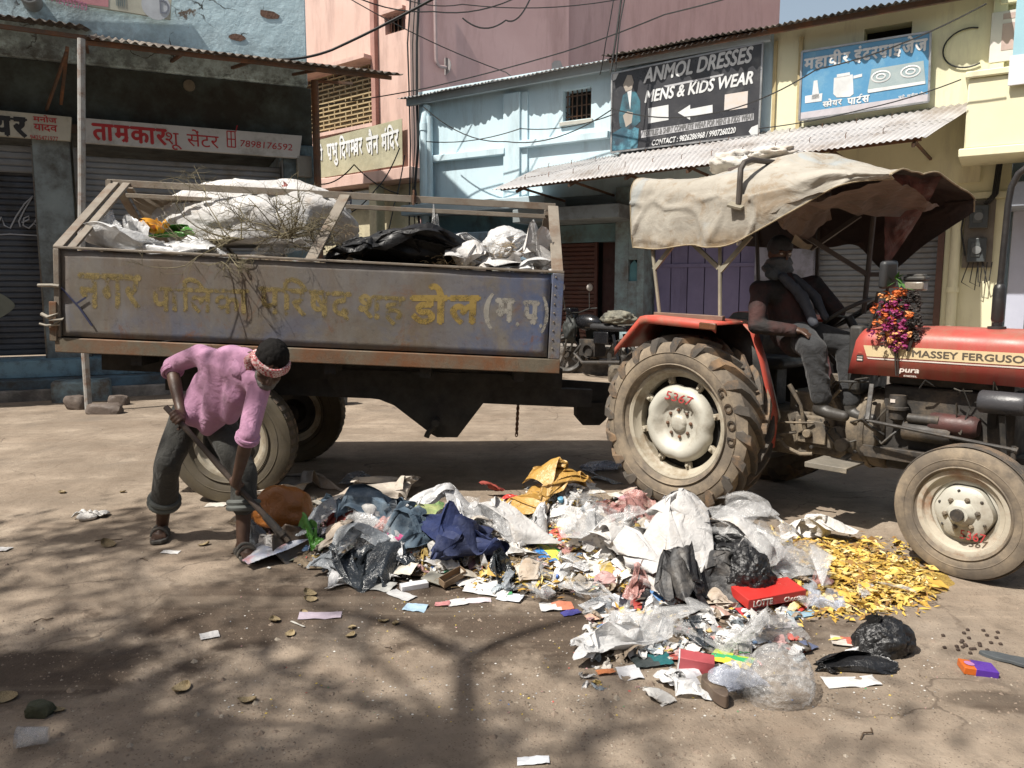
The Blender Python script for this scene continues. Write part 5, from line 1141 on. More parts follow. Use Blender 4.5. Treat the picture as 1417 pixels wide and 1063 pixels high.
# fenders: sheet arched over the wheel with a hanging inner shell
def fender(sd):
    y0, y1 = sd * .86, sd * .42; e = TR
    pf = [(-.50, 1.16), (-.27, 1.40), (-.22, 1.41), (.33, 1.38), (.36, 1.36)]
    b = MB(); vs = []
    for x, z in pf: vs += [V((x, y0, z)), V((x, y1, z))]
    b.add(vs, [(2*i, 2*i+1, 2*i+3, 2*i+2) for i in range(len(pf)-1)])
    o = b.build('fender', m_redold, e, ang=30, solid=.006, recalc=True)
    b = MB(); vs = []
    for x, z in pf: vs += [V((x, y0, z)), V((x, y0 * 1.003, z - .055))]
    b.add(vs, [(2*i, 2*i+1, 2*i+3, 2*i+2) for i in range(len(pf)-1)]); b.build('fender_lip', m_redold, e, ang=30, solid=.005, recalc=True)
    b = MB(); vs = [V((x, y1, z)) for x, z in pf] + [V((.50, y1, 1.1)), V((.62, y1, .72)), (.52, y1, .46), V((.2, y1, .95)), V((-.35, y1, .95))]
    b.add(vs, [tuple(range(len(vs)))]); b.build('fender_inner', m_black, e, solid=.006)  # black here paints in the shade behind the driver
    b = MB(); vs = []
    for x, z in ((.34, 1.375), (.42, 1.3), (.50, 1.1), (.6, .74), (.58, .5)): vs += [V((x, y1 - sd * 0, z)), V((x + .0, y1 + sd * .10, z))]
    b.add(vs, [(2*i, 2*i+1, 2*i+3, 2*i+2) for i in range(4)]); b.build('fender_guard', m_redold, e, solid=.006, recalc=True)
fender(-1); fender(1)
part('fender_lamp', mat('lamp_amber_dark', (.16, .06, .025), (.1, .05, .03), r=.3), lambda b: b.box((.3, -.868, 1.352), (.13, .02, .045), (0, .05, 0)), .006)
part('handrail', mat('rail_brown', (.2, .13, .09), (.14, .09, .07), s=6, r=.6), lambda b: (b.bar((-.24, -.72, 1.415), (.33, -.72, 1.40), .04, .035),), .004)
# seat, steering
part('seat', mat('seat_black', (.03, .03, .032), r=.6), lambda b: (b.bx(.08, .5, -.2, .2, 1.02, 1.1), b.bx(.06, .14, -.2, .2, 1.1, 1.38)), .03)
part('seat_spring', m_black, lambda b: b.bx(.2, .4, -.08, .08, .74, 1.02), .01)
part('dash', m_black, lambda b: (b.bx(.98, 1.07, -.24, .24, .9, 1.36),), .02)
st = V((.86, 0, 1.42)); ax = V((-.55, 0, .83)).normalized(); a_, b_ = fr_t(ax)
part('steering_wheel', m_black, lambda b: (b.tube([st + a_ * .2 * math.cos(t) + b_ * .2 * math.sin(t) for t in [2*PI*k/28 for k in range(28)]], .014, 8, closed=True), *[b.tube([st - ax * .02, st + (a_ * math.cos(t) + b_ * math.sin(t)) * .2], .009, 6) for t in (0, 2.1, 4.2)]), 0)
part('steering_column', m_black, lambda b: b.tube([st - ax * .02, st - ax * .48], .03, 10), 0)
# side mirror and lamp on the dash side
m1 = ex(1229, 380, -.3); part('mirror', mat('mirror_shell', (.045, .047, .05), r=.45, bump=0), lambda b: b.box(m1, (.055, .12, .175), (.1, .12, -.35)), .022, seg=4)
part('mirror_stalk', m_black, lambda b: (b.tube([m1 - V((0, 0, .06)), m1 + V((.0, .0, -.16)), (1.08, -.22, 1.3)], .01, 8), b.tube([(1.1, -.2, 1.34), (1.14, -.2, 1.58)], .012, 8)), 0)
l_ = ex(1268, 392, -.16); part('work_lamp', m_black, lambda b: (b.box(l_ + V((0, 0, .028)), (.13, .1, .03)), b.box(l_ + V((0, .0, .048)), (.1, .08, .02)),), .014)
part('lamp_lens', mat('lens_dirty', (.25, .22, .18), (.17, .14, .11), s=9, r=.3), lambda b: b.box(l_ + V((0, 0, -.018)), (.115, .09, .055)), .01)
# canopy frame
m_pole = mat('canopy_pole', (.07, .055, .045), (.045, .037, .03), s=6, r=.6); m_polep = mat('canopy_pole_pale', (.3, .27, .2), (.2, .18, .14), s=6, r=.6)
def pole(a, c, r_=.017, m=None): 
    b = MB(); b.tube([a, c], r_, 8); return b.build('canopy_pole', m or m_pole, TR)
pole((-.2, -.72, 1.42), (-.28, -.72, 1.9), .013, m_polep); pole((.3, -.72, 1.41), (.28, -.72, 1.92), .013, m_polep)
pole((-.2, .72, 1.42), (-.28, .72, 2.45)); pole((.3, .72, 1.4), (.28, .72, 2.4))
for a, c in (((-.26, -.72, 1.74), (-.08, -.72, 1.93)), ((.28, -.72, 1.74), (.06, -.72, 1.92)), ((.29, -.72, 1.72), (.5, -.7, 1.95))):
    b = MB(); b.bar(a, c, .03, .02, (0, 1, 0)); b.build('canopy_brace', m_polep, TR)
pA1, pA2 = ex(1213, 262, -.0), ex(1195, 434, -.0); pole(pA2, pA1, .018)
j = ex(1200, 380, .0); 
b = MB(); b.bar(j, ex(1100, 318, -.25), .035, .03); b.build('canopy_brace', m_pole, TR)
b = MB(); b.bar(ex(1122, 345, .2), ex(1190, 298, .2), .03, .03); b.build('canopy_brace', m_pole, TR)
b = MB(); b.bar(j + V((-.02, 0, 0)), j + V((.1, .05, 0)), .03, .03); b.build('canopy_brace', m_pole, TR)
# canopy cloth: stations along x, each a cross section from near hem to far hem
def canopy_mat():
    t = NT('canvas'); co = t.co(rnd=False)
    c = t.mix(t.ramp(t.noise(1.6, 8, .7, co, .4), .35, .65), (.41, .385, .335), (.27, .245, .205))
    c = t.mix(t.mul(t.ramp(t.noise(3.6, 8, .75, co, 1.0), .52, .62), .65), c, (.22, .155, .09))
    c = t.mix(t.mul(t.ramp(t.noise(2.2, 5, .6, t.co((1, 1, .5)), 1.5), .56, .66), .5), c, (.30, .36, .40))
    sp = t.n("SeparateXYZ"); t.l(co, sp.inputs[0])
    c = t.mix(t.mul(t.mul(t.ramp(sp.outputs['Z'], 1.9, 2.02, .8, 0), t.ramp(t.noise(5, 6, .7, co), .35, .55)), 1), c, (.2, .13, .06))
    geo = t.n("NewGeometry"); c = t.mix(geo.outputs['Backfacing'], c, (.055, .042, .036))  # underside shade put into the colour: back faces of the cloth darkened
    t.col(c); t.set(Roughness=.9); b = t.bump(t.noise(3.5, 5, .6, co, 1.2), .03, .5); b = t.bump(t.noise(14, 5, .6, t.co((.6, 1, 1.5)), .8), .007, .5, b); t.bump(t.noise(260, 2, .5, co), .0015, .4, b); return t.mat
ST = [  # x, near hem (y,z), near eave, near-mid, ridge, far-mid, far eave, far hem
 (-.45, [(-.74, 1.90), (-.76, 2.15), (-.72, 2.39), (-.40, 2.42), (0, 2.48), (.4, 2.55), (.72, 2.52), (.74, 2.2), (.74, 1.98)]),
 (-.20, [(-.76, 1.885), (-.78, 2.15), (-.72, 2.36), (-.40, 2.40), (0, 2.47), (.4, 2.56), (.72, 2.54), (.76, 2.2), (.76, 1.95)]),
 (.08, [(-.78, 1.90), (-.79, 2.13), (-.72, 2.335), (-.38, 2.42), (0, 2.50), (.4, 2.54), (.72, 2.50), (.76, 2.2), (.76, 1.93)]),
 (.36, [(-.79, 1.88), (-.79, 2.10), (-.72, 2.32), (-.36, 2.50), (0, 2.58), (.4, 2.55), (.72, 2.46), (.76, 2.2), (.76, 1.93)]),
 (.58, [(-.77, 1.97), (-.77, 2.12), (-.71, 2.31), (-.34, 2.53), (0, 2.56), (.4, 2.53), (.72, 2.42), (.76, 2.2), (.76, 1.94)]),
 (.82, [(-.73, 2.10), (-.73, 2.18), (-.70, 2.30), (-.34, 2.44), (0, 2.49), (.4, 2.45), (.72, 2.36), (.78, 2.05), (.80, 1.74)]),
 (1.08, [(-.70, 2.22), (-.70, 2.25), (-.68, 2.30), (-.34, 2.38), (0, 2.42), (.4, 2.37), (.72, 2.31), (.77, 2.1), (.78, 1.93)]),
 (1.34, [(-.52, 2.25), (-.55, 2.27), (-.52, 2.29), (-.26, 2.33), (.05, 2.36), (.4, 2.31), (.72, 2.25), (.75, 2.20), (.76, 2.14)])]
def cr(p0, p1, p2, p3, t): return .5 * ((2*p1) + (-p0+p2)*t + (2*p0-5*p1+4*p2-p3)*t*t + (-p0+3*p1-3*p2+p3)*t*t*t)
def canv(u, v):
    n = len(ST) - 1; m = 8; fu = min(u * n, n - 1e-6); i = int(fu); fu -= i; fv = min(v * m, m - 1e-6); j = int(fv); fv -= j
    def P_(a, c): a = max(0, min(n, a)); c = max(0, min(m, c)); return V((ST[a][0] + (.06 * ST[a][1][c][0] if a == n else 0), *ST[a][1][c]))
    rows = [cr(*[P_(i + a, j + c) for c in (-1, 0, 1, 2)], fv) for a in (-1, 0, 1, 2)]; p = cr(*rows, fu)
    sag = .045 * abs(math.sin(u * PI * 3)) * math.sin(PI * max(0, min(1, (v - .25) / .5)))
    w1 = noise.noise(p * 2.6) * .034 + noise.noise(p * 6 + V((3, 0, 0))) * .014
    q = p + V((noise.noise(p * 2), noise.noise(p * 2 + V((5, 0, 0))), noise.noise(p * 2 + V((0, 5, 0))))) * .15; r1 = abs(noise.noise(V((q.x * 2.2 - q.z * 3, q.y * 3, q.x * 1.5 + q.z * 2)))); r2 = abs(noise.noise(V((q.x * 7, q.y * 6 + q.x * 3, q.z * 5)))); w1 -= .015 * math.exp(-(r1 / .05) ** 2) + .006 * math.exp(-(r2 / .07) ** 2)
    hem = (1 if v < .2 or v > .8 else 0); 
    return p + V((noise.noise(p * 3 + V((9, 0, 0))) * .02, w1 * (1.1 if hem else .5), -sag + w1 * (.3 if hem else .9)))
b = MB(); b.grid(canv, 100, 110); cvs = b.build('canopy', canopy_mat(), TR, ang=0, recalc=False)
cvs.data.shade_smooth()
b = MB(); b.tube([canv(k / 60, 0.004) for k in range(61)], .005, 6); b.tube([canv(1, k / 60) for k in range(61)], .006, 6); b.tube([canv(0, k / 40) for k in range(41)], .005, 6); b.build('hem', mat('canvas_hem', (.36, .3, .2), (.2, .15, .09), s=14, r=.9), TR)
# torn inner flaps and front sag
m_ragd = mat('ragged_cloth', (.17, .125, .10), (.10, .075, .06), s=4, r=.9, fold=5)
def flap(pts4, name, m, amp=.03, nu=20, nv=16, parent=TR, seed=0):
    a, c, d, e = map(V, pts4); b = MB()
    def f(u, v):
        p = a.lerp(c, u).lerp(d.lerp(e, u), v); n_ = (c - a).cross(d - a).normalized(); return p + n_ * (amp * noise.noise(p * 7 + V((seed, 0, 0))) + amp * .5 * noise.noise(p * 17))
    b.grid(f, nu, nv); return b.build(name, m, parent, ang=0)
flap([canv(.72, .03), canv(1, .03), ex(1245, 300, -.1), ex(1300, 285, .2)], 'inner_flap', m_ragd, .04, seed=3)
flap([canv(.80, .55), canv(1, .55), ex(1225, 372, .5), ex(1262, 318, .55)], 'inner_flap', mat('printed_rag', (.06, .05, .05), (.18, .07, .06), s=6, r=.9, dirt=(.2, .2, .2), ds=5, dt=.64), .05, seed=9)
flap([canv(.62, .08), canv(.82, .10), ex(1105, 335, -.25), ex(1150, 300, -.1)], 'inner_flap', m_ragd, .05, seed=8)
flap([ex(1095, 338, -.3), ex(1120, 346, -.2), ex(1100, 325, -.35), ex(1125, 340, -.25)], 'torn_strip', m_polep, .03)
# bent pipe on top with a little plate, dark opening and white rag behind
b = MB(); b.tube([ex(1022, 283, -.80), ex(1024, 250, -.80), ex(1025, 234, -.79), ex(1030, 225, -.76), ex(1040, 221, -.68), ex(1078, 226, -.38)], .019, 10); b.build('roof_pipe', m_pole, TR)
q6 = ex(1020, 284, -.80); part('roof_plate', m_polep, lambda b: b.box(q6, (.1, .1, .02), (.4, .3, .2)), .003)
flap([ex(1008, 232, .0), ex(1078, 226, -.1), ex(1002, 262, -.15), ex(1068, 262, -.3)], 'canopy_tear', mat('tear_dark', (.07, .05, .04), r=.9), .02, seed=5)
def cloth_blob(name, m, c, rx, ry, rz_, parent, seed, nn=3, sc_=6):
    bm = bmesh.new(); bmesh.ops.create_icosphere(bm, subdivisions=nn + 1, radius=1)
    for v in bm.verts:
        k = 1 + .3 * noise.noise(v.co * 2 + V((seed, 0, 0))) - .25 * abs(noise.noise(v.co * sc_ * .5 + V((seed, 3, 0)))) + .12 * noise.noise(v.co * sc_ + V((0, seed, 0)))
        v.co = V((v.co.x * rx * k, v.co.y * ry * k, v.co.z * rz_ * k))
    me = bpy.data.meshes.new(name); bm.to_mesh(me); bm.free(); me.materials.append(m); me.shade_smooth(); o = bpy.data.objects.new(name, me); COL.objects.link(o); o.location = c
    if parent: o.parent = parent
    return o
m_whiterag = mat('white_rag', (.62, .6, .56), (.5, .47, .42), s=5, r=.9, dirt=(.35, .25, .18), dt=.62, fold=9)
cloth_blob('roof_rag', m_whiterag, ex(1018, 226, .25), .2, .2, .10, TR, 2); cloth_blob('roof_rag', m_whiterag, ex(1068, 212, -.05), .17, .12, .05, TR, 4); cloth_blob('roof_rag', mat('red_rag', (.3, .08, .06), fold=9), ex(1062, 215, .15), .08, .07, .03, TR, 7)
# garland of marigolds and purple flowers on the dash
def flower(b, c, r_, mi):
    for k in range(16):
        d = V((random.gauss(0, 1), random.gauss(0, 1), random.gauss(0, 1))).normalized(); a, e = fr_t(d); p = c + d * r_ * random.uniform(.5, 1); s_ = r_ * .5
        b.add([p + a * s_, p + e * s_ * .6, p - a * s_, p - e * s_ * .6 + d * s_ * .5], [(0, 1, 2, 3)], mi, False)
random.seed(8); mo = mat('marigold', (.6, .15, .02), (.45, .09, .02), s=30, bump=0); mp_ = mat('purple_flower', (.3, .02, .12), (.2, .02, .1), s=30, bump=0); mgn = mat('leaf_green', (.06, .16, .03), (.04, .1, .02), s=20); mbk = mat('withered', (.04, .03, .025)); mpk = mat('peach_flower', (.75, .36, .14), s=20, bump=0)
gd = MB()
pts = []
for k in range(120):
    px = random.gauss(1233, 12); py = random.uniform(402, 482); 
    if abs(px - 1234) > 30: continue
    c = ex(px, py, -.31 + random.uniform(-.02, .05)); t_ = random.random(); mi = (0 if t_ < .36 else 1 if t_ < .68 else 3 if t_ < .8 else 4)
    if py > 450 and mi == 0: mi = 4 if random.random() < .5 else 1
    flower(gd, c, random.uniform(.016, .03), mi)
for k in range(60):
    c = ex(random.gauss(1262, 7), random.uniform(405, 470), -.27); flower(gd, c, .02, 3)
for k in range(9):
    c = ex(random.uniform(1236, 1256), random.uniform(378, 402), -.3); d = V((random.uniform(-1, 1), -.3, random.uniform(-1, .6))).normalized(); a, e = fr_t(d); gd.add([c, c + d * .03 + a * .014, c + d * .075, c + d * .03 - a * .014], [(0, 1, 2, 3)], 2)
gl = gd.build('flower_garland', [mo, mp_, mgn, mbk, mpk], None, ang=0); gl.matrix_world = XM
tag(gl, 'garland of orange marigolds and purple flowers hanging at the rear of the red hood', 'garland')
b = MB(); b.tube([ex(1233, 440, -.3), ex(1238, 480, -.29), ex(1240, 520, -.285)], .006, 5); b.tube([ex(1236, 440, -.3), ex(1242, 485, -.29), ex(1243, 521, -.285)], .004, 5)
b.tube([ex(1262, 470, -.29), ex(1256, 486, -.29)], .012, 6); b.build('ribbon', mbk, gl)
# ================= PEOPLE =================
def sphere(b, c, r, M=None, n=12, mi=0):
    """r: radius or (rx, ry, rz); M orients the ellipsoid"""
    rr = (r, r, r) if isinstance(r, (int, float)) else r; c = V(c); vs = [V((0, 0, rr[2]))]; m = n // 2 + 2
    for i in range(1, m):
        t = PI * i / m
        for j in range(n): a = 2*PI*j/n; vs.append(V((rr[0]*math.sin(t)*math.cos(a), rr[1]*math.sin(t)*math.sin(a), rr[2]*math.cos(t))))
    vs.append(V((0, 0, -rr[2]))); vs = [c + (M @ p if M else p) for p in vs]; L = len(vs) - 1
    fs = [(0, 1+j, 1+(j+1) % n) for j in range(n)] + [(1+(i-1)*n+j, 1+i*n+j, 1+i*n+(j+1) % n, 1+(i-1)*n+(j+1) % n) for i in range(1, m-1) for j in range(n)] + [(L, 1+(m-2)*n+(j+1) % n, 1+(m-2)*n+j) for j in range(n)]
    b.add(vs, fs, mi)
def limb(b, pts, rs, n=14):
    """rounded tapered chain"""
    pts = [V(p) for p in pts]
    for (p, q), (r0, r1) in zip(zip(pts, pts[1:]), zip(rs, rs[1:])):
        k = 4; b.tube([p.lerp(q, i/k) for i in range(k+1)], [r0 + (r1-r0)*i/k for i in range(k+1)], n)
    for p, r_ in zip(pts, rs): sphere(b, p, r_ * 1.0)
def fuse(b, name, m, parent, org, voxel=.008, it=3, disp=None, ang=0):
    me = bpy.data.meshes.new("tmp"); me.from_pydata(b.v, [], b.f); o = bpy.data.objects.new("tmp", me); COL.objects.link(o)
    bm = bmesh.new(); bm.from_mesh(me); bmesh.ops.recalc_face_normals(bm, faces=bm.faces); bm.to_mesh(me); bm.free()
    md = o.modifiers.new("r", 'REMESH'); md.mode = 'VOXEL'; md.voxel_size = voxel
    if it: s_ = o.modifiers.new("s", 'SMOOTH'); s_.factor = .5; s_.iterations = it
    dg = bpy.context.evaluated_depsgraph_get(); out = bpy.data.meshes.new_from_object(o.evaluated_get(dg)); bpy.data.objects.remove(o); org = V(org)
    if disp:
        ns = [v.normal.copy() for v in out.vertices]
        for v, n_ in zip(out.vertices, ns): v.co = v.co + disp(v.co, n_)
    for v in out.vertices: v.co -= org
    out.name = name; out.materials.clear(); out.materials.append(m); out.shade_smooth()
    q = bpy.data.objects.new(name, out); COL.objects.link(q); q.parent = parent; return q
def grip(b, c, ax, palm, r_=.024, fr=.0095, s_=1):
    """a closed hand round a shaft: palm side given, four fingers curled over, thumb the other way; returns wrist-side point"""
    ax = ax.normalized(); palm = (palm - ax * palm.dot(ax)).normalized(); side = ax.cross(palm).normalized() * s_
    M = Matrix((palm, side, ax)).transposed()
    sphere(b, c + palm * .036, (.020, .034, .044), M, 14)
    for k in range(4):
        o = c + ax * (.033 - .022 * k); L = (.95, 1.05, 1, .82)[k]; pts = []
        for t in range(8): a = R(-15) + t / 7 * R(215) * L; pts.append(o + palm * math.cos(a) * (r_ + .008) + side * math.sin(a) * (r_ + .010))
        limb(b, pts, [fr * 1.15] * 3 + [fr] * 3 + [fr * .9, fr * .85], 8)
    pts = []
    for t in range(5): a = R(-25) - t / 4 * R(125); pts.append(c + ax * (.042 + .006 * t) + palm * math.cos(a) * (r_ + .012) + side * math.sin(a) * (r_ + .012))
    limb(b, pts, [fr * 1.5, fr * 1.35, fr * 1.2, fr * 1.1, fr * .9], 8)
    return c + palm * .05
m_skin = mat('dark_brown_skin', (.085, .045, .029), (.06, .033, .022), s=12, r=.55, bump=.25, bs=160, bd=.001)
m_hair = mat('black_hair', (.006, .005, .005), (.012, .011, .01), s=60, r=.9, spec=.15, bump=.8, bs=220, bd=.004)
def wr(a1, a2, f1, f2, seed=0, dirv=None):
    def d(co, n_):
        q = co + V((seed, 0, 0)); h = a1 * noise.noise(q * f1) + a2 * (abs(noise.noise(q * f2)) - .2)
        if dirv: t = q.dot(dirv); h += a2 * .8 * math.sin(t * f2 * 4 + 5 * noise.noise(q * 4))* (.5 + .5 * noise.noise(q * 5))
        return n_ * h
    return d
def folds(seed, k=1.0):
    # long soft creases running with the cloth, sharp on one side
    def d(co, n_):
        q = co + V((seed, seed * .3, 0)); t1 = (q.x * 15 - q.y * 9 + q.z * 4) + 4.5 * noise.noise(q * 2.4); t2 = (q.x * 9 + q.y * 12 + q.z * 22) + 5 * noise.noise(q * 3 + V((7, 0, 0)))
        m1 = max(0, .25 + 1.1 * noise.noise(q * 2.6 + V((2, 2, 0)))); m2 = max(0, 1.6 * noise.noise(q * 3.5 + V((0, 9, 0))))
        return n_ * k * (.007 * m1 * (1 - 2 * abs(math.sin(t1))) + .006 * m2 * (1 - 2 * abs(math.sin(t2))) + .005 * noise.noise(q * 5))
    return d
# ---- worker ----
WO = V((-1.92, 4.7, 0)); WK = thing('person', 'bending man in a pink shirt and red headband shovelling rubbish', 'person', WO)
pel, bel, che, nek = P(280, 560, 4.80), P(294, 535, 4.72), P(320, 508, 4.60), P(347, 500, 4.50)
hd = P(374, 506, 4.36)
shR, elR = P(276, 491, 4.68), P(237, 506, 4.80)
shL, elL = P(360, 530, 4.40), P(343, 604, 4.24)
H0 = P(229, 563, 4.52); H1 = P(432, 786, 4.40); hax = (H1 - H0).normalized()
def hp(px): 
    best = min(range(200), key=lambda k: abs((lambda q: 708.5 + FPX * q.x / (q.y*math.cos(PITCH) - (q.z-CAMZ)*math.sin(PITCH)))(H0.lerp(H1, k/199)) - px)); return H0.lerp(H1, best / 199)
gR, gL = hp(243), hp(326)
hipR, knR, anR = P(262, 572, 4.86), P(232, 640, 4.66), P(224, 733, 4.87)
hipL, knL, anL = P(298, 575, 4.80), P(338, 655, 4.60), P(336, 757, 4.50)
b = MB()
limb(b, [pel, bel, che, nek], [.12, .115, .125, .06]); limb(b, [shR, che, shL], [.055, .08, .055]); limb(b, [nek, hd], [.05, .05])
wR = grip(b, gR, hax, (elR - gR), .02); wL = grip(b, gL, hax, V((-.25, -.5, .8)), .02, s_=-1)
limb(b, [shR, elR, elR.lerp(wR, .35), wR], [.05, .038, .04, .026]); limb(b, [shL, elL, elL.lerp(wL, .3), wL], [.05, .038, .04, .026])
limb(b, [hipR, knR, knR.lerp(anR, .35), anR], [.085, .055, .052, .036]); limb(b, [hipL, knL, knL.lerp(anL, .35), anL], [.085, .055, .052, .036])
def foot(b, an, toe):
    an = V(an); d = V((toe.x - an.x, toe.y - an.y, 0)).normalized(); sd = V((-d.y, d.x, 0)); heel = V((an.x, an.y, .045)) - d * .045
    limb(b, [an, heel], [.036, .032]); limb(b, [V((an.x, an.y, .06)), V((an.x, an.y, .045)) + d * .09], [.034, .026])
    for k in range(5):
        o = (k - 2) * .0165; L = (.165, .17, .162, .152, .138)[k if toe.x > 0 else k]; limb(b, [V((an.x, an.y, .045)) + d * .06 + sd * o * .8, V((an.x, an.y, .035)) + d * .12 + sd * o, V((an.x, an.y, .026)) + d * L + sd * o * 1.15], [.016, .0115, .0095], 8)
    return d, sd
tR, tL = G(219, 752), G(352, 782)
dR, sR = foot(b, anR, tR); dL, sL = foot(b, anL, tL)
# head: crown up-right towards the camera, face down
cr_ = V((.42, -.52, .74)).normalized(); fa = V((.12, -.62, -.5)); fa = (fa - cr_ * fa.dot(cr_)).normalized(); ea = cr_.cross(fa).normalized(); HM = Matrix((ea, fa, cr_)).transposed() * 1.1
def hq_(x, y, z): return hd + HM @ V((x, y, z))
sphere(b, hq_(0, -.01, .02), (.076, .095, .10), HM, 20); sphere(b, hq_(0, .03, -.05), (.055, .06, .065), HM, 16)
sphere(b, hq_(0, .1, -.015), (.013, .022, .022), HM); limb(b, [hq_(0, .088, .03), hq_(0, .11, -.02)], [.009, .012], 8)
for s_ in (-1, 1):
    sphere(b, hq_(s_ * .078, -.005, .0), (.010, .018, .032), HM); sphere(b, hq_(s_ * .033, .075, .03), (.02, .014, .008), HM); sphere(b, hq_(s_ * .04, .062, -.015), (.022, .02, .02), HM)
limb(b, [hq_(-.02, .086, -.052), hq_(.02, .086, -.052)], [.009, .009], 8); sphere(b, hq_(0, .078, -.085), (.022, .018, .018), HM)
fuse(b, 'body', m_skin, WK, WO, .0065, 2)
for s_ in (-1, 1):
    b = MB(); sphere(b, hq_(s_ * .031, .082, .016), (.011, .006, .007), HM); o = b.build('eye', mat('eye_white', (.55, .5, .45), r=.2, bump=0), WK); o.location = -WO
b = MB(); sphere(b, hq_(0, -.022, .042), (.086, .1, .098), HM, 20); sphere(b, hq_(0, -.055, -.01), (.076, .066, .07), HM, 16)
fuse(b, 'hair', m_hair, WK, WO, .007, 2, lambda co, n_: n_ * (.004 * noise.noise(co * 60) + .004 * noise.noise(co * 25)))
def check_mat():
    t = NT('checked_headcloth'); co = t.co(rnd=False); w1 = t.n("TexChecker"); w1.inputs['Scale'].default_value = 75; t.l(co, w1.inputs['Vector']); w1.inputs['Color1'].default_value = (.36, .07, .08, 1); w1.inputs['Color2'].default_value = (.58, .50, .48, 1)
    t.col(t.mix(t.ramp(t.noise(9, 5), .35, .65, 0, .5), w1.outputs['Color'], (.34, .12, .12))); t.set(Roughness=.9); t.bump(t.noise(60, 4, .6, co), .004, .6); return t.mat
b = MB(); rg = []
for k in range(28): a = 2*PI*k/28; rg.append(hq_(.086 * math.cos(a), -.014 + .105 * math.sin(a), .012 + .03 * math.sin(a) + .006 * math.sin(3*a)))
b.tube(rg, .016, 8, closed=True); rg2 = [p + HM @ V((0, 0, .02)) * 1 - (hd - p) * .02 for p in rg]; b.tube(rg2, .012, 8, closed=True); b.tube([p - HM @ V((0, 0, .014)) for p in rg], .015, 8, closed=True)
limb(b, [hq_(-.09, -.03, .01), hq_(-.1, -.06, -.05), hq_(-.085, -.05, -.10), hq_(-.05, .0, -.12)], [.022, .03, .03, .02]); limb(b, [hq_(-.08, -.08, .0), hq_(-.11, -.07, -.06)], [.016, .02])
fuse(b, 'headcloth', check_mat(), WK, WO, .006, 2, wr(.003, .004, 12, 30, 1))
b = MB(); sphere(b, hq_(0, .055, -.075), (.05, .045, .038), HM); sphere(b, hq_(-.045, .02, -.06), (.02, .035, .03), HM); sphere(b, hq_(.045, .02, -.06), (.02, .035, .03), HM)
fuse(b, 'beard', mat('grey_beard', (.16, .15, .14), (.07, .065, .06), s=50, bump=.8, bs=200), WK, WO, .007, 1, lambda co, n_: n_ * .004 * noise.noise(co * 70))
def fabric(name, c, c2, check=None, fold=8):
    t = NT(name); co = t.co(rnd=False); cc = t.mix(t.ramp(t.noise(5, 6, .6, co), .35, .7), c, c2); t.col(cc); t.set(Roughness=.9); t.b.inputs['Sheen Weight'].default_value = .1
    b1 = t.bump(t.noise(fold, 3, .5, co, 1.5), .03, .5); b2 = t.bump(t.noise(fold * 2.6, 3, .5, co, 1.2), .01, .5, b1); t.bump(t.noise(400, 2, .5, co), .001, .3, b2); return t.mat
m_shirt = fabric('pink_shirt', (.45, .235, .36), (.38, .195, .30))
b = MB(); dn = P(288, 592, 4.66)
limb(b, [pel, bel, che, nek.lerp(che, .35)], [.125, .125, .14, .10]); limb(b, [shR, che.lerp(shR, .3) + V((0, 0, -.02)), shL], [.072, .11, .074])
limb(b, [che, P(305, 560, 4.6), dn], [.13, .105, .06]); limb(b, [bel, P(270, 572, 4.66)], [.13, .09]); limb(b, [P(330, 545, 4.5), P(318, 578, 4.55)], [.09, .05])
limb(b, [shR, shR.lerp(elR, .6), elR, elR.lerp(wR, .12)], [.07, .06, .056, .054]); limb(b, [shL, shL.lerp(elL, .5), elL], [.07, .062, .06])
cufL = elL.lerp(wL, .05); limb(b, [elL, cufL], [.062, .06])
limb(b, [nek + V((-.03, 0, -.04)), nek.lerp(hd, .2)], [.085, .062])
sh_o = fuse(b, 'shirt', m_shirt, WK, WO, .0085, 45, folds(3, .8))
b = MB()
for e_, w_, in ((elR.lerp(wR, .14), elR - wR), (cufL, elL - wL)):
    d = w_.normalized(); a, c = fr_t(d)
    for s_ in (0, .022): b.tube([e_ + d * s_ + a * .058 * math.cos(t) + c * .058 * math.sin(t) for t in [2*PI*k/18 for k in range(18)]], .011, 6, closed=True)
o = b.build('cuff', m_shirt, WK); o.location = -WO
b = MB(); c0 = nek + V((.02, -.06, -.03)); b.add([c0 + V((-.09, .0, .05)), c0 + V((-.12, -.03, -.02)), c0 + V((-.04, -.06, -.07)), c0 + V((-.01, -.04, .0))], [(0, 1, 2, 3)]); o = b.build('collar', m_shirt, WK, solid=.006); o.location = -WO
m_trou = fabric('grey_trousers', (.05, .05, .044), (.033, .033, .03), fold=10)
b = MB(); cR, cL = knR.lerp(anR, .55), knL.lerp(anL, .42)
limb(b, [pel, hipR, hipR.lerp(knR, .5), knR, cR], [.115, .112, .098, .08, .08]); limb(b, [pel, hipL, hipL.lerp(knL, .5), knL, cL], [.115, .11, .098, .08, .08])
fuse(b, 'trousers', m_trou, WK, WO, .0085, 20, folds(8, .7))
b = MB()
for e_, w_ in ((cR, knR - anR), (cL, knL - anL)):
    d = w_.normalized(); a, c = fr_t(d)
    b.tube([e_ - d * .02 + a * .083 * math.cos(t) + c * .083 * math.sin(t) for t in [2*PI*k/22 for k in range(22)]], .02, 8, closed=True, flat=1.0); b.tube([e_ + d * .012 + a * .085 * math.cos(t) + c * .085 * math.sin(t) for t in [2*PI*k/22 for k in range(22)]], .017, 8, closed=True)
o = b.build('trouser_cuff', mat('cuff_grey', (.12, .13, .12), (.08, .085, .08), s=9, r=.9), WK); o.location = -WO
m_sand = mat('grey_sandal', (.10, .095, .085), (.06, .057, .052), s=10, r=.75, dirt=(.2, .17, .13), ds=9, dt=.58)
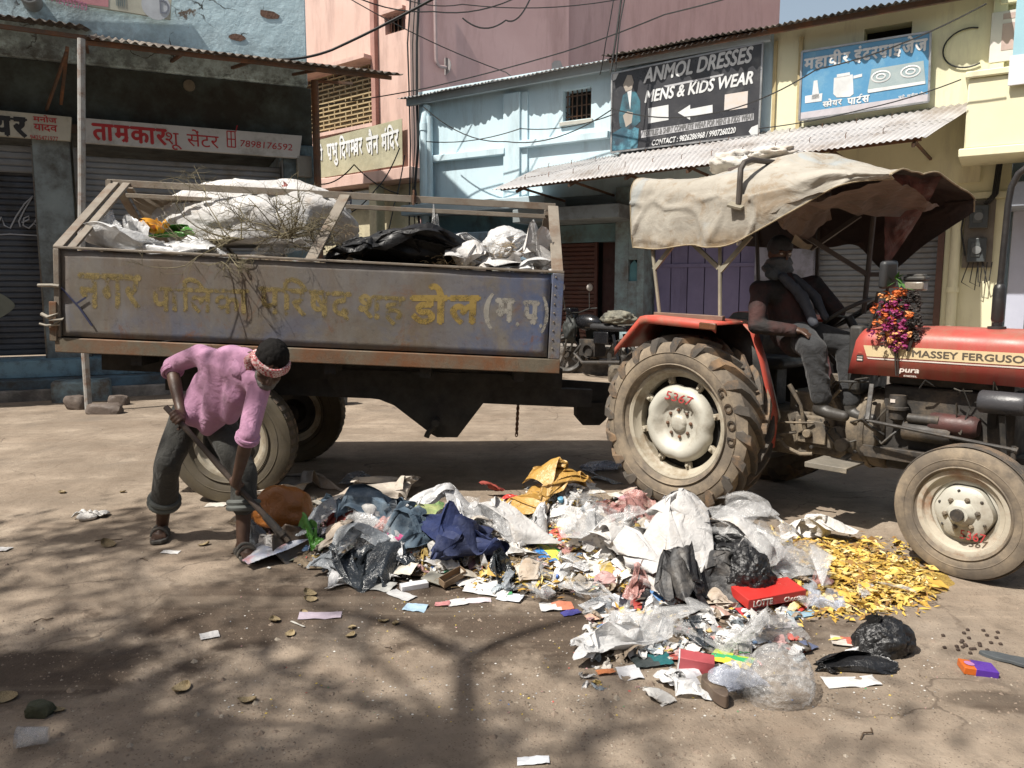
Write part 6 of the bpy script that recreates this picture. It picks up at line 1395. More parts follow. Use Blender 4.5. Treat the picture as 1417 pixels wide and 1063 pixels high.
for an, d, sd in ((anR, dR, sR), (anL, dL, sL)):
    b = MB(); base = V((an.x, an.y, 0)); out = []
    prof = [(-.09, .03), (-.06, .042), (0, .043), (.06, .048), (.12, .055), (.165, .048), (.19, .025)]
    ring = [base + d * x + sd * w_ for x, w_ in prof] + [base + d * x - sd * w_ for x, w_ in prof[::-1]]; n = len(ring)
    b.add([p + V((0, 0, .004)) for p in ring] + [p + V((0, 0, .026)) for p in ring], [tuple(range(n)), tuple(range(n, 2*n))[::-1]] + [(i, (i+1) % n, (i+1) % n + n, i+n) for i in range(n)], 0, False)
    for x, h in ((.045, .075), (.085, .066)): b.tube([base + d * (x + .012 * math.cos(t)) + sd * .052 * math.cos(t) + V((0, 0, .02 + (h - .012) * math.sin(t))) for t in [PI*k/10 for k in range(11)]], .013, 6)
    o = b.build('sandal', m_sand, WK, bevel=.004, recalc=True); o.location = -WO
# ---- shovel ----
SH = thing('shovel', 'wooden handled steel shovel pushed into the rubbish by the man', 'shovel', H1)
b = MB(); n = 10; b.tube([H0.lerp(H1, k/n * .93) - H1 + V((0, 0, .004 * math.sin(k))) for k in range(n)] , [.017 + .002 * math.sin(k*2) for k in range(n)], 10); b.build('handle', mat('worn_wood_dark', (.07, .05, .038), (.035, .027, .022), s=9, r=.6, dirt=(.15, .12, .09), dt=.62), SH)
b = MB(); u_ = hax; s_ = (Matrix.Rotation(R(50), 3, hax) @ hax.cross(V((0, 0, 1)))).normalized(); nrm = s_.cross(u_).normalized()
def blade(u, v):
    L = -.30 + u * .33; wd = .108 * min(1, .45 + u * 2.5) * (1 - .15 * u); x = (v - .5) * 2; return u_ * L + s_ * wd * x + nrm * (.03 * x * x + .0 - .02 * math.sin(u * PI))
b.grid(blade, 14, 10); b.build('blade', mat('shovel_steel', (.13, .12, .11), (.09, .08, .075), s=8, r=.45, metal=.5, dirt=(.12, .08, .05), dt=.55), SH, solid=.005)
b = MB(); b.tube([-hax * .42, -hax * .26], [.022, .026], 10); b.build('socket', m_castd, SH)
# ---- driver ----
DR = thing('person', 'driver in a dark jacket with a scarf wrapped round his face, seated on the tractor', 'person', XM.translation, TR_A)
dh = ex(1079, 352, -.28); dn_ = ex(1082, 384, -.26); ds1, ds2 = ex(1052, 402, -.42), ex(1124, 396, -.08); dc = ex(1088, 415, -.22); dpv = ex(1095, 458, -.24) ; dpv.z = max(dpv.z, 1.15)
k1, k2 = ex(1126, 484, -.46), ex(1172, 476, -.12); f1, f2 = ex(1138, 556, -.44), ex(1178, 560, -.2)
e1, h1_ = ex(1046, 452, -.56), ex(1104, 458, -.48); e2 = ex(1158, 432, -.06); h2_ = st + a_ * .0 + b_ * -.2
def face_mat(): return m_skin
b = MB(); limb(b, [dpv, dc, dn_, dh], [.12, .13, .06, .05]); limb(b, [ds1, dc, ds2], [.06, .09, .06]); 
grip_c = h2_ ; 
w2 = grip(b, grip_c, a_, (e2 - grip_c), .02); w1_ = h1_
for k in range(4): limb(b, [h1_ + V((0, .0, 0)), h1_ + V((.04, -.025 + .017*k, -.005)), h1_ + V((.075, -.03 + .02*k, -.025)), h1_ + V((.09, -.03 + .02*k, -.045))], [.018, .011, .0095, .008], 8)
limb(b, [h1_, h1_ + V((.02, .045, .01)), h1_ + V((.05, .06, -.01))], [.016, .012, .009], 8); sphere(b, h1_, (.04, .035, .018))
limb(b, [ds1, e1, w1_], [.05, .04, .027]); limb(b, [ds2, e2, w2], [.05, .04, .027])
limb(b, [dpv, k1, k1.lerp(f1, .4), f1], [.1, .06, .055, .04]); limb(b, [dpv, k2, k2.lerp(f2, .4), f2], [.1, .06, .055, .04])
DM = Matrix.Rotation(R(-35), 3, 'Z') @ Matrix.Rotation(R(12), 3, 'Y')   # looks forward and to the near side
def dq(x, y, z): return dh + DM @ V((x, y, z))
sphere(b, dq(-.01, 0, .02), (.092, .075, .1), DM, 18); sphere(b, dq(.04, 0, -.05), (.055, .05, .06), DM); limb(b, [dq(.09, 0, .03), dq(.108, 0, -.012)], [.009, .013], 8)
for s_ in (-1, 1): sphere(b, dq(0, s_ * .076, 0), (.018, .01, .03), DM); sphere(b, dq(.08, s_ * .032, .035), (.014, .02, .008), DM)
fuse(b, 'body', m_skin, DR, (0, 0, 0), .008, 2)
for s_ in (-1, 1):
    b = MB(); sphere(b, dq(.083, s_ * .03, .018), (.007, .012, .007), DM); b.build('eye', mat('eye_white', (.55, .5, .45)), DR)
b = MB(); sphere(b, dq(-.012, 0, .045), (.1, .084, .09), DM, 18); fuse(b, 'cap', mat('cap_cloth', (.03, .032, .04), (.05, .055, .06), s=20, r=.9), DR, (0, 0, 0), .008, 2, wr(.003, .004, 15, 30))
b = MB(); sphere(b, dq(.02, 0, -.055), (.085, .088, .06), DM, 16); sphere(b, dq(.0, 0, -.1), (.10, .11, .055), DM, 16); sphere(b, dq(.05, -.03, -.13), (.06, .08, .05), DM)
fuse(b, 'scarf', fabric('bluegrey_scarf', (.10, .115, .13), (.05, .06, .07), fold=14), DR, (0, 0, 0), .008, 2, wr(.008, .012, 10, 18, 4, V((0, .2, 1.4))))
def jacket_mat():
    t = NT('patterned_jacket'); co = t.co(rnd=False); v = t.n("TexVoronoi"); v.inputs['Scale'].default_value = 34; t.l(co, v.inputs['Vector'])
    t.col(t.mix(t.ramp(t.noise(6, 4, .6, co), .42, .6), (.014, .012, .012), (.04, .013, .011))); t.set(Roughness=.85); t.bump(t.noise(9, 3, .5, co, 1.5), .03, .6); return t.mat
b = MB(); limb(b, [dpv, dc, dn_.lerp(dc, .3)], [.14, .145, .10]); limb(b, [ds1, dc + V((0, 0, .03)), ds2], [.075, .11, .075]); limb(b, [ds1, e1, w1_.lerp(e1, .12)], [.07, .058, .044]); limb(b, [ds2, e2, w2.lerp(e2, .15)], [.07, .058, .044]); limb(b, [dpv, dpv + V((.08, -.08, -.06))], [.15, .12])
fuse(b, 'jacket', jacket_mat(), DR, (0, 0, 0), .009, 2, folds(2))
b = MB(); limb(b, [dn_ + V((.06, -.1, -.0)), dc + V((.16, -.08, .02)), dpv + V((.2, -.08, .06))], [.035, .04, .03]); limb(b, [dn_ + V((.08, .02, .0)), dc + V((.19, .04, .02)), dpv + V((.22, .04, .1))], [.03, .035, .028])
fuse(b, 'scarf_end', mat('scarf_dark', (.05, .055, .07), (.03, .032, .04), s=8), DR, (0, 0, 0), .009, 2, wr(.006, .008, 10, 20))
b = MB(); limb(b, [dpv, k1, k1.lerp(f1, .5), f1.lerp(k1, .08)], [.12, .085, .072, .066]); limb(b, [dpv, k2, k2.lerp(f2, .5), f2.lerp(k2, .08)], [.12, .085, .072, .066])
fuse(b, 'trousers', fabric('slate_trousers', (.028, .029, .031), (.018, .019, .021)), DR, (0, 0, 0), .009, 2, folds(6, .8))
for f_ in (f1, f2):
    b = MB(); limb(b, [f_, f_ + V((-.02, 0, -.05)), f_ + V((.06, -.01, -.07)), f_ + V((.16, -.03, -.075))], [.045, .045, .042, .035]); fuse(b, 'shoe', mat('shoe_dark', (.05, .045, .04), (.03, .028, .025), s=14, r=.5), DR, (0, 0, 0), .008, 2)

# ================= MOTORCYCLE =================
gb = G(822, 521); MC = thing('motorcycle', 'parked black motorcycle with bags on its crash guard and a bundled cover on the seat', 'motorcycle', (gb.x, gb.y, 0.0), R(130)); MC.scale = (1.18, 1.18, 1.18)
def bw(name, x, rz=0, r_=.31):
    e = bpy.data.objects.new(name, None); COL.objects.link(e); e.parent = MC; e.location = (x, 0, r_); e.rotation_euler[2] = rz
    b = MB(); b.lathe([(r_ - .075, -.025), (r_ - .04, -.045), (r_ - .01, -.03), (r_, 0), (r_ - .01, .03), (r_ - .04, .045), (r_ - .075, .025)], 36); b.build('tyre', m_black, e)
    b = MB(); b.lathe([(r_ - .07, -.022), (r_ - .085, -.02), (r_ - .09, 0), (r_ - .085, .02), (r_ - .07, .022)], 36); b.build('rim', m_steel, e)
    b = MB(); b.lathe([(0, -.06), (.05, -.06), (.07, -.03), (.07, .03), (.05, .06), (0, .06)], 16)
    for k in range(5): a = 2*PI*k/5; b.bar((0.05*math.cos(a), 0, .05*math.sin(a)), ((r_-.08)*math.cos(a), 0, (r_-.08)*math.sin(a)), .025, .02, (0, 1, 0))
    b.build('hub', m_castd, e); return e
bw('front_wheel', .62, R(40)); bw('rear_wheel', -.6)
def mp(name, m, fn, bevel=0): b = MB(); fn(b); return b.build(name, m, MC, bevel=bevel)
m_gloss = mat('gloss_black', (.015, .015, .017), r=.25, coat=.4, bump=0)
mp('fork', m_steel, lambda b: (b.tube([(.62, -.07, .31), (.42, -.08, .95)], .018, 8), b.tube([(.62, .07, .31), (.42, .08, .95)], .018, 8)))
mp('handlebar', m_black, lambda b: (b.tube([(.3, -.36, 1.05), (.4, -.28, 1.04), (.43, -.08, .98), (.43, .08, .98), (.4, .28, 1.04), (.3, .36, 1.05)], .012, 8), b.tube([(.38, .27, 1.04), (.42, .3, 1.33)], .007, 6), b.tube([(.38, -.27, 1.04), (.42, -.3, 1.33)], .007, 6)))
mp('mirror', m_stripe2, lambda b: (sphere(b, (.42, .31, 1.38), (.02, .07, .06)), sphere(b, (.42, -.31, 1.38), (.02, .07, .06))))
mp('headlamp', m_gloss, lambda b: (sphere(b, (.5, 0, .9), (.1, .11, .12)), b.box((.5, 0, 1.0), (.1, .2, .12))), .02)
mp('front_mudguard', m_gloss, lambda b: b.tube([(.62 + .345 * math.cos(a), 0, .31 + .345 * math.sin(a)) for a in [R(20 + 14 * k) for k in range(11)]], .05, 6, flat=.4))
mp('tank', m_gloss, lambda b: (sphere(b, (.15, 0, .84), (.26, .13, .13)),))
mp('engine', m_castd, lambda b: (b.box((.05, 0, .45), (.34, .24, .26)), b.lathe([(.1, -.16), (.1, .16)], 14, (.0, 0, .4)), b.tube([(.18, .1, .5), (.3, .14, .35), (.1, .16, .22), (-.7, .18, .28)], .03, 8)), .015)
mp('exhaust_pipe', m_steel, lambda b: (b.tube([(-.1, -.17, .25), (-.35, -.18, .27), (-.8, -.18, .33)], [.03, .045, .045], 10), b.tube([(.2, -.1, .45), (.3, -.14, .3), (-.1, -.17, .25)], .02, 8)))
mp('frame', m_gloss, lambda b: (b.tube([(.42, 0, .9), (.3, 0, .4), (.1, 0, .25), (-.3, 0, .28), (-.6, 0, .31)], .022, 8), b.tube([(.4, 0, .85), (-.2, .08, .72), (-.75, .1, .75)], .018, 8), b.tube([(-.6, .12, .31), (-.5, .12, .68)], .025, 8), b.tube([(-.6, -.12, .31), (-.5, -.12, .68)], .025, 8)))
mp('seat', mat('seat_black', (.03, .03, .032)), lambda b: (b.box((-.35, 0, .78), (.72, .24, .1)),), .04)
mp('side_panel', m_gloss, lambda b: (b.box((-.25, -.12, .62), (.3, .03, .18)), b.box((-.25, .12, .62), (.3, .03, .18))), .012)
mp('tail_lamp', mat('red_lens', (.4, .02, .02), r=.2, bump=0), lambda b: (b.box((-.86, 0, .72), (.08, .16, .09)), b.box((-.84, -.2, .66), (.06, .05, .05)), b.box((-.84, .2, .66), (.06, .05, .05))), .015)
mp('rear_mudguard', m_gloss, lambda b: (b.bar((-.7, 0, .72), (-.95, 0, .5), .18, .02, (0, 1, 0)),))
npl = mp('number_plate', m_stripe2, lambda b: b.box((-.93, 0, .58), (.01, .26, .15), (0, .3, 0)))
MNP = Matrix.Translation(V((-.938, 0, .58))) @ Matrix.Rotation(R(-90), 4, 'Z') @ Matrix.Rotation(R(-17), 4, 'X')
for s_, z_ in (("MP-18", .012), ("7098", -.055)): lettering(s_, (-.09, .09, z_, z_ + .045), m_blackp, MC, y=0, bold=.03, M=MNP)
mp('carrier_rack', m_steel, lambda b: (b.tube([(-.6, -.13, .82), (-.95, -.13, .84), (-.98, 0, .84), (-.95, .13, .84), (-.6, .13, .82)], .01, 6), b.tube([(-.8, -.14, .84), (-.85, -.2, .6), (-.85, -.2, .45), (-.5, -.2, .4)], .012, 6)))
mp('crash_guard', m_steel, lambda b: b.tube([(.3, -.06, .6), (.36, -.3, .55), (.36, -.3, .35), (.25, -.06, .3)], .013, 8))
for nm, lb, c, r3, sd in (('shoulder_bag', 'black bag slung on the left side of the motorcycle front', (.36, .18, .72), (.13, .1, .2), 1), ('shoulder_bag', 'dark green bag with a round badge hanging on the motorcycle tank', (.22, -.2, .7), (.16, .08, .21), 2)):
    o = cloth_blob('shoulder_bag', mat('bag_black', (.022, .022, .024), (.04, .045, .04), s=8, r=.7) if sd == 1 else mat('bag_green', (.04, .055, .05), (.025, .03, .03), s=6, r=.8), (0, 0, 0), *r3, None, sd)
    o.matrix_world = MC.matrix_basis @ Matrix.Translation(V(c)); tag(o, lb, 'bag')
o = cloth_blob('seat_cover', mat('cover_olive', (.22, .21, .16), (.05, .05, .045), s=9, r=.8, dirt=(.3, .28, .22), ds=6, dt=.6), (0, 0, 0), .3, .2, .12, None, 5); o.matrix_world = MC.matrix_basis @ Matrix.Translation(V((-.5, 0, .92))); tag(o, 'folded olive and black cover strapped on the motorcycle seat', 'cover')
rock('rubbish_heap', 'low heap of brown rubbish beside the rear of the motorcycle', (G(868, 528).x, G(868, 528).y, 0), (.4, .25, .22), mat('heap_brown', (.16, .13, .09), (.07, .06, .05), s=14, bump=1, bd=.03, bs=14), seed=5, cat='rubbish heap')
# something pale parked in the lane, seen under the trailer
gs = G(468, 560); rock('bundle', 'grey bundle with a white top on the ground behind the trailer wheel', (gs.x, gs.y, 0), (.16, .16, .3), mat('bundle_grey', (.06, .06, .06), (.1, .1, .1), s=8), seed=9, cat='bundle')
gs = G(468, 536); cloth_blob('white_sack', m_whiterag, (gs.x, gs.y - .6, .52), .2, .16, .1, None, 6); tag(COL.objects['white_sack'], 'crumpled white sack on top of the grey bundle behind the trailer', 'sack')

# ================= TREE BEHIND THE CAMERA (its shade falls on the street) =================
TG = V((-SUNV.x / SUNV.z, -SUNV.y / SUNV.z, 0))      # shadow shift per metre of height
def cast(S, z): return V((S[0], S[1], 0)) - TG * z + V((0, 0, z))
TREE = thing('street_tree', 'tall thin-leaved tree by the photographer whose shade dapples the street', 'tree', (-3.9, -3.4, 0))
m_bark = mat('bark', (.12, .09, .07), (.07, .055, .045), s=6, bump=1, bd=.02, bs=14); m_leaf = mat('tree_leaf', (.06, .10, .025), (.04, .07, .02), s=2, bump=0)
tb = MB(); o_ = V((-3.9, -3.4, 0)); S0, S1, S2 = cast((-.12, 1.5), 5.0), cast((-.17, 2.6), 5.8), cast((-.2, 3.2), 6.3)
tb.tube([V((0, 0, 0)), V((.1, .3, 2)), V((.5, 1.4, 3.8)), S0 - o_], [.2, .16, .11, .08], 12); tb.build('trunk', m_bark, TREE)
br = MB(); random.seed(21); tips = []
def branch(pts, r0, r1): n = len(pts); br.tube([p - o_ for p in pts], [r0 + (r1 - r0) * k / (n-1) for k in range(n)], 8)
branch([S0, S1, S2], .065, .05)
forks = [((-.55, 3.55), 6.8, .05), ((-1.0, 3.75), 7.3, .04), ((.12, 3.5), 6.8, .045), ((.5, 3.75), 7.3, .035)]
pA_ = cast(forks[0][0], forks[0][1]); branch([S2, pA_, cast(forks[1][0], forks[1][1])], .05, .02); pB_ = cast(forks[2][0], forks[2][1]); branch([S2, pB_, cast(forks[3][0], forks[3][1])], .045, .02)
LFC = MB()
def leafclump(c, rad, n):
    for k in range(n):
        d = V((random.gauss(0, 1), random.gauss(0, 1), random.gauss(0, .6))) * rad * .5; p = c + d - o_; a = V((random.gauss(0, 1), random.gauss(0, 1), random.gauss(0, .4))).normalized(); e = a.cross(V((random.random(), random.random(), 1))).normalized(); s_ = random.uniform(.05, .11)
        LFC.add([p, p + a * s_ + e * s_ * .35, p + a * s_ * 2, p + a * s_ - e * s_ * .35], [(0, 1, 2, 3)], 0, False)
root = cast((-1.0, 1.2), 5.5); branch([V((-3.4, -2.0, 3.8)), root], .1, .08)
tgt = []
while len(tgt) < 60:
    px = random.uniform(-250, 620) if len(tgt) < 54 else random.uniform(650, 1500); py = random.uniform(640, 1100) if px < 620 else random.uniform(960, 1140); g = G(px, py)
    if g.x > -2.25 and g.y > 3.55: continue
    if g.y > 5.7: continue
    if px > 620 and g.y > 3.05: continue
    if noise.noise(V((g.x * .9, g.y * 1.6, 4))) < (-.05 if px < 620 else .1): continue
    tgt.append((g.x, g.y))
tgt += [(-1.25, 5.15), (-1.65, 4.95), (-1.05, 4.7), (-1.9, 5.25), (-1.45, 4.55), (-.75, 4.35), (-1.0, 5.45)]
for k, (x, y) in enumerate(tgt):
    z = random.uniform(6.2, 9.0); c = cast((x, y), z); m_ = root.lerp(c, .5) + V((random.uniform(-.3, .3), random.uniform(-.3, .3), random.uniform(.2, .7)))
    branch([root if k % 3 else S1, m_, c], .016, .005); leafclump(c, random.uniform(.35, .8), random.randint(40, 100))
br.build('limb', m_bark, TREE); tag(LFC.build('crown', m_leaf, TREE, ang=0), kind='stuff')
# ================= RUBBISH =================
# mound of the tipped heap: x, y, height, radius x, radius y
def gp_(px, py): q = G(px, py); return q.x, q.y
MD = [(*gp_(400, 716), .14, .36, .30), (*gp_(500, 752), .24, .42, .36), (*gp_(560, 765), .20, .40, .34), (*gp_(640, 760), .20, .40, .34), (*gp_(762, 732), .27, .50, .40), (*gp_(860, 745), .25, .45, .38),
      (*gp_(930, 792), .24, .48, .34), (*gp_(1030, 790), .22, .42, .32), (*gp_(1110, 800), .07, .40, .26), (*gp_(1200, 798), .045, .42, .22), (*gp_(950, 880), .045, .5, .2), (*gp_(740, 800), .1, .45, .2)]
def MH(x, y):
    h = gh(x, y)
    s_ = 0
    for cx, cy, a, rx, ry in MD:
        d = ((x - cx) / rx) ** 2 + ((y - cy) / ry) ** 2
        if d < 5: s_ = max(s_, a * math.exp(-d * 1.35)) if True else s_
    t_ = sum(a * math.exp(-1.6 * (((x - cx) / rx) ** 2 + ((y - cy) / ry) ** 2)) for cx, cy, a, rx, ry in MD)
    s_ = .66 * s_ + .30 * t_
    return h + s_ * (1 + .12 * noise.noise(V((x * 6, y * 6, 2)))) - .004
def hit(px, py):
    d = ray(px, py); t = .5
    while t < 40:
        p = C0 + d * t
        if p.z <= MH(p.x, p.y): 
            for k in range(12): t -= .04 / 2 ** (k + 1) * (1 if (C0 + d * t).z <= MH((C0 + d * t).x, (C0 + d * t).y) else -1)
            return C0 + d * t
        t += .04
    return G(px, py)
def heap_mat():
    t = NT('trodden_rubbish'); co = t.co(rnd=False); c = t.mix(t.ramp(t.noise(9, 8, .75, co), .35, .65), (.12, .085, .055), (.27, .21, .14))
    v = t.n("TexVoronoi"); v.inputs['Scale'].default_value = 42; t.l(co, v.inputs['Vector'])
    hs = t.n("HueSaturation"); hs.inputs['Saturation'].default_value = .35; hs.inputs['Value'].default_value = .55; t.l(v.outputs['Color'], hs.inputs['Color'])
    c = t.mix(t.mul(t.ramp(t.noise(7, 5, .6, co), .5, .6), .55), c, hs.outputs[0]); t.col(c); t.set(Roughness=.85); b = t.bump(t.noise(24, 8, .8, co), .03, .9); t.bump(v.outputs['Distance'], .012, .7, b); return t.mat
x0h, x1h, y0h, y1h = -1.95, 2.75, 3.35, 6.2
hm = MB(); nx, ny = 190, 120; idx = {}; vs = []
for i in range(nx + 1):
    for j in range(ny + 1):
        x = x0h + (x1h - x0h) * i / nx; y = y0h + (y1h - y0h) * j / ny; z = MH(x, y) + .014 * noise.noise(V((x * 16, y * 16, 4))) * min(1, max(0, (MH(x, y) - gh(x, y)) * 20)); idx[i, j] = len(vs); vs.append(V((x, y, z - .004)))
fs = []
for i in range(nx):
    for j in range(ny):
        x = x0h + (x1h - x0h) * (i + .5) / nx; y = y0h + (y1h - y0h) * (j + .5) / ny
        if MH(x, y) - gh(x, y) > .018 + .01 * noise.noise(V((x * 5, y * 5, 8))): fs.append((idx[i, j], idx[i+1, j], idx[i+1, j+1], idx[i, j+1]))
hm.add(vs, fs); o = hm.build('rubbish_mound', heap_mat(), ang=0); bm = bmesh.new(); bm.from_mesh(o.data); bmesh.ops.delete(bm, geom=[v for v in bm.verts if not v.link_faces], context='VERTS'); bm.to_mesh(o.data); bm.free(); o.data.shade_smooth()
tag(o, 'brown trodden mass of rubbish that the loose bags and cloths lie on', kind='stuff')

def ridge(p): return abs(noise.noise(p))
def blob_me(r3, seed, sub=5, A=(.25, .34, .18, .09), bottom=-.45, knot=False):
    bm = bmesh.new(); bmesh.ops.create_icosphere(bm, subdivisions=sub, radius=1); s_ = V((seed * 7.3, seed * 1.7, 0))
    for v in bm.verts:
        c = v.co.copy(); q = c + V((noise.noise(c * 2 + s_), noise.noise(c * 2 + s_ + V((5, 0, 0))), noise.noise(c * 2 + s_ + V((0, 5, 0))))) * .35
        k = 1 + A[0] * noise.noise(q * 1.3 + s_) - A[1] * .5 * ridge(q * 2.0 + s_) + .04
        for w_, fx in ((A[2] * 1.3, V((1.2, 4.5, 3.4))), (A[3] * 1.6, V((9, 2.2, 6)))): rr = ridge(V((q.x * fx.x, q.y * fx.y, q.z * fx.z)) + s_); k -= w_ * math.exp(-(rr / .09) ** 2) * .55 + w_ * .3 * rr
        p = c * k
        if knot:
            t = max(0, c.z - .45) / .55; p.x *= 1 - .85 * t; p.y *= 1 - .85 * t; p.z += .35 * t * t
            p += V((c.x, c.y, 0)).normalized() * .05 * math.sin(9 * math.atan2(c.y, c.x)) * max(0, .6 - abs(c.z - .5)) if (c.x or c.y) else V((0, 0, 0))
        p.z = max(p.z, bottom + .06 * noise.noise(c * 3 + s_))
        v.co = V((p.x * r3[0], p.y * r3[1], (p.z - bottom) * r3[2]))
    me = bpy.data.meshes.new("b"); bm.to_mesh(me); bm.free(); me.shade_smooth(); return me
import numpy as np
def crumple_me(r3, seed, folds=14, n=46, smooth=1, frac=(.12, .42), flatk=1.0, curve=.10):
    """a sheet folded over again and again along random planes, as crushed film or paper is"""
    rng = np.random.default_rng(seed * 977 + 5); u, v = np.meshgrid(np.linspace(-1, 1, n + 1), np.linspace(-1, 1, n + 1), indexing='ij'); asp = max(.6, r3[1] / r3[0])
    P_ = np.stack([u * 1.6, v * 1.6 * asp, curve * np.sin(u * 2.3 + seed) * np.cos(v * 1.9)], -1).reshape(-1, 3); ph = rng.uniform(0, 6, 6); P_[:, 0] += .12 * np.sin(P_[:, 1] * 2.2 + ph[0]); P_[:, 1] += .12 * np.sin(P_[:, 0] * 2.6 + ph[1]); P_[:, 2] += .05 * np.sin(P_[:, 0] * 5 + ph[2]) * np.sin(P_[:, 1] * 4.4 + ph[3])
    for k in range(folds):
        nn = rng.normal(size=3) * (1, 1, .9 + .8 * (k / folds)); nn /= np.linalg.norm(nn); d = P_ @ nn; off = np.quantile(d, 1 - rng.uniform(*frac)); m_ = np.clip(d - off, 0, None); P_ = P_ - 2 * m_[:, None] * nn * rng.uniform(.75, 1.0)
    g = P_.reshape(n + 1, n + 1, 3)
    for k in range(smooth):
        q = g.copy(); q[1:-1, 1:-1] = g[1:-1, 1:-1] * .45 + .1375 * (g[2:, 1:-1] + g[:-2, 1:-1] + g[1:-1, 2:] + g[1:-1, :-2]); g = q
    P_ = g.reshape(-1, 3); lo, hi = np.percentile(P_, 1.5, 0), np.percentile(P_, 98.5, 0); P_ = (P_ - (lo + hi) / 2) / ((hi - lo) / 2 + 1e-6); P_ = np.clip(P_, -1.35, 1.35)
    P_[:, 2] = np.clip(P_[:, 2], -1, 1.4); rad = np.sqrt(P_[:, 0] ** 2 + P_[:, 1] ** 2); P_[:, 2] = (P_[:, 2] + 1) * np.clip(1.25 - .45 * rad, .35, 1.1) * flatk; P_[:, 0] *= r3[0]; P_[:, 1] *= r3[1]; P_[:, 2] *= r3[2] * .5 * 1.25
    me = bpy.data.meshes.new("c"); i = np.arange(n)[:, None] * (n + 1) + np.arange(n)[None, :]; f = np.stack([i, i + n + 1, i + n + 2, i + 1], -1).reshape(-1, 4)
    me.from_pydata(P_.tolist(), [], f.tolist()); me.shade_smooth(); me.set_sharp_from_angle(angle=R(50)); return me
def put(name, me, m, loc, rz, label, cat, group=None, rot=None):
    me.name = name
    if not me.materials: me.materials.append(m)
    o = bpy.data.objects.new(name, me); COL.objects.link(o); o.location = loc; o.rotation_euler = rot or (0, 0, rz); return tag(o, label, cat, group)
_sd = [0]
def seed(): _sd[0] += 1; return _sd[0]
def bag(cx, cy, w_, h_, m, label, name='plastic_bag', cat='bag', rz=0, dep=.75, hf=.75, knot=False, A=(.25, .34, .18, .09), pos=None, dz=0, sub=4, group=None, puff=None, folds=14):
    p = pos or hit(cx, cy + h_ * .28); s_ = (p - C0).length / FPX; rx = w_ * s_ / 2 * 1.08; rz_ = h_ * s_ * hf / 1.25
    if pos is None: p = V((p.x, p.y, MH(p.x, p.y)))
    if puff is None: puff = m in PUFFY
    sd_ = seed(); r3 = (rx, rx * dep, rz_)
    if puff: return put(name, blob_me(r3, sd_, sub, A, knot=knot), m, p + V((0, 0, dz - .01)), rz, label, cat, group)
    me = crumple_me((rx * 1.08, rx * dep * 1.05, rz_ * 1.2), sd_, folds, {3: 26, 4: 44, 5: 64}[sub], 2 if m not in CLOTHY else 3)
    if pos is None:
        ca, sa = math.cos(rz), math.sin(rz); b0 = MH(p.x, p.y)
        for v in me.vertices: v.co.z += (MH(p.x + v.co.x * ca - v.co.y * sa, p.y + v.co.x * sa + v.co.y * ca) - b0) * .8
    return put(name, me, m, p + V((0, 0, dz - .004)), rz, label, cat, group)
def sheet(cx, cy, w_, h_, m, label, name='cloth', cat='cloth', rz=0, amp=.03, n=46, lift=.012, f=7.0, group=None, hgt=0, sharp=1.0, pos=None, droop=0):
    """a creased sheet lying over the heap"""
    p = hit(cx, cy); s_ = (p - C0).length / FPX; sn = max(.22, (C0.z - p.z) / (p - C0).length); rx = w_ * s_ / 2 * 1.05; ry = min(rx * 1.3, h_ * s_ / 2 / (sn * 1.35)); sd = seed()
    me = crumple_me((rx, ry, amp * 2.4 + (hgt or 0)), sd, 12, max(n, 60), 1, (.08, .32)); ca, sa = math.cos(rz), math.sin(rz); b0 = MH(p.x, p.y)
    for v in me.vertices: v.co.z += MH(p.x + v.co.x * ca - v.co.y * sa, p.y + v.co.x * sa + v.co.y * ca) - b0
    return put(name, me, m, V((p.x, p.y, b0 + lift * .5)), rz, label, cat, group)
def cmat(name, c, r=.6, c2=None): return mat(name, c, c2 or tuple(x * .8 for x in c), s=25, r=r, bump=.1, bs=90)
def scrap(cx, cy, w_, h_, ang, cols, label, name='wrapper', cat='wrapper', curl=.012, thick=.0, tilt=0, puff=0, n=8, group=None, dz=0):
    """packet or paper, printed in bands along its length"""
    p = hit(cx, cy); s_ = (p - C0).length / FPX; sn = max(.25, (C0.z - p.z) / (p - C0).length); L = w_ * s_; W_ = min(L * 1.5, h_ * s_ / (sn * 1.6)) ; sd = seed(); b = MB()
    for side in ((1, -1) if puff else (1,)):
        def fn(u, v):
            x, y = (u - .5) * L, (v - .5) * W_; h = curl * (noise.noise(V((x * 18, y * 18, sd))) + 1.2 * (u - .5) ** 2 * 4 * noise.noise(V((sd, 0, 1)))) + side * puff * (math.sin(PI * u) * math.sin(PI * v)) ** .6 + .003 * noise.noise(V((x * 60, y * 60, sd)))
            return V((x, y, h + .006 + (puff if puff else 0)))
        n0 = len(b.f); b.grid(fn, n, n)
        nb = len(cols)
        for k in range(n0, len(b.f)):
            i = (k - n0) // n; j = (k - n0) % n; b.m[k] = min(nb - 1, int((i + .5 + (j - n / 2) * .25) / n * nb)) if min(nb - 1, int((i + .5 + (j - n / 2) * .25) / n * nb)) >= 0 else 0
    ms = [c if not isinstance(c, tuple) else cmat('print_%d_%d_%d' % tuple(int(x * 100) for x in c), c, .45) for c in cols]
    o = b.build(name, ms, None, ang=0, solid=.0008 if not puff else 0); nrm = V((MH(p.x - .03, p.y) - MH(p.x + .03, p.y), MH(p.x, p.y - .03) - MH(p.x, p.y + .03), .06)).normalized()
    q = V((0, 0, 1)).rotation_difference(nrm); M_ = q.to_matrix().to_4x4() @ Matrix.Rotation(ang, 4, 'Z') @ Matrix.Rotation(tilt, 4, 'X'); M_.translation = V((p.x, p.y, MH(p.x, p.y) + .004 + abs(math.sin(tilt)) * W_ * .45 + dz)); o.matrix_world = M_; return tag(o, label, cat, group)
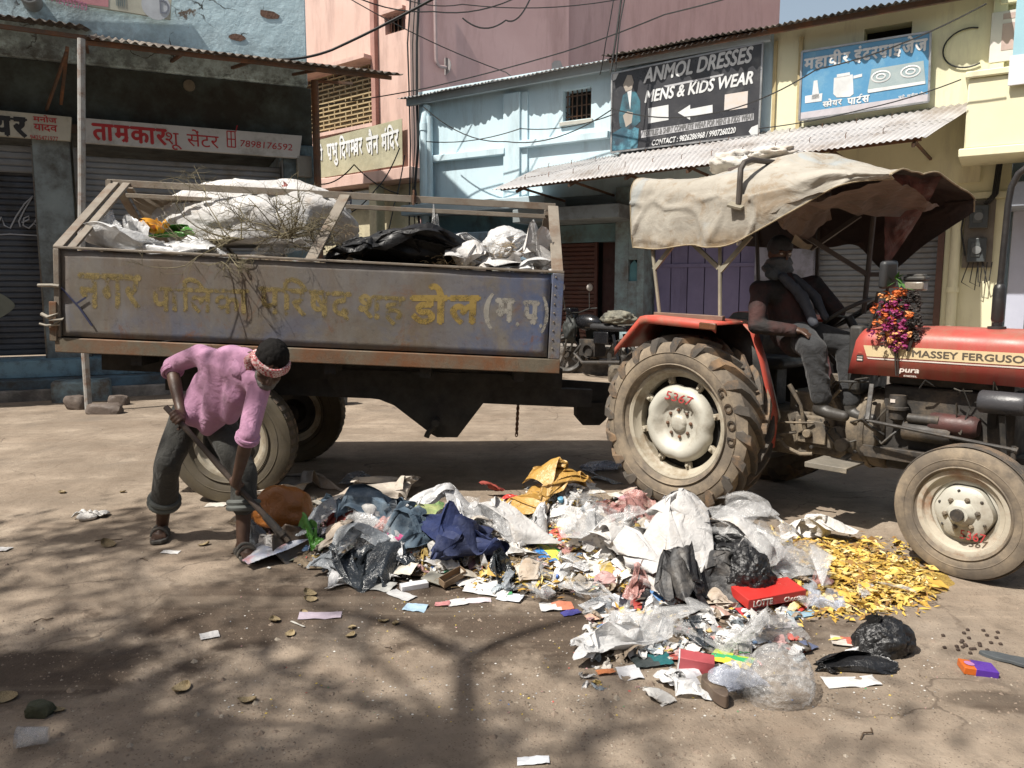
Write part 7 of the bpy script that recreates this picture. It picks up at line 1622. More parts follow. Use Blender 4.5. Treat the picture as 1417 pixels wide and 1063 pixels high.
def carton(cx, cy, L, W_, Hh, ang, m, label, tilt=(0, 0), name='carton', cat='box', hollow=False, dz=0):
    p = hit(cx, cy); t = thing(name, label, cat, (p.x, p.y, MH(p.x, p.y) + dz), 0); t.rotation_euler = (tilt[0], tilt[1], ang); b = MB(); th = .003
    if hollow:
        b.bx(-L/2, L/2, -W_/2, W_/2, 0, th); 
        for a in (-1, 1): b.bx(a*L/2 - th/2 * a, a*L/2 + th/2*a, -W_/2, W_/2, th, Hh); b.bx(-L/2 + th, L/2 - th, a*W_/2 - th/2, a*W_/2 + th/2, th, Hh)
    else: b.bx(-L/2, L/2, -W_/2, W_/2, 0, Hh)
    b.build('body', m, t, bevel=.0025); return t
# --- films, cloths ---
f_clear = film('clear_film', (.70, .70, .70), .14, .40, .12); f_white = film('white_film', (.66, .66, .66), .72, .95, .3); f_grey = film('grey_film', (.34, .37, .40), .4, .75, .22)
f_pink = film('pink_film', (.60, .32, .29), .35, .7, .2); f_blue = film('bluish_film', (.60, .64, .74), .2, .5, .15)
f_orange = film('orange_film', (.42, .15, .03), .92, 1, .3); f_yellow = film('yellow_film', (.50, .29, .07), .85, 1, .35); f_dark = film('dark_film', (.035, .042, .05), .85, 1, .22)
f_black = film('black_film', (.010, .010, .011), 1, 1, .38); f_green = film('green_film', (.08, .27, .04), .9, 1, .25)
c_blk = mat('black_sheeting', (.009, .009, .010), (.014, .014, .015), s=6, r=.5, spec=.3, bump=.2, fold=16)
c_white = mat('white_sackcloth', (.54, .53, .52), (.43, .42, .41), s=6, r=.8, dirt=(.42, .36, .3), ds=5, dt=.64, fold=18, bs=200)
c_dusty = mat('dusty_sackcloth', (.56, .50, .43), (.42, .37, .31), s=6, r=.9, dirt=(.3, .22, .15), dt=.6, fold=14)
c_navy = mat('navy_cloth', (.012, .024, .095), (.008, .015, .06), s=7, r=.85, dirt=(.06, .07, .12), dt=.66, fold=16)
c_denim = mat('denim_cloth', (.10, .15, .20), (.045, .07, .10), s=7, r=.9, dirt=(.2, .24, .27), ds=5, dt=.58, fold=16)
c_char = mat('charcoal_sack', (.03, .03, .032), (.018, .018, .019), s=8, r=.6, dirt=(.12, .11, .1), ds=7, dt=.6, fold=20)
c_red = mat('red_cloth', (.35, .07, .05), (.22, .04, .03), s=8, fold=14); c_pink = mat('pink_cloth', (.62, .10, .28), (.5, .07, .2), s=9, fold=14); c_teal = mat('teal_net', (.05, .2, .19), (.03, .12, .12), s=14, fold=20)
c_tissue = mat('tissue', (.62, .61, .59), (.54, .52, .49), s=14, r=.95, fold=30)
PUFFY = {f_orange, f_yellow}; CLOTHY = {c_blk, c_white, c_dusty, c_navy, c_denim, c_red, c_pink, c_teal}
# big pieces first
sheet(402, 684, 104, 40, c_dusty, 'dusty white sack spread flat just right of the bent man', 'sack', 'sack', .1, .03, lift=.03, hgt=.05)
bag(390, 713, 74, 44, f_orange, 'glossy orange brown plastic bag beside the shovel handle', dep=.6, hf=.95, rz=.1, A=(.2, .2, .1, .05), dz=.02)
bag(356, 742, 34, 40, f_grey, 'grey see-through bag by the man\'s right sandal', dep=.8)
sheet(388, 766, 82, 40, mat('striped_cloth', (.46, .46, .46), (.16, .20, .32), s=9, dirt=(.5, .14, .12), ds=6, dt=.62, fold=20), 'white cloth with red and blue stripes under the shovel handle', rz=-.2, amp=.022, lift=.02)
bag(372, 762, 36, 26, c_tissue, 'bunch of frayed white threads next to the sandal', 'thread_bunch', 'threads', A=(.3, .5, .4, .3), hf=.9)
bag(432, 748, 30, 44, f_green, 'bright green crinkled packet standing near the shovel blade', 'green_packet', 'packet', dep=.5, hf=1.1, A=(.3, .4, .2, .1))
bag(449, 741, 22, 18, mat('foil', (.6, .6, .62), r=.25, metal=.9, fold=30), 'small silver foil ball behind the green packet', 'foil_ball', 'foil', sub=3)
bag(462, 712, 66, 38, f_grey, 'grey plastic sheet between the orange bag and the denim', rz=.3, dep=.6)
bag(452, 694, 18, 16, c_denim, 'small dark blue knotted rag on top of the heap left end', 'rag', 'rag', sub=3); bag(487, 704, 50, 18, c_red, 'brown red rag behind the denim pile', 'rag', 'rag', sub=3)
sheet(520, 716, 96, 32, c_denim, 'blue grey denim spread over the left part of the heap', 'denim', 'cloth', .2, .035, hgt=.05); bag(560, 738, 60, 46, c_denim, 'bunched blue grey denim right of the grey bag', 'denim', 'cloth', dep=.8, hf=.8, A=(.3, .45, .28, .14), rz=.6)
bag(500, 730, 46, 24, f_dark, 'shiny dark wrapper lying in the denim', 'dark_wrapper', 'wrapper', dep=.5); bag(478, 728, 44, 16, c_teal, 'strip of teal green net on the denim', 'net', 'net', rz=.5, hf=.7)
bag(494, 760, 80, 44, f_grey, 'grey plastic bag draped over the dark bag', dep=.55, rz=-.2, dz=.03); bag(517, 786, 92, 46, f_dark, 'dark blue grey plastic bag at the front left of the heap', dep=.7, hf=.9)
bag(456, 786, 46, 26, f_grey, 'grey bag corner touching the shovel blade', rz=.3); bag(476, 804, 34, 24, f_white, 'small whitish bag under the dark bag', sub=3)
bag(545, 749, 34, 16, c_pink, 'bright pink cloth peeping from the denim', 'pink_cloth', 'cloth', sub=3, dz=.03)
sheet(525, 686, 92, 26, c_dusty, 'beige sacking at the back of the heap left of the white bag', 'sack', 'sack', 0, .03, hgt=.06); bag(502, 690, 26, 16, c_tissue, 'white crumpled lump on the beige sacking', 'tissue', 'tissue', sub=3, dz=.04)
sheet(580, 714, 60, 30, mat('green_yellow_print', (.50, .50, .24), (.03, .20, .07), s=3.5, r=.4, fold=14), 'green and pale yellow printed sheet left of the navy cloth', 'printed_sheet', 'sheet', -.5, .02, lift=.04)
bag(620, 702, 84, 44, f_white, 'white plastic bag at the back behind the navy cloth', dep=.6, hf=.85, A=(.25, .4, .25, .12)); bag(668, 716, 62, 40, f_clear, 'clear crumpled bag right of the white one at the back', dep=.7)
bag(608, 742, 76, 42, c_navy, 'navy blue cloth, upper bunch with a dark fold', 'navy_cloth', 'cloth', dep=.7, hf=.8, A=(.3, .5, .3, .12), rz=-.3, dz=.02)
bag(645, 766, 82, 60, c_navy, 'navy blue cloth, large lower bunch at the heap front', 'navy_cloth', 'cloth', dep=.8, hf=.85, A=(.3, .5, .3, .12), rz=.4, dz=.01)
bag(752, 684, 112, 42, f_yellow, 'large orange yellow plastic sack spilling leaves at the heap top', 'yellow_sack', 'sack', dep=.6, hf=.8, dz=.01, rz=-.1, sub=5, puff=False, folds=10); bag(772, 674, 66, 36, f_yellow, 'upper fold of the orange yellow sack with a bright crease', 'yellow_sack', 'sack', dep=.7, hf=.9, dz=.04, rz=.3, puff=False, folds=8)
bag(682, 684, 28, 18, c_red, 'orange red rag at the left end of the yellow sack', 'rag', 'rag', sub=3, dz=.05); bag(706, 698, 18, 14, mat('scarlet', (.55, .05, .04), r=.4), 'small scarlet scrap under the yellow sack', 'scrap', 'scrap', sub=3, dz=.04)
sheet(702, 734, 84, 44, c_white, 'white cloth right of the navy cloth', 'white_cloth', 'cloth', .3, .03, hgt=.04, lift=.02); sheet(716, 765, 66, 26, c_tissue, 'torn white papers in front of the white cloth', 'torn_paper', 'paper', -.2, .02, sharp=2)
bag(640, 700, 40, 26, f_clear, 'clear bag with brown peelings on the heap crest', sub=3); bag(697, 791, 38, 30, f_dark, 'dark netted ball below the white papers', 'net_ball', 'net', A=(.2, .4, .3, .2), hf=.9)
bag(675, 784, 16, 26, f_white, 'narrow white tied bag at the tip of the navy cloth', sub=3, hf=1); bag(736, 787, 34, 22, f_clear, 'small clear bag left of the printed packet', sub=3)
bag(742, 822, 44, 32, f_clear, 'shiny clear bag at the heap front near white papers', dep=.8, hf=.9); bag(820, 822, 74, 36, f_clear, 'wide grey clear bag in front of the tan pieces', dep=.7)
bag(786, 792, 48, 26, f_white, 'white plastic tray piece beside the blue cap bottle', 'plastic_tray', 'tray', hf=.6); bag(828, 738, 88, 60, f_clear, 'big clear bag left of the spread white sack', dep=.7, hf=.8, dz=.02)
bag(872, 706, 62, 40, f_pink, 'clear bag with orange contents under the tractor wheel', dep=.6); bag(940, 697, 42, 36, f_blue, 'lilac crumpled thin bag against the tractor tyre', hf=1, A=(.3, .4, .3, .2))
bag(868, 768, 100, 56, c_white, 'large white sack spread over the middle of the heap', 'sack', 'sack', rz=-.1, dep=.8, hf=.85, folds=15, sub=5, dz=.01); bag(936, 752, 116, 56, c_white, 'white sack gathered above the charcoal sack', 'sack', 'sack', rz=.5, dep=.8, hf=.9, folds=15, sub=5, dz=.02); bag(1000, 762, 110, 44, c_white, 'second white sack lying right of the large one', 'sack', 'sack', rz=.3, folds=13, sub=5, hf=.8)
bag(1008, 732, 136, 52, f_clear, 'long clear plastic sheet above the white sacks', dep=.45, hf=.85, A=(.3, .45, .3, .14), sub=5, dz=.03); bag(1086, 784, 84, 74, f_clear, 'billowing clear plastic bag at the edge of the yellow leaves', dep=.7, hf=.8, A=(.3, .45, .3, .14), sub=5)
bag(978, 806, 124, 66, c_char, 'charcoal grey plastic sack in the middle front of the heap', 'black_sack', 'sack', dep=.6, hf=.85, folds=20, sub=5, rz=.2); bag(1034, 806, 66, 66, f_black, 'round black bag at the right end of the charcoal sack', hf=.85, dep=.8, A=(.2, .25, .2, .14), dz=.01, puff=True, sub=5)
bag(1014, 775, 60, 30, f_black, 'black bag top showing above the charcoal sack', dz=.05, hf=.8); bag(926, 781, 44, 30, f_black, 'black plastic fold left of the charcoal sack', dz=.02); bag(922, 806, 60, 20, f_black, 'black plastic strip at the foot of the charcoal sack', A=(.3, .5, .4, .2))
bag(886, 813, 40, 38, f_pink, 'clear bag holding pink scraps before the white sack', hf=.9); bag(960, 826, 70, 22, c_char, 'torn charcoal plastic hanging at the front', 'black_sack', 'sack', A=(.3, .5, .4, .2))
bag(922, 848, 92, 30, f_clear, 'flat clear bag in front of the charcoal sack', hf=.8); bag(884, 868, 78, 36, f_clear, 'clear bag in front of the white card'); bag(856, 901, 104, 38, f_white, 'white carrier bag lying at the front left of the scattered bags', dep=.5, hf=.9, A=(.25, .35, .25, .12))
bag(962, 880, 136, 38, f_clear, 'long clear bag over the red and yellow wrappers', dep=.45, hf=.8); bag(1056, 884, 92, 46, f_clear, 'puffed clear bag below the red box', dep=.6, hf=.9, sub=5); bag(1012, 944, 66, 40, f_blue, 'bluish clear bag left of the round clear bag')
bag(1073, 946, 88, 60, f_clear, 'round blown-up clear bag nearest the bare ground', hf=.95, dep=.85, A=(.12, .16, .12, .1), sub=5, puff=True); bag(915, 842, 44, 26, f_white, 'thin white bag edge by the black wrapper', sub=3)
bag(1130, 736, 64, 34, c_tissue, 'white foam lumps on the near edge of the leaves', 'foam_lump', 'foam', dep=.5, hf=.9, A=(.4, .5, .2, .1)); bag(1216, 814, 58, 30, f_clear, 'clear film lying over the yellow leaves', hf=.5); bag(1142, 834, 34, 34, f_blue, 'bluish film strip at the right end of the red box', hf=.7)
bag(832, 648, 50, 16, f_blue, 'pale blue film on the road under the trailer', hf=.7); bag(502, 664, 46, 16, f_grey, 'grey plastic piece in the trailer shade', hf=.7); bag(838, 664, 40, 10, f_grey, 'second film scrap near the tractor wheel in shade', sub=3)
# tied black bag with a knot, on its own
t = bag(1222, 888, 66, 46, f_black, 'tied black carrier bag alone on the right of the heap', 'tied_bag', 'bag', dep=.8, hf=.85, A=(.15, .22, .14, .08), rz=.3, puff=True, sub=5)
b = MB(); random.seed(4)
for k in range(7): 
    a = random.uniform(0, 6.3); b.grid(lambda u, v: V((.012 * math.cos(a) + u * .05 * math.cos(a + 1) * (v - .3), .012 * math.sin(a) + u * .04 * (v - .5), u * .07 + .01 * math.sin(v * 5 + k))), 5, 4)
kn = b.build('knot', f_black, t, ang=0); kn.location = (-.045, 0, .105)
sheet(1182, 926, 92, 20, f_black, 'flattened black plastic before the tied bag', 'plastic_sheet', 'sheet', .1, .02); sheet(1200, 912, 50, 12, f_white, 'white lined wrapper beside the flattened black plastic', 'plastic_sheet', 'sheet', -.3, .012)
# cartons and boxes
tb_ = carton(1062, 838, .34, .15, .05, R(18), mat('red_carton', (.50, .03, .025), (.42, .03, .025), s=4, r=.4, bump=.05), 'flat red sweet box with white lettering below the black bag', (.1, -.03), dz=.045)
lettering("LOTTE", (-.14, -.03, .008, .04), m_stripe2, tb_, y=-.0755, bold=.02); lettering("Choco", (.04, .13, .006, .03), m_stripe2, tb_, y=-.0755, bold=.0)
carton(573, 814, .15, .05, .03, R(24), c_white if False else cmat('white_card', (.74, .73, .74), .6), 'long white medicine box at the heap front', (.05, 0)); carton(626, 808, .15, .05, .045, R(42), cmat('brown_card', (.26, .18, .11), .8), 'brown cardboard box leaning before the navy cloth', (.3, -.2), hollow=True, dz=.02)
carton(604, 806, .14, .1, .008, R(-30), cmat('grey_card', (.36, .35, .30), .8), 'flattened grey card left of the brown box', (.1, .1), dz=.02)
tb_ = carton(962, 930, .14, .07, .075, R(-12), mat('maroon_carton', (.42, .08, .09), r=.5), 'dark red carton with a round hole in its white end', (.1, .1)); b = MB(); b.bx(-.075, -.0715, -.034, .034, .002, .073); b.build('end_flap', cmat('white_card', (.74, .73, .74)), tb_); b = MB(); b.lathe([(.014, 0), (0, 0)], 16, (-.0765, 0, .038), 'x'); b.build('hole', m_void, tb_)
tb_ = carton(1352, 930, .13, .085, .03, R(-12), mat('orange_packet', (.62, .14, .02), r=.4), 'orange and purple sweet packet alone near the right edge', (.0, .08)); b = MB(); b.bx(-.02, .0655, -.046, .044, -.002, .0315); b.build('purple_band', cmat('print_purple', (.09, .03, .30), .4), tb_, bevel=.002); b = MB(); b.lathe([(.02, .033), (0, .033)], 16, (-.035, 0, 0), 'z'); b.build('logo', cmat('print_lilac2', (.45, .2, .4)), tb_)
# bottles, cups, shoe
def bottle(cx, cy, L, r_, ang, m, mcap, label, tilt=.1):
    p = hit(cx, cy); t = thing('plastic_bottle', label, 'bottle', (p.x, p.y, MH(p.x, p.y) + r_), 0); t.rotation_euler = (0, tilt, ang); b = MB(); b.lathe([(0, -L/2), (r_, -L/2 + .004), (r_, L*.2), (r_*.85, L*.3), (r_*.4, L*.4), (r_*.38, L*.46)], 18, (0, 0, 0), 'x'); b.build('body', m, t); b = MB(); b.lathe([(r_*.46, L*.44), (r_*.46, L*.52), (0, L*.53)], 14, (0, 0, 0), 'x'); b.build('cap', mcap, t)
bottle(968, 838, .12, .026, R(60), film('green_pet', (.25, .42, .40), .5, .8, .1), cmat('cap_white', (.7, .7, .7)), 'small greenish bottle below the charcoal sack', -.5)
bottle(756, 800, .13, .024, R(-20), f_clear, cmat('cap_blue', (.03, .12, .45), .4), 'clear bottle with a blue cap near the white tray', .1)
bottle(776, 700, .10, .018, R(80), cmat('blue_bottle', (.12, .32, .48), .3), cmat('cap_white', (.7, .7, .7)), 'small light blue bottle under the yellow sack', 1.0)
p = G(46, 1032); b = MB(); b.lathe([(.026, -.05), (.028, -.045), (.036, .045), (.039, .05), (.037, .05), (.034, .045), (.026, -.043), (0, -.043)], 24, (0, 0, 0), 'x'); o = b.build('plastic_cup', f_clear, None); o.location = (p.x, p.y, .036); o.rotation_euler = (0, -.1, R(200)); tag(o, 'clear plastic cup lying alone at the lower left corner', 'cup')
def shoe_sole(cx, cy, L, wd, ang, m, label, name='rubber_sole', th=.02):
    p = hit(cx, cy); b = MB(); out = []
    for k in range(24): a = 2*PI*k/24; x = math.cos(a) * L/2; w_ = wd/2 * (1 + .22 * math.cos(a) - .25 * math.exp(-(x / (L * .14)) ** 2)); out.append((x, math.sin(a) * w_))
    n = 24; b.add([V((x, y, 0 + .25 * th * math.cos(x * 12))) for x, y in out] + [V((x * .97, y * .95, th)) for x, y in out], [tuple(range(n))[::-1], tuple(range(n, 2*n))] + [(i, (i+1) % n, (i+1) % n + n, i+n) for i in range(n)]); o = b.build(name, m, None, bevel=.003); o.location = (p.x, p.y, MH(p.x, p.y) + .003); o.rotation_euler = (0, 0, ang); return tag(o, label, 'shoe sole')
shoe_sole(1398, 917, .24, .085, R(-35), mat('grey_rubber', (.07, .08, .085), (.045, .05, .055), s=12, r=.8), 'worn grey rubber sole at the right edge of the street'); shoe_sole(990, 966, .19, .08, R(100), mat('brown_boot', (.12, .085, .06), (.07, .05, .04), s=10, r=.7, dirt=(.25, .2, .13), dt=.58), 'muddy brown boot heel in front of the scattered bags', 'old_boot', .055)
# printed wrappers, papers
WH = (.60, .59, .58); wl_ = [
 (757, 764, 42, 30, .5, [(.05, .22, .55), (.60, .62, .10), (.08, .38, .10)], 'blue yellow and green printed packet on the heap', .004), (575, 843, 30, 14, -.2, [(.36, .50, .62)], 'light blue paper alone before the heap', 0),
 (632, 836, 26, 12, .3, [WH], 'white square paper on the ground before the heap', 0), (676, 814, 62, 20, -.35, [WH], 'large white paper before the navy cloth', 0), (706, 829, 34, 12, -.4, [(.66, .69, .74)], 'bluish white paper right of the large paper', 0),
 (662, 833, 34, 7, .1, [(.62, .55, .58)], 'thin pinkish white strip before the papers', 0), (612, 838, 20, 9, 0, [(.5, .22, .22)], 'small dull red scrap before the cartons', 0), (855, 838, 34, 32, .6, [(.66, .69, .76)], 'pale blue white card left of the black wrapper', 0),
 (878, 836, 40, 22, -.2, [(.03, .03, .04), (.35, .05, .04), (.03, .03, .04)], 'black and dark red wrapper beside the pale card', .004), (1012, 918, 34, 36, 1.0, [(.70, .50, .05), (.05, .40, .15), (.45, .55, .05)], 'green and yellow snack packet near the front', .01),
 (902, 918, 50, 22, .15, [(.05, .06, .06), (.02, .12, .13)], 'dark wrapper left of the red carton', .006), (871, 934, 30, 26, .1, [(.66, .66, .68)], 'small white square card at the front left', 0), (838, 934, 24, 9, .2, [(.55, .2, .08)], 'orange brown wrapper at the front left', .006),
 (1110, 899, 36, 14, .5, [(.5, .12, .08), (.1, .12, .2)], 'red and blue wrapper corner right of the puffed bag', 0), (1040, 846, 40, 16, .2, [(.5, .05, .06), (.62, .6, .58)], 'small red packet left of the red box', .006), (985, 850, 30, 26, .4, [(.62, .58, .54), (.45, .3, .25)], 'crumpled foil wrapper below the green bottle', .012),
 (1177, 946, 66, 16, .1, [WH], 'white paper slip below the tied black bag', 0), (1178, 892, 46, 18, -.3, [(.55, .5, .45), (.5, .14, .1), (.62, .6, .55)], 'torn white and red wrapper left of the tied bag', .004), (1045, 893, 44, 14, .1, [(.60, .60, .60), (.2, .22, .26)], 'newspaper scrap between the clear bags', 0),
 (985, 880, 60, 18, -.4, [(.5, .12, .08), (.6, .45, .35)], 'long orange red wrapper under the clear bag', .003), (905, 690, 50, 40, .4, [(.62, .24, .06), (.72, .70, .66), (.72, .70, .66)], 'white carton flap with orange print near the tractor wheel', 0), (880, 682, 34, 26, -.5, [(.64, .5, .42), (.62, .25, .08)], 'orange and white wrapper left of the carton flap', .004),
 (800, 672, 30, 24, 1.2, [WH], 'white folded paper right of the yellow sack', 0), (815, 680, 34, 16, .3, [(.66, .64, .6)], 'dull white paper scrap behind the clear bag', 0), (560, 700, 38, 22, -.2, [(.55, .5, .4), (.6, .56, .5)], 'pleated cream paper at the back of the heap', .004),
 (640, 660, 3, 3, 0, [WH], None, 0), (770, 842, 44, 16, .1, [WH, (.55, .2, .12)], 'white and orange carton piece at the heap front', .004), (790, 851, 26, 10, .3, [(.06, .06, .25)], 'violet wrapper in front of the white carton piece', .003),
 (826, 856, 30, 12, .5, [(.62, .4, .3), WH], 'pink and white wrapper before the clear bags', .003), (846, 868, 24, 14, 0, [(.4, .14, .1)], 'rust coloured wrapper at the heap foot', .004), (600, 772, 16, 10, 0, [(.6, .3, .1)], 'small orange scrap in the straw', 0),
 (520, 812, 50, 16, -.3, [(.42, .42, .40)], 'grey card pieces under the dark bag', 0), (556, 826, 38, 12, -.6, [(.5, .5, .5)], 'thin grey card left of the medicine box', 0), (644, 806, 26, 10, .5, [WH], 'folded white slip beside the brown box', 0), (610, 786, 30, 14, .1, [(.66, .66, .64), (.2, .45, .3)], 'white and green slip before the straw', 0),
 (728, 800, 26, 12, .4, [(.66, .60, .1)], 'yellow wrapper beside the netted ball', .004), (768, 744, 30, 14, .1, [(.3, .55, .65)], 'pale blue wrapper in the tan pieces', .004), (848, 770, 40, 30, .6, [(.74, .73, .72)], 'white card under the large white sack', 0), (838, 792, 24, 30, -.4, [(.5, .36, .1)], 'yellow brown bottle-shaped wrapper', .012),
 (858, 792, 28, 18, .2, [(.64, .5, .5), (.5, .08, .2)], 'white and magenta wrapper near the pink bag', .006), (1100, 836, 40, 20, .8, [(.55, .06, .05), (.6, .45, .4)], 'crumpled red wrapper right of the red box', .008), (1110, 852, 36, 10, .3, [(.25, .4, .5)], 'blue paper edge at the right end of the red box', 0),
 (948, 912, 40, 12, .0, [(.42, .1, .08)], 'flat red wrapper behind the dark red carton', .003), (1082, 868, 50, 8, .1, [(.3, .28, .3)], 'dark strip under the puffed bag', 0), (945, 944, 52, 32, .2, [(.66, .66, .68)], 'white crumpled bag piece below the dark red carton', .014)]
for a in wl_:
    if a[6]: scrap(*a[:4], a[4], a[5], a[6], puff=a[7], curl=.010)
bag(912, 964, 32, 22, c_tissue, 'torn tissue lump at the very front of the litter', 'tissue', 'tissue', sub=3); bag(946, 950, 54, 30, f_white, 'white crumpled film next to the boot heel', sub=4)
random.seed(77); cnt = 0
kinds = [(f_clear, 'plastic_bag', 'bag', 'small crushed clear bag buried among the litter of the heap', 'small clear bags in the heap', 40), (f_white, 'plastic_bag', 'bag', 'small crushed white bag buried among the litter of the heap', 'small white bags in the heap', 34), (c_tissue, 'crumpled_paper', 'paper', 'crumpled white paper tucked between the bags of the heap', 'crumpled papers in the heap', 24), (c_dusty, 'rag', 'rag', 'dusty beige rag tucked into the heap', 'beige rags in the heap', 14), (f_dark, 'plastic_bag', 'bag', 'small dark crushed bag tucked into the heap', 'small dark bags in the heap', 10), (f_grey, 'plastic_bag', 'bag', 'small grey crushed bag tucked into the heap', 'small grey bags in the heap', 12), (f_pink, 'wrapper', 'wrapper', 'crushed pinkish wrapper tucked into the heap', 'pinkish wrappers in the heap', 9)]
for m_, nm, ct, lb, gr_, n_k in kinds:
    k = 0
    while k < n_k:
        px, py = random.uniform(430, 1130), random.uniform(672, 895); p = hit(px, py); h = MH(p.x, p.y) - gh(p.x, p.y)
        inn = 820 < px < 1100 and 830 < py
        if (h < .03 and not inn) or (1050 < px and py < 760): continue
        if random.random() > .35 + h * 3: continue
        k += 1; w_ = random.uniform(18, 44); bag(px, py, w_, w_ * random.uniform(.45, .8), m_, lb, nm, ct, rz=random.uniform(0, 3), hf=.8, sub=3, group=gr_, folds=random.randint(8, 14), dz=random.uniform(0, .02))
pc_ = [(.60, .59, .58), (.55, .50, .42), (.45, .08, .06), (.08, .2, .42), (.62, .58, .5), (.1, .3, .14), (.58, .36, .1), (.5, .3, .34), (.34, .3, .25)]; lbn = ['white', 'cream', 'red', 'blue', 'off-white', 'green', 'orange', 'pink', 'brown']
for k in range(80):
    while True:
        px, py = random.uniform(420, 1120), random.uniform(680, 880 if k % 4 else 960); p = hit(px, py); h = MH(p.x, p.y) - gh(p.x, p.y)
        if h > .02 or (py > 860 and 820 < px < 1080): break
    i = random.choices(range(9), (6, 4, 1.5, 1.2, 5, 1, 1.5, 1.2, 3))[0]; scrap(px, py, random.uniform(14, 34), random.uniform(8, 20), random.uniform(0, 3.1), [pc_[i]] if k % 3 else [pc_[i], pc_[4]], 'small torn %s wrapper lying in the litter of the heap' % lbn[i], puff=random.choice((0, 0, .004)), curl=.016, tilt=random.uniform(-.4, .5), group='torn %s wrappers in the heap' % lbn[i], n=6, dz=.006)
# scattered scraps on the open ground
tags_ = [(290, 882, 22, 11, .5, [WH], 'small white scrap in the middle of the damp stain'), (236, 766, 22, 5, 0, [WH], 'white printed slip between the man\'s feet and the corner'), (4, 762, 16, 6, 0, [WH], 'white scrap at the left edge of the street'), (443, 854, 54, 12, .12, [(.42, .36, .42)], 'lilac grey film strip below the shovel'), (738, 1056, 40, 14, 0, [(.70, .72, .76)], 'white paper cut by the bottom edge'), (300, 700, 26, 8, 0, [(.6, .57, .5)], 'cream scrap behind the man\'s legs'), (620, 1000, 1, 1, 0, [WH], None), (412, 866, 26, 2, -.6, [(.5, .48, .44)], 'thin pale stick-like slip before the shovel')]
for a in tags_:
    if a[6]: scrap(*a[:6], a[6], name='paper_scrap', cat='paper', curl=.006)
t = thing('foam_cup', 'crushed white foam cup on bare ground left of the man', 'cup', (G(126, 716).x, G(126, 716).y, 0)); b = MB(); b.grid(lambda u, v: V(((u - .5) * .22, (v - .5) * .10 + .01 * math.sin(u * 9), .012 + .045 * abs(noise.noise(V((u * 4, v * 3, 5)))) + .03 * (1 - v) * abs(math.sin(u * 7)))), 24, 14); b.build('rim', c_tissue, t, ang=30, solid=.006); b = MB(); sphere(b, (0.0, -.05, .02), (.07, .05, .03), None, 14); b.build('base', c_tissue, t)
m_dleaf = mat('dry_leaf', (.36, .29, .17), (.17, .12, .06), s=20, r=.8); LEAFL = ['upper of two overlapping dry leaves below the shovel', 'lower of two overlapping dry leaves below the shovel', 'dry leaf with a turned edge on the dark damp patch', 'pale dry leaf just below the damp patch leaf', 'upper of a pair of small dry leaves before the dark bag', 'lower of a pair of small dry leaves before the dark bag', 'large broad dry leaf on the lower left ground', 'dry leaf beside the tip of the branching tree shadow', 'dry leaf on the sunlit ground left of the man', 'dry leaf at the left edge of the street', 'small dry leaf left of the light blue paper', 'small dry leaf nearest the light blue paper', 'small dry leaf right above the lilac strip', 'yellowish dry leaf between the man\'s sandals', 'dry leaf next to the green lump', 'small dry leaf behind the foam cup', 'tiny dry leaf left of the foam cup', 'tiny dry leaf beside the muddy boot heel']
first = None
for k, (px, py, s_) in enumerate(((429, 823, 26), (430, 831, 22), (380, 860, 24), (401, 879, 20), (487, 868, 18), (485, 881, 20), (250, 956, 34), (341, 973, 28), (150, 755, 26), (8, 966, 32), (531, 860, 18), (547, 863, 16), (421, 850, 16), (282, 755, 18), (80, 984, 20), (170, 682, 12), (86, 682, 14), (990, 905, 12))):
    p = G(px, py); z = gh(p.x, p.y)
    if first is None:
        b = MB()
        def lf(u, v): a = (u - .5) * 2; w_ = (1 - a * a) ** .7 * .34; return V((a * .5, (v - .5) * 2 * w_, .12 * a * a + .13 * (v - .5) ** 2 * 4 * (.4 + u) + .03 * noise.noise(V((u * 5, v * 5, 1)))))
        b.grid(lf, 10, 6); o = first = b.build('dry_leaf', m_dleaf, None, ang=0)
    else: o = share(first, None)
    L = .8 * s_ * (p - C0).length / FPX; o.location = (p.x, p.y, z + .002); o.scale = (L, L * 1.1, L); o.rotation_euler = (random.uniform(-.2, .2), random.uniform(-.2, .2), random.uniform(0, 6.3)); tag(o, LEAFL[k], 'leaf', 'dry leaves scattered on the street')
rock('dung_lump', 'dark green crumbling lump on the ground near the lower left corner', (*gp_(56, 988), 0), (.055, .04, .035), mat('dung', (.07, .075, .04), (.04, .045, .025), s=30, bump=1, bd=.01, bs=60), seed=3, cat='lump')
first = None
for k in range(24):
    p = G(random.gauss(1345, 18), random.gauss(892, 9))
    o = rock('seed', 'x', (0, 0, 0), (.009, .008, .008), mat('dark_seed', (.06, .04, .03)), seed=1) if first is None else share(first, None); first = first or o; o.location = (p.x, p.y, gh(p.x, p.y)); tag(o, 'tiny dark brown seed spilled above the orange packet', 'seed', 'seeds spilled above the orange packet')
for k, (px, py, L, a) in enumerate(((150, 748, .16, .2), (330, 764, .1, 1.0), (60, 860, .08, .5), (540, 900, .07, 2.2), (1200, 1020, .1, .7), (200, 775, .06, 2.6))):
    p = G(px, py); b = MB(); b.tube([(-L/2, 0, 0), (-L*.1, .01, .006), (L*.2, -.008, .003), (L/2, .01, 0)], .003, 5); o = b.build('twig', mat('twig_bark', (.12, .08, .05))); o.location = (p.x, p.y, gh(p.x, p.y) + .004); o.rotation_euler = (0, 0, a); tag(o, ('long dry twig between the foam cup and the man', 'short dry twig before the man\'s left sandal', 'dry twig on the left ground below the foam cup', 'dry twig on the branching tree shadow', 'dry twig on the lower right ground', 'bent dry twig beside the man\'s right sandal')[k], 'twig', 'twigs on the street')
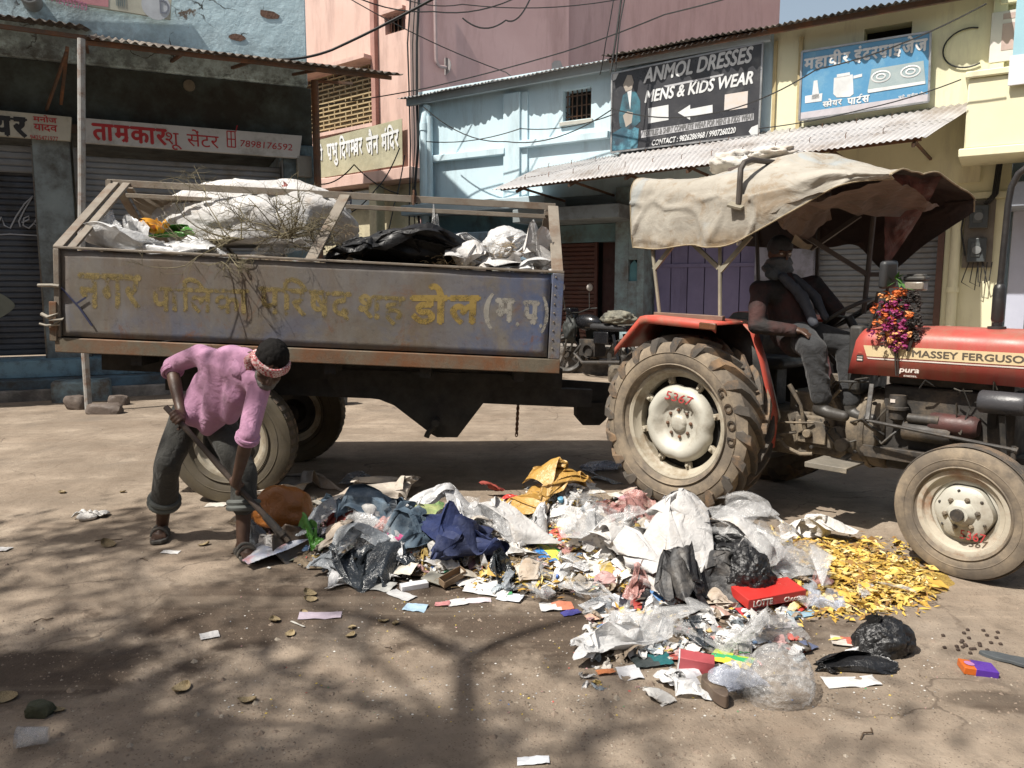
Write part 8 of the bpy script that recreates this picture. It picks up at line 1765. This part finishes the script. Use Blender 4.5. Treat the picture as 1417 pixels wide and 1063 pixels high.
# ---- leaf carpet and small litter ----
random.seed(31)
LC = MB(); pal = [(.60, .40, .08), (.66, .47, .12), (.46, .28, .05), (.64, .50, .20), (.26, .14, .04), (.72, .58, .28)]
def leafq(b, x, y, z, s_, mi):
    a = random.uniform(0, 6.3); tl = random.gauss(0, .42); d = V((math.cos(a), math.sin(a), tl * .6)).normalized(); e = V((-math.sin(a), math.cos(a), random.gauss(0, .35))).normalized(); c = V((x, y, z)); w_ = random.choice((random.uniform(.16, .3), random.uniform(.3, .55)))
    up = V((0, 0, 1)) * s_ * random.uniform(.0, .25)
    b.add([c - d * s_, c - e * s_ * w_ + up, c + d * s_ * 1.0, c + e * s_ * w_ + up * .6, c + up * .3 - V((0, 0, .0))], [(0, 1, 4), (1, 2, 4), (2, 3, 4), (3, 0, 4)], mi, False)
def bedmat():
    t = NT('matted_peel'); co = t.co(rnd=False); c = t.mix(t.ramp(t.noise(30, 8, .8, co), .35, .65), (.30, .18, .045), (.62, .43, .09)); t.col(c); t.set(Roughness=.8); t.bump(t.noise(45, 7, .8, co), .03, 1); return t.mat
bd = MB(); cx_, cy_ = gp_(1150, 800); NB_ = 110
def bedf(u, v):
    x, y = cx_ + (u - .5) * 1.9, cy_ + (v - .5) * 1.25; r_ = math.hypot((x - cx_) / .62, (y - cy_) / .36); e_ = 1 - r_ + .38 * noise.noise(V((x * 3, y * 3, 2))) + .2 * noise.noise(V((x * 9, y * 9, 2)))
    return V((x, y, MH(x, y) + .022 * max(-.8, min(1, e_ * 2.2)) + (.010 * noise.noise(V((x * 28, y * 28, 1))) + .006 * noise.noise(V((x * 60, y * 60, 1)))) * (1 if e_ > 0 else 0)))
bd.grid(bedf, NB_, 80); tag(bd.build('leaf_bed', bedmat(), None, ang=0), 'matted yellow peelings under the loose yellow leaves', kind='stuff')
spots = [(1140, 790, 80, 36, 3200), (1210, 806, 68, 24, 2300), (1090, 770, 44, 24, 800), (1180, 800, 120, 42, 500), (1230, 830, 55, 10, 260), (800, 742, 46, 28, 420), (842, 795, 40, 22, 260), (770, 700, 46, 18, 260), (950, 712, 26, 14, 160), (950, 800, 26, 14, 130), (745, 800, 60, 22, 260), (1160, 765, 60, 12, 300), (880, 850, 60, 20, 60), (1160, 850, 50, 8, 90), (700, 780, 60, 24, 150)]
for cx, cy, sx, sy, n in spots:
    for k in range(n):
        px, py = random.gauss(cx, sx * .62), random.gauss(cy, sy * .62)
        if px > 1298 or (px > 1120 and py < 738): continue
        p = hit(px, py); base = MH(p.x, p.y); leafq(LC, p.x, p.y, base + random.uniform(.002, .028), (.007 + .034 * random.random() ** 2) * (1.6 if random.random() < .08 else 1), random.choices(range(6), (5, 4, 5, 2, 5, 1.2))[0])
pr_ = [crumple_me((1, .7, .8), 400 + q, 7, 9, 0) for q in range(6)]; pv_ = [([v.co.copy() for v in m_.vertices], [tuple(f.vertices) for f in m_.polygons]) for m_ in pr_]
for k in range(700):
    px, py = random.gauss(1165, 56), random.gauss(800, 23)
    if px > 1290 or (px > 1120 and py < 742): continue
    p = hit(px, py); s_ = .012 + .034 * random.random() ** 2; vs_, fs_ = random.choice(pv_); M_ = Euler((random.uniform(-.5, .5), random.uniform(-.5, .5), random.uniform(0, 6.3))).to_matrix() @ Matrix.Diagonal((s_, s_ * random.uniform(.3, 1), s_ * .8)); c = V((p.x, p.y, MH(p.x, p.y) + .008)); LC.add([c + M_ @ v for v in vs_], fs_, random.choices(range(6), (5, 5, 4, 3, 3, 3))[0], False)
tag(LC.build('leaves', [cmat('leaf_%d' % k, c, .95) for k, c in enumerate(pal)], None, ang=0), 'carpet of yellow dried leaves and peelings at the right end of the heap', kind='stuff')
LT = MB(); pal2 = [(.60, .59, .56), (.42, .38, .32), (.22, .16, .11), (.10, .08, .06), (.5, .08, .06), (.1, .2, .45), (.08, .3, .12), (.6, .45, .08), (.55, .3, .3), (.4, .42, .45)]
k = 0
while k < 5200:
    px, py = random.uniform(345, 1130), random.uniform(655, 985); p = hit(px, py); h = MH(p.x, p.y) - gh(p.x, p.y)
    if random.random() > min(1, h * 14) * (1 if py < 830 else .9): k += .4; continue
    k += 1; s_ = random.uniform(.004, .016) * (1.6 if random.random() < .1 else 1); a = random.uniform(0, 6.3); d = V((math.cos(a), math.sin(a), random.gauss(0, .3))) * s_; e = V((-math.sin(a), math.cos(a), random.gauss(0, .4))) * s_ * random.uniform(.2, .9); c = V((p.x, p.y, MH(p.x, p.y) + random.uniform(.001, .016)))
    LT.add([c - d - e, c + d - e * .7, c + d * .8 + e, c - d * .9 + e * 1.1], [(0, 1, 2, 3)], random.choices(range(10), (6, 5, 6, 4, 1, .8, .8, 2, 1, 2))[0], False)
for k in range(2600):   # crumbs thinning out round the heap
    px, py = random.uniform(300, 1300), random.uniform(800, 1000); p = G(px, py)
    if noise.noise(V((p.x * 1.5, p.y * 1.5, 6))) < random.uniform(-.4, .4) - (.2 if py > 920 else 0): continue
    s_ = random.uniform(.002, .007); a = random.uniform(0, 6.3); d = V((math.cos(a), math.sin(a), 0)) * s_; e = V((-math.sin(a), math.cos(a), .3)) * s_ * .6; c = V((p.x, p.y, gh(p.x, p.y) + .002)); LT.add([c - d, c - e, c + d, c + e], [(0, 1, 2, 3)], random.choices(range(10), (4, 5, 8, 6, .3, .1, .3, 2, .4, 1))[0], False)
LM = MB(); palm = [(.60, .59, .57), (.45, .42, .38), (.30, .24, .18), (.10, .085, .07), (.40, .08, .06), (.12, .2, .34), (.62, .61, .60), (.50, .36, .12), (.45, .28, .27), (.33, .37, .40)]
protos = [crumple_me((1, .8, 1.1), 300 + k, 10, 12, 0) for k in range(7)]; pv = [([v.co.copy() for v in m_.vertices], [tuple(q.vertices) for q in m_.polygons]) for m_ in protos]
k = 0
while k < 2600:
    px, py = random.uniform(350, 1120), random.uniform(662, 960); p = hit(px, py); h = MH(p.x, p.y) - gh(p.x, p.y)
    if random.random() > min(1, h * 9 + (.55 if 815 < px < 1110 and 832 < py < 915 else .12 if 800 < px and py > 850 else 0)): k += .3; continue
    k += 1; s_ = (.010 + .036 * random.random() ** 1.6) * (1.7 if random.random() < .1 else 1); vs_, fs_ = random.choice(pv); M_ = Euler((random.uniform(-.4, .4), random.uniform(-.4, .4), random.uniform(0, 6.3))).to_matrix() @ Matrix.Diagonal((s_, s_ * random.uniform(.5, 1), s_ * random.uniform(.5, 1))); c = V((p.x, p.y, MH(p.x, p.y) + .002))
    LM.add([c + M_ @ v for v in vs_], fs_, random.choices(range(10), (6, 4, 5, 4, .5, .5, 6, 1.5, 1, 3))[0], False)
tag(LM.build('crushed_litter', [cmat('crush_%d' % k, c, .55) for k, c in enumerate(palm)], None, ang=0), 'crushed bits of paper, film and peel filling the gaps of the heap', kind='stuff')
tag(LT.build('litter', [cmat('litter_%d' % k, c, .6) for k, c in enumerate(pal2)], None, ang=0), 'tiny paper and food scraps strewn through the heap and round it', kind='stuff')
def straw(spots, name, label, m, parent=None, n=300, L=.09, r_=.0014, at=None):
    b = MB()
    for cx, cy, sx, sy in spots:
        for k in range(n):
            px, py = random.gauss(cx, sx), random.gauss(cy, sy); p = (at(px, py) if at else hit(px, py)); z = (MH(p.x, p.y) if not at else p.z) + random.uniform(0, .03); l_ = L * random.uniform(.3, 1); d = V((random.gauss(0, 1), random.gauss(0, 1), random.gauss(0, .35))).normalized() * l_ / 2; c = V((p.x, p.y, z + .004)); b.tube([c - d, c + V((random.gauss(0, .08), random.gauss(0, .08), .1)) * l_, c + d], r_, 3)
    return tag(b.build(name, m, parent, ang=0), label, kind='stuff')
m_straw = mat('straw', (.36, .27, .15), (.2, .14, .08), s=9, r=.8)
straw([(600, 775, 22, 16), (770, 690, 30, 8), (720, 775, 20, 8)], 'straw_litter', 'dry straw and twigs poking out between the cloths', m_straw, n=200)

# ---- load of the trailer ----
def tw(px, py, y): x, z = tpx(px, py, y); return TM @ V((x, y, z))
LD = MB()
def load(u, v): x = .06 + u * (TL - .12); y = .05 + v * (TW - .1); return TM @ V((x, y, TH - .06 + .05 * noise.noise(V((x * 2, y * 2, 3))) + .03 * noise.noise(V((x * 7, y * 7, 3))) + .10 * math.sin(PI * v)))
LD.grid(load, 90, 44); tag(LD.build('packed_rubbish', heap_mat(), None, ang=0), 'packed brown rubbish filling the trailer up to its rim', kind='stuff')
def tbag(cx, cy, w_, h_, m, y, label, name='sack', cat='sack', **k):
    c = tw(cx, cy + h_ * .5, y); return bag(cx, cy, w_, h_, m, label, name, cat, pos=c, **k)
tbag(352, 302, 236, 72, c_white, 1.1, 'huge white sack bulging above the trailer ridge bars', dep=.45, hf=1.0, sub=5, rz=-.1, A=(.24, .14, .10, .05), puff=True); tbag(400, 280, 110, 38, c_white, 1.15, 'upper fold of the huge white sack with a red mark', dep=.5, hf=1.0, A=(.3, .14, .12, .06), puff=True, sub=5)
tbag(392, 266, 18, 24, mat('red_smear', (.5, .2, .18), r=.8), .88, 'red stained patch of cloth on the huge white sack', 'cloth_patch', 'cloth', sub=3)
tbag(176, 326, 76, 42, f_white, .35, 'crumpled white bag at the left end of the trailer', A=(.3, .45, .3, .15)); tbag(150, 318, 50, 46, f_clear, .5, 'clear white bag in the trailer corner', A=(.3, .45, .3, .15)); tbag(190, 316, 34, 36, f_white, .45, 'narrow white bag fold beside the orange packet', A=(.3, .3, .2, .1))
tbag(214, 312, 36, 24, cmat('amber_packet', (.66, .30, .02), .4), .6, 'orange packet between the white bags in the trailer', 'packet', 'packet', sub=3); tbag(245, 320, 44, 18, f_green, .62, 'dark green wrapper right of the orange packet', 'wrapper', 'wrapper', sub=3)
tbag(232, 338, 96, 28, f_white, .3, 'long low white bag behind the trailer rim', A=(.3, .45, .3, .15)); tbag(285, 346, 60, 22, f_clear, .2, 'clear crinkled bag at the rim under the twigs', A=(.3, .45, .3, .15)); tbag(405, 336, 70, 40, f_clear, .4, 'clear crinkled bag behind the thorny branches', A=(.3, .45, .3, .15))
tbag(556, 346, 158, 50, c_blk, .35, 'black plastic tarpaulin bunched over the load', 'tarpaulin', 'tarpaulin', dep=.4, hf=.9, A=(.3, .5, .35, .15), sub=5); tbag(505, 345, 60, 40, c_blk, .45, 'pointed black plastic fold at the left of the tarpaulin', 'tarpaulin', 'tarpaulin', A=(.4, .5, .3, .1))
tbag(580, 330, 60, 22, c_white, .8, 'low grey white sack behind the tarpaulin'); tbag(662, 352, 72, 42, c_white, .4, 'white sack with folds right of the tarpaulin', A=(.3, .4, .3, .12)); tbag(640, 334, 46, 20, f_white, .7, 'pale bag behind the folded white sack')
tbag(724, 336, 64, 40, f_white, .6, 'puffy white bag near the right end of the trailer', A=(.3, .35, .25, .12)); tbag(732, 366, 58, 24, f_white, .2, 'crinkled white bag at the rim by the corner post', A=(.3, .4, .3, .15)); tbag(604, 322, 10, 36, f_clear, .9, 'strip of clear film hanging from the ridge bar', 'film_strip', 'film', dep=.4, hf=1.2, sub=3)
tbag(700, 336, 62, 34, f_white, .75, 'plump white bag at the back right of the load', dep=.7, hf=1, A=(.2, .2, .12, .06), puff=True); tbag(748, 348, 40, 44, c_white, .3, 'white sack wedged against the right end frame', dep=.7, hf=1, folds=9); tbag(690, 362, 60, 26, c_white, .2, 'white sack flattened along the rim right of the tarpaulin', hf=.9, folds=9)
def atT(y0): return lambda px, py: tw(px, py, y0)
o = straw([(460, 335, 16, 14), (700, 350, 14, 9), (640, 366, 30, 5)], 'straw_litter', 'straw showing between the sacks in the trailer', m_straw, n=130, at=atT(.3))
# thorny dead branches over the near rim
def deadbranch(label, p0, seed_, n, spread, L=.5):
    random.seed(seed_); b = MB()
    def grow(p, d, l_, r_, dep):
        pts = [p]; q = p.copy(); dd = d.copy()
        for k in range(5): dd = (dd + V((random.gauss(0, .18), random.gauss(0, .18), random.gauss(0, .18)))).normalized(); q = q + dd * l_ / 5; pts.append(q.copy())
        b.tube(pts, [r_ * (1 - .12 * k) for k in range(6)], 4)
        if dep:
            for k in range(3 + (dep > 1)): i = random.randint(1, 5); grow(pts[i], (dd + V((random.gauss(0, .8), random.gauss(0, .8), random.gauss(0, .7)))).normalized(), l_ * .55, r_ * .55, dep - 1)
    for k in range(n): grow(p0 + V((random.uniform(-.05, .05), random.uniform(-.05, .05), 0)), spread(k), L * random.uniform(.6, 1.1), .006, 3)
    o = b.build('dead_branch', mat('grey_twig', (.20, .17, .10), (.10, .085, .05), s=12, r=.9), None, ang=0); return tag(o, label, 'branch', 'dead branches on the trailer load')
deadbranch('bushy dead branch standing over the trailer rim before the huge sack', tw(395, 330, .25), 5, 17, lambda k: V((random.gauss(.1, .6), random.gauss(0, .4), random.uniform(.1, .8))).normalized(), .42)
deadbranch('long dead branch lying leftwards along the rim', tw(330, 330, .2), 6, 9, lambda k: V((random.gauss(-.8, .3), random.gauss(0, .2), random.uniform(-.1, .3))).normalized(), .5)
deadbranch('dry branch hanging down over the painted side', tw(318, 352, -.03), 9, 4, lambda k: V((random.gauss(.1, .2), -.1, -1)).normalized(), .22)
deadbranch('dry bush between the middle bar and the tarpaulin', tw(450, 345, .3), 12, 6, lambda k: V((random.gauss(.0, .5), random.gauss(0, .4), random.uniform(.2, .9))).normalized(), .24)

# ---- pieces that were drawn together but can be picked apart become objects of their own ----
def split_loose(o):
    me = o.data; n = len(me.vertices); par = list(range(n))
    def find(a):
        while par[a] != a: par[a] = par[par[a]]; a = par[a]
        return a
    for e in me.edges: a, c = find(e.vertices[0]), find(e.vertices[1]); par[a] = c
    groups = {}
    for f in me.polygons: groups.setdefault(find(f.vertices[0]), []).append(f.index)
    if len(groups) < 2 or len(groups) > 60: return
    first = True
    for fl in groups.values():
        mp = {}; vs = []; fs = []
        for i in fl:
            q = []
            for v in me.polygons[i].vertices:
                if v not in mp: mp[v] = len(vs); vs.append(me.vertices[v].co.copy())
                q.append(mp[v])
            fs.append(q)
        m2 = bpy.data.meshes.new(me.name); m2.from_pydata(vs, [], fs)
        for m_ in me.materials: m2.materials.append(m_)
        m2.shade_smooth(); m2.set_sharp_from_angle(angle=R(35))
        if first: first = False; keep = m2
        else:
            c = o.copy(); c.data = m2; COL.objects.link(c)
    o.data = keep
for o in [o for o in COL.objects if o.type == 'MESH' and o.parent and o.name.split('.')[0] in {'door_rail', 'hose', 'trouser_cuff', 'cuff', 'shutter_rail', 'shutter_frame', 'purlin', 'bracket', 'window_bar', 'rafter', 'brace', 'latch_rod', 'fork', 'mirror', 'side_panel', 'tail_lamp', 'rivet', 'trim', 'wall_niche', 'hook_bolt', 'chassis_beam', 'exhaust_pipe', 'wall_pipe', 'drain_pipe', 'vent_pipe', 'window_hood', 'doorway', 'notice_print', 'door_frame', 'coping', 'bolt_head', 'cable', 'printed_burner', 'ridge_bar', 'brake_lever', 'stripe', 'wall_band', 'printed_face', 'steering_arm'}]: split_loose(o)
